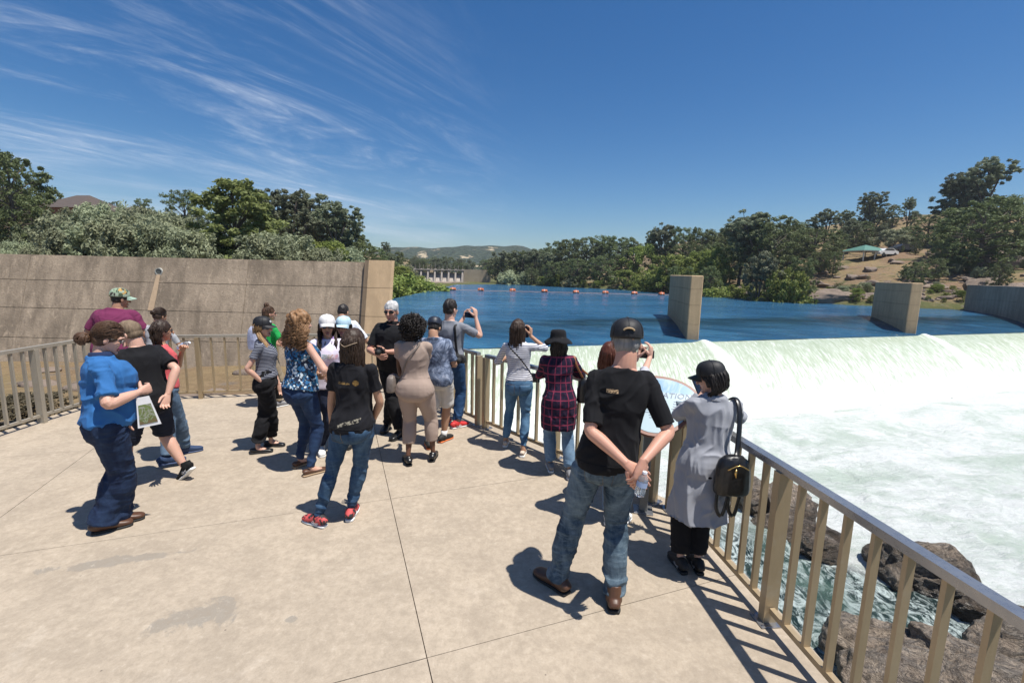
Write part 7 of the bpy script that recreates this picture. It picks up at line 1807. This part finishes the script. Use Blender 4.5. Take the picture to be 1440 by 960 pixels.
# picture card
bw = P_['blue'].world(P_['blue'].wr[1]); cd = empty('picture_card', atY(205, 579, bw.y - .04), rad(-30), 'white card with a green and brown printed picture held by the woman in blue', 'card'); cd.rotation_euler = (0, rad(-8), rad(25))
def trap(w0, w1, z0, z1, y0, y1):
    m = MB(); m.add([(-w0 / 2, y0, z0), (w0 / 2, y0, z0), (w0 / 2, y1, z0), (-w0 / 2, y1, z0), (-w1 / 2, y0 + .02, z1), (w1 / 2, y0 + .02, z1), (w1 / 2, y1 + .02, z1), (-w1 / 2, y1 + .02, z1)], [(3, 2, 1, 0), (4, 5, 6, 7), (0, 1, 5, 4), (1, 2, 6, 5), (2, 3, 7, 6), (3, 0, 4, 7)]); return m
trap(.155, .085, -.12, .12, 0, .003).build('card', plain('white_card', (.72, .72, .74), .4), cd)
pt = NT('printed_picture'); n = pt.noise(14, 4, .6, 1.5); z = pt.sep(pt.coord())[2]
pt.fin(pt.ramp(pt.math('ADD', n, pt.math('MULTIPLY', z, 2.0)), [(.3, (.14, .10, .05)), (.42, (.10, .14, .03)), (.50, (.30, .30, .26)), (.56, (.12, .17, .04)), (.72, (.20, .20, .09))]), .35)
trap(.12, .078, -.095, .085, -.0022, -.0006).build('picture', pt.mat, cd)
# camera held by the white-haired man
wm = P_['white']; c = (wm.wr[0] + wm.wr[1]) / 2 + Vector((0, .05, .03)); r = empty('camera', wm.world(c), wm.hd - math.pi / 2, 'black camera in the hands of the white-haired man', 'camera')
MB().box((0, 0, 0), (.12, .05, .075), bev=.008).build('camera_body', LEATHER, r); MB().loft([(0, .02, 0), (0, .08, 0)], [.032, .030], 16, (1, 0, 0)).build('lens', BLACKR, r, smooth=True); MB().box((0, 0, .045), (.045, .04, .025), bev=.006).build('viewfinder', LEATHER, r)
def bagshape(name, p, c, d, mat, label, cat, ex=3.0, strap=None, strap_mat=None, sr=.009, tilt=0, flat=.25, yaw=0):
    root = empty(name, p.world(c), p.hd - math.pi / 2 + rad(yaw), label, cat); w, dp, hh = d
    m = MB(); m.loft([(0, 0, -hh * .5), (0, 0, -hh * .42), (0, 0, 0), (0, 0, hh * .34), (0, 0, hh * .5)], [(w * .42, dp * .40), (w * .5, dp * .5), (w * .5, dp * .5), (w * .42, dp * .42), (w * .25, dp * .2)], 16, (1, 0, 0), 3, ex)
    me = remesh(m, .006, 2, fold(int(w * 1000), .003, 16, 12), 'bag_body'); o = obj('bag_body', me, mat, root)
    if strap:
        R = Matrix.Rotation(-rad(yaw), 3, 'Z'); pts = [R @ (Vector(q) - Vector(c)) for q in strap]
        sm = MB(); sm.loft(pts, [(sr, sr * flat)] * len(pts), 6, (1, 0, 0), 4); sm.build('strap', strap_mat or mat, root, smooth=True)
    return root
# small backpack of the coat woman hanging behind her right side
p = P_['coat']; c = p.W(atY(1030, 667, p.pw.y - .20)); top = p.surf(.81, -25, .045); 
bk = bagshape('backpack', p, c, (.24, .13, .27), LEATHER, 'small black leather backpack hanging from the shoulder of the woman in the grey coat', 'backpack', 2.4,
              [p.sh[1] + Vector((.0, .06, .03)), p.sh[1] + Vector((.005, -.02, .065)), p.sh[1] + Vector((.0, -.10, -.02)), p.sh[1].lerp(c, .6) + Vector((.01, -.05, .0)), c + Vector((.0, -.02, .12))], LEATHER, .018)
MB().loft([(-.07, -.068, .06), (0, -.078, .095), (.07, -.068, .06)], [.004] * 3, 6, (0, 0, 1), 3).build('zip', GOLD, bk, smooth=True); MB().loft([(-.02, -.078, .07), (-.025, -.082, .045), (-.02, -.082, .015)], [.005, .009, .004], 6).build('tassel', GOLD, bk, smooth=True)
for dx in (-.10, -.02): MB().loft([(dx, -.02, -.10), (dx - .01, -.04, -.22), (dx + .03, -.045, -.27), (dx + .07, -.03, -.12)], [(.013, .004)] * 4, 6, (1, 0, 0), 4).build('hanging_strap', LEATHER, bk, smooth=True)
p = P_['plaid']; c = p.W(atY(826, 548, p.pw.y + .02)); bagshape('shoulder_bag', p, c, (.22, .12, .27), LEATHER, 'black tote bag with a tan strap on the shoulder of the plaid shirt woman', 'bag', 3,
    [c + Vector((-.05, 0, .12)), p.sh[1] + Vector((.05, -.05, -.05)), p.sh[1] + Vector((.02, -.02, .055)), p.sh[1] + Vector((.05, .05, -.03)), c + Vector((.05, .03, .12))], plain('tan_strap', (.30, .12, .05), .5), .011)
p = P_['stripe']; c = p.surf(.56, 30, .05); bagshape('crossbody_bag', p, c, (.15, .06, .11), LEATHER, 'small black bag slung in front of the striped top woman', 'bag', 3,
    [c + Vector((0, 0, .05)), p.surf(.60, -5, .028), p.surf(.66, -45, .026), p.surf(.73, -80, .028), p.surf(.79, -115, .026), p.surf(.825, -150, .03)], None, .008)
p = P_['beige']; c = p.surf(.555, 190, .065); bagshape('crossbody_bag', p, c, (.11, .22, .19), plain('taupe_leather', (.17, .14, .12), .45), 'taupe bag hanging at the left hip of the woman with black curls', 'bag', 3,
    [c + Vector((.02, -.03, .09)), p.surf(.60, 215, .026), p.surf(.66, 240, .028), p.surf(.73, 262, .030), p.surf(.79, 288, .028), p.surf(.828, 318, .03)], None, .009)
p = P_['phone']; c = p.surf(.565, -35, .08); k_ = bagshape('slung_camera', p, c, (.15, .08, .11), BLACKR, 'black camera on a shoulder strap at the hip of the young man in grey', 'camera', 4,
    [c + Vector((0, 0, .04)), p.surf(.60, -40, .03), p.surf(.68, -48, .028), p.surf(.76, -52, .028), p.surf(.81, -50, .035), p.sh[1] + Vector((-.05, .02, .05))], BLACKR, .017)
MB().loft([(0, -.03, 0), (.01, -.10, -.02)], [.034, .036], 14, (1, 0, 0)).build('lens', BLACKR, k_, smooth=True)
p = P_['cap']; c = p.W(atY(391, 548, p.pw.y + .14)); bagshape('handbag', p, c, (.10, .20, .20), LEATHER, 'black handbag on the far side of the woman in the black cap', 'bag', 3,
    [c + Vector((0, .04, .09)), p.surf(.66, 150, .03), p.surf(.78, 150, .03), p.sh[0] + Vector((.03, 0, .045)), p.surf(.78, 200, .03), c + Vector((0, -.05, .09))], None, .010)
p = P_['green']; c = p.surf(.70, -90, .09); bagshape('backpack', p, c, (.26, .15, .36), plain('pale_lilac_nylon', (.50, .53, .68), .6), 'pale lilac and blue backpack worn by the woman in green', 'backpack', 2.6,
    [c + Vector((-.08, .04, .14)), p.sh[0] + Vector((.05, -.02, .05)), p.sh[0] + Vector((.06, .07, -.02)), p.surf(.68, 140, .03)], plain('blue_strap', (.08, .25, .45), .6), .02)

# ---- interpretive sign beside the railing gap
px0 = at(904, 717, 0.0); sg = empty('interpretive_sign', (px0.x, px0.y, 0), rad(-12), 'tilted sign panel with brown rim on a grey post beside the gap in the railing', 'sign')
MB().box((0, 0, .46), (.075, .075, .90), bev=.006).build('post', plain('grey_painted_post', (.16, .165, .165), .5), sg); MB().box((0, 0, .006), (.17, .17, .012), bev=.002).build('base_plate', MAT['cap'], sg)
T = Matrix.Rotation(rad(42), 3, 'X'); ctr = Vector((0.03, .06, 1.02))
def outline(g, n=40):
    pts = []
    for k in range(n):
        a = 2 * math.pi * k / n; x = math.copysign(abs(math.cos(a)) ** .85, math.cos(a)) * .40; y = math.sin(a) * (.26 if math.sin(a) > 0 else .32)
        if y < 0: x *= 1 - .45 * (abs(y) / .33) ** .8
        L_ = math.hypot(x, y); pts.append(Vector((x * (1 + g / L_), y * (1 + g / L_), 0)))
    return pts
def plate(name, g, z0, z1, mat):
    o_ = outline(g); n = len(o_); vs = [ctr + T @ (q + Vector((0, 0, z0))) for q in o_] + [ctr + T @ (q + Vector((0, 0, z1))) for q in o_]
    return MB().add(vs, [tuple(range(n))[::-1], tuple(range(n, 2 * n))] + [(i, (i + 1) % n, n + (i + 1) % n, n + i) for i in range(n)]).build(name, mat, sg)
plate('rim', .030, -.03, .004, plain('rust_brown_rim', (.20, .075, .045), .45))
st_ = NT('printed_sign_face'); n = st_.noise(5, 5, .65, .8); o9 = st_.sep(st_.coord()); top = st_.ramp(st_.math('ADD', o9[2], st_.math('MULTIPLY', n, .12)), [(.0, 0), (1, 1)])
fc = st_.mix(st_.ramp(n, [(.42, 0), (.56, .8)]), (.34, .47, .54), (.10, .27, .45)); msk = st_.math('GREATER_THAN', st_.math('ADD', o9[2], st_.math('MULTIPLY', n, .10)), 1.145)
st_.fin(st_.mix(msk, (.35, .46, .51), fc), .25); face = plate('panel_face', 0, .002, .007, st_.mat)
ink = plain('dark_blue_ink', (.03, .07, .14), .4)
def text(s_, x, y, size, parent, mat, shear=0.0, ext=.0006):
    cu = bpy.data.curves.new('txt', 'FONT'); cu.body = s_; cu.size = size; cu.extrude = ext; cu.shear = shear; cu.align_x = 'CENTER'; cu.resolution_u = 2
    o = bpy.data.objects.new('txt', cu); TMP.collection.objects.link(o); 
    with bpy.context.temp_override(scene=TMP, view_layer=TMP.view_layers[0]):
        dg = bpy.context.evaluated_depsgraph_get(); dg.update()
    me = bpy.data.meshes.new_from_object(o.evaluated_get(dg)); bpy.data.objects.remove(o); me.name = 'lettering'
    for v in me.vertices: v.co = ctr + T @ (Vector((v.co.x + x, v.co.y + y, .0085 + v.co.z)))
    me.materials.clear(); return obj('lettering', me, mat, parent)
text('CONSERVATION', .02, .045, .082, face, ink, .25)
rl = MB(); rnd = random.Random(8)
for col_ in (-.24, .02, .24):
    for j in range(8):
        y = .01 - j * .026; w_ = rnd.uniform(.15, .21) * (1 - max(0, j - 4) * .10)
        q = [ctr + T @ Vector((col_ + sx * w_ / 2 * (1 if abs(col_) < .1 else .85), y + sy * .0035, .0082)) for sx, sy in ((-1, -1), (1, -1), (1, 1), (-1, 1))]; rl.add(q, [(0, 1, 2, 3)])
o = rl.build('small_print', ink, face); o['kind'] = 'stuff'
bpy.data.scenes.remove(TMP)
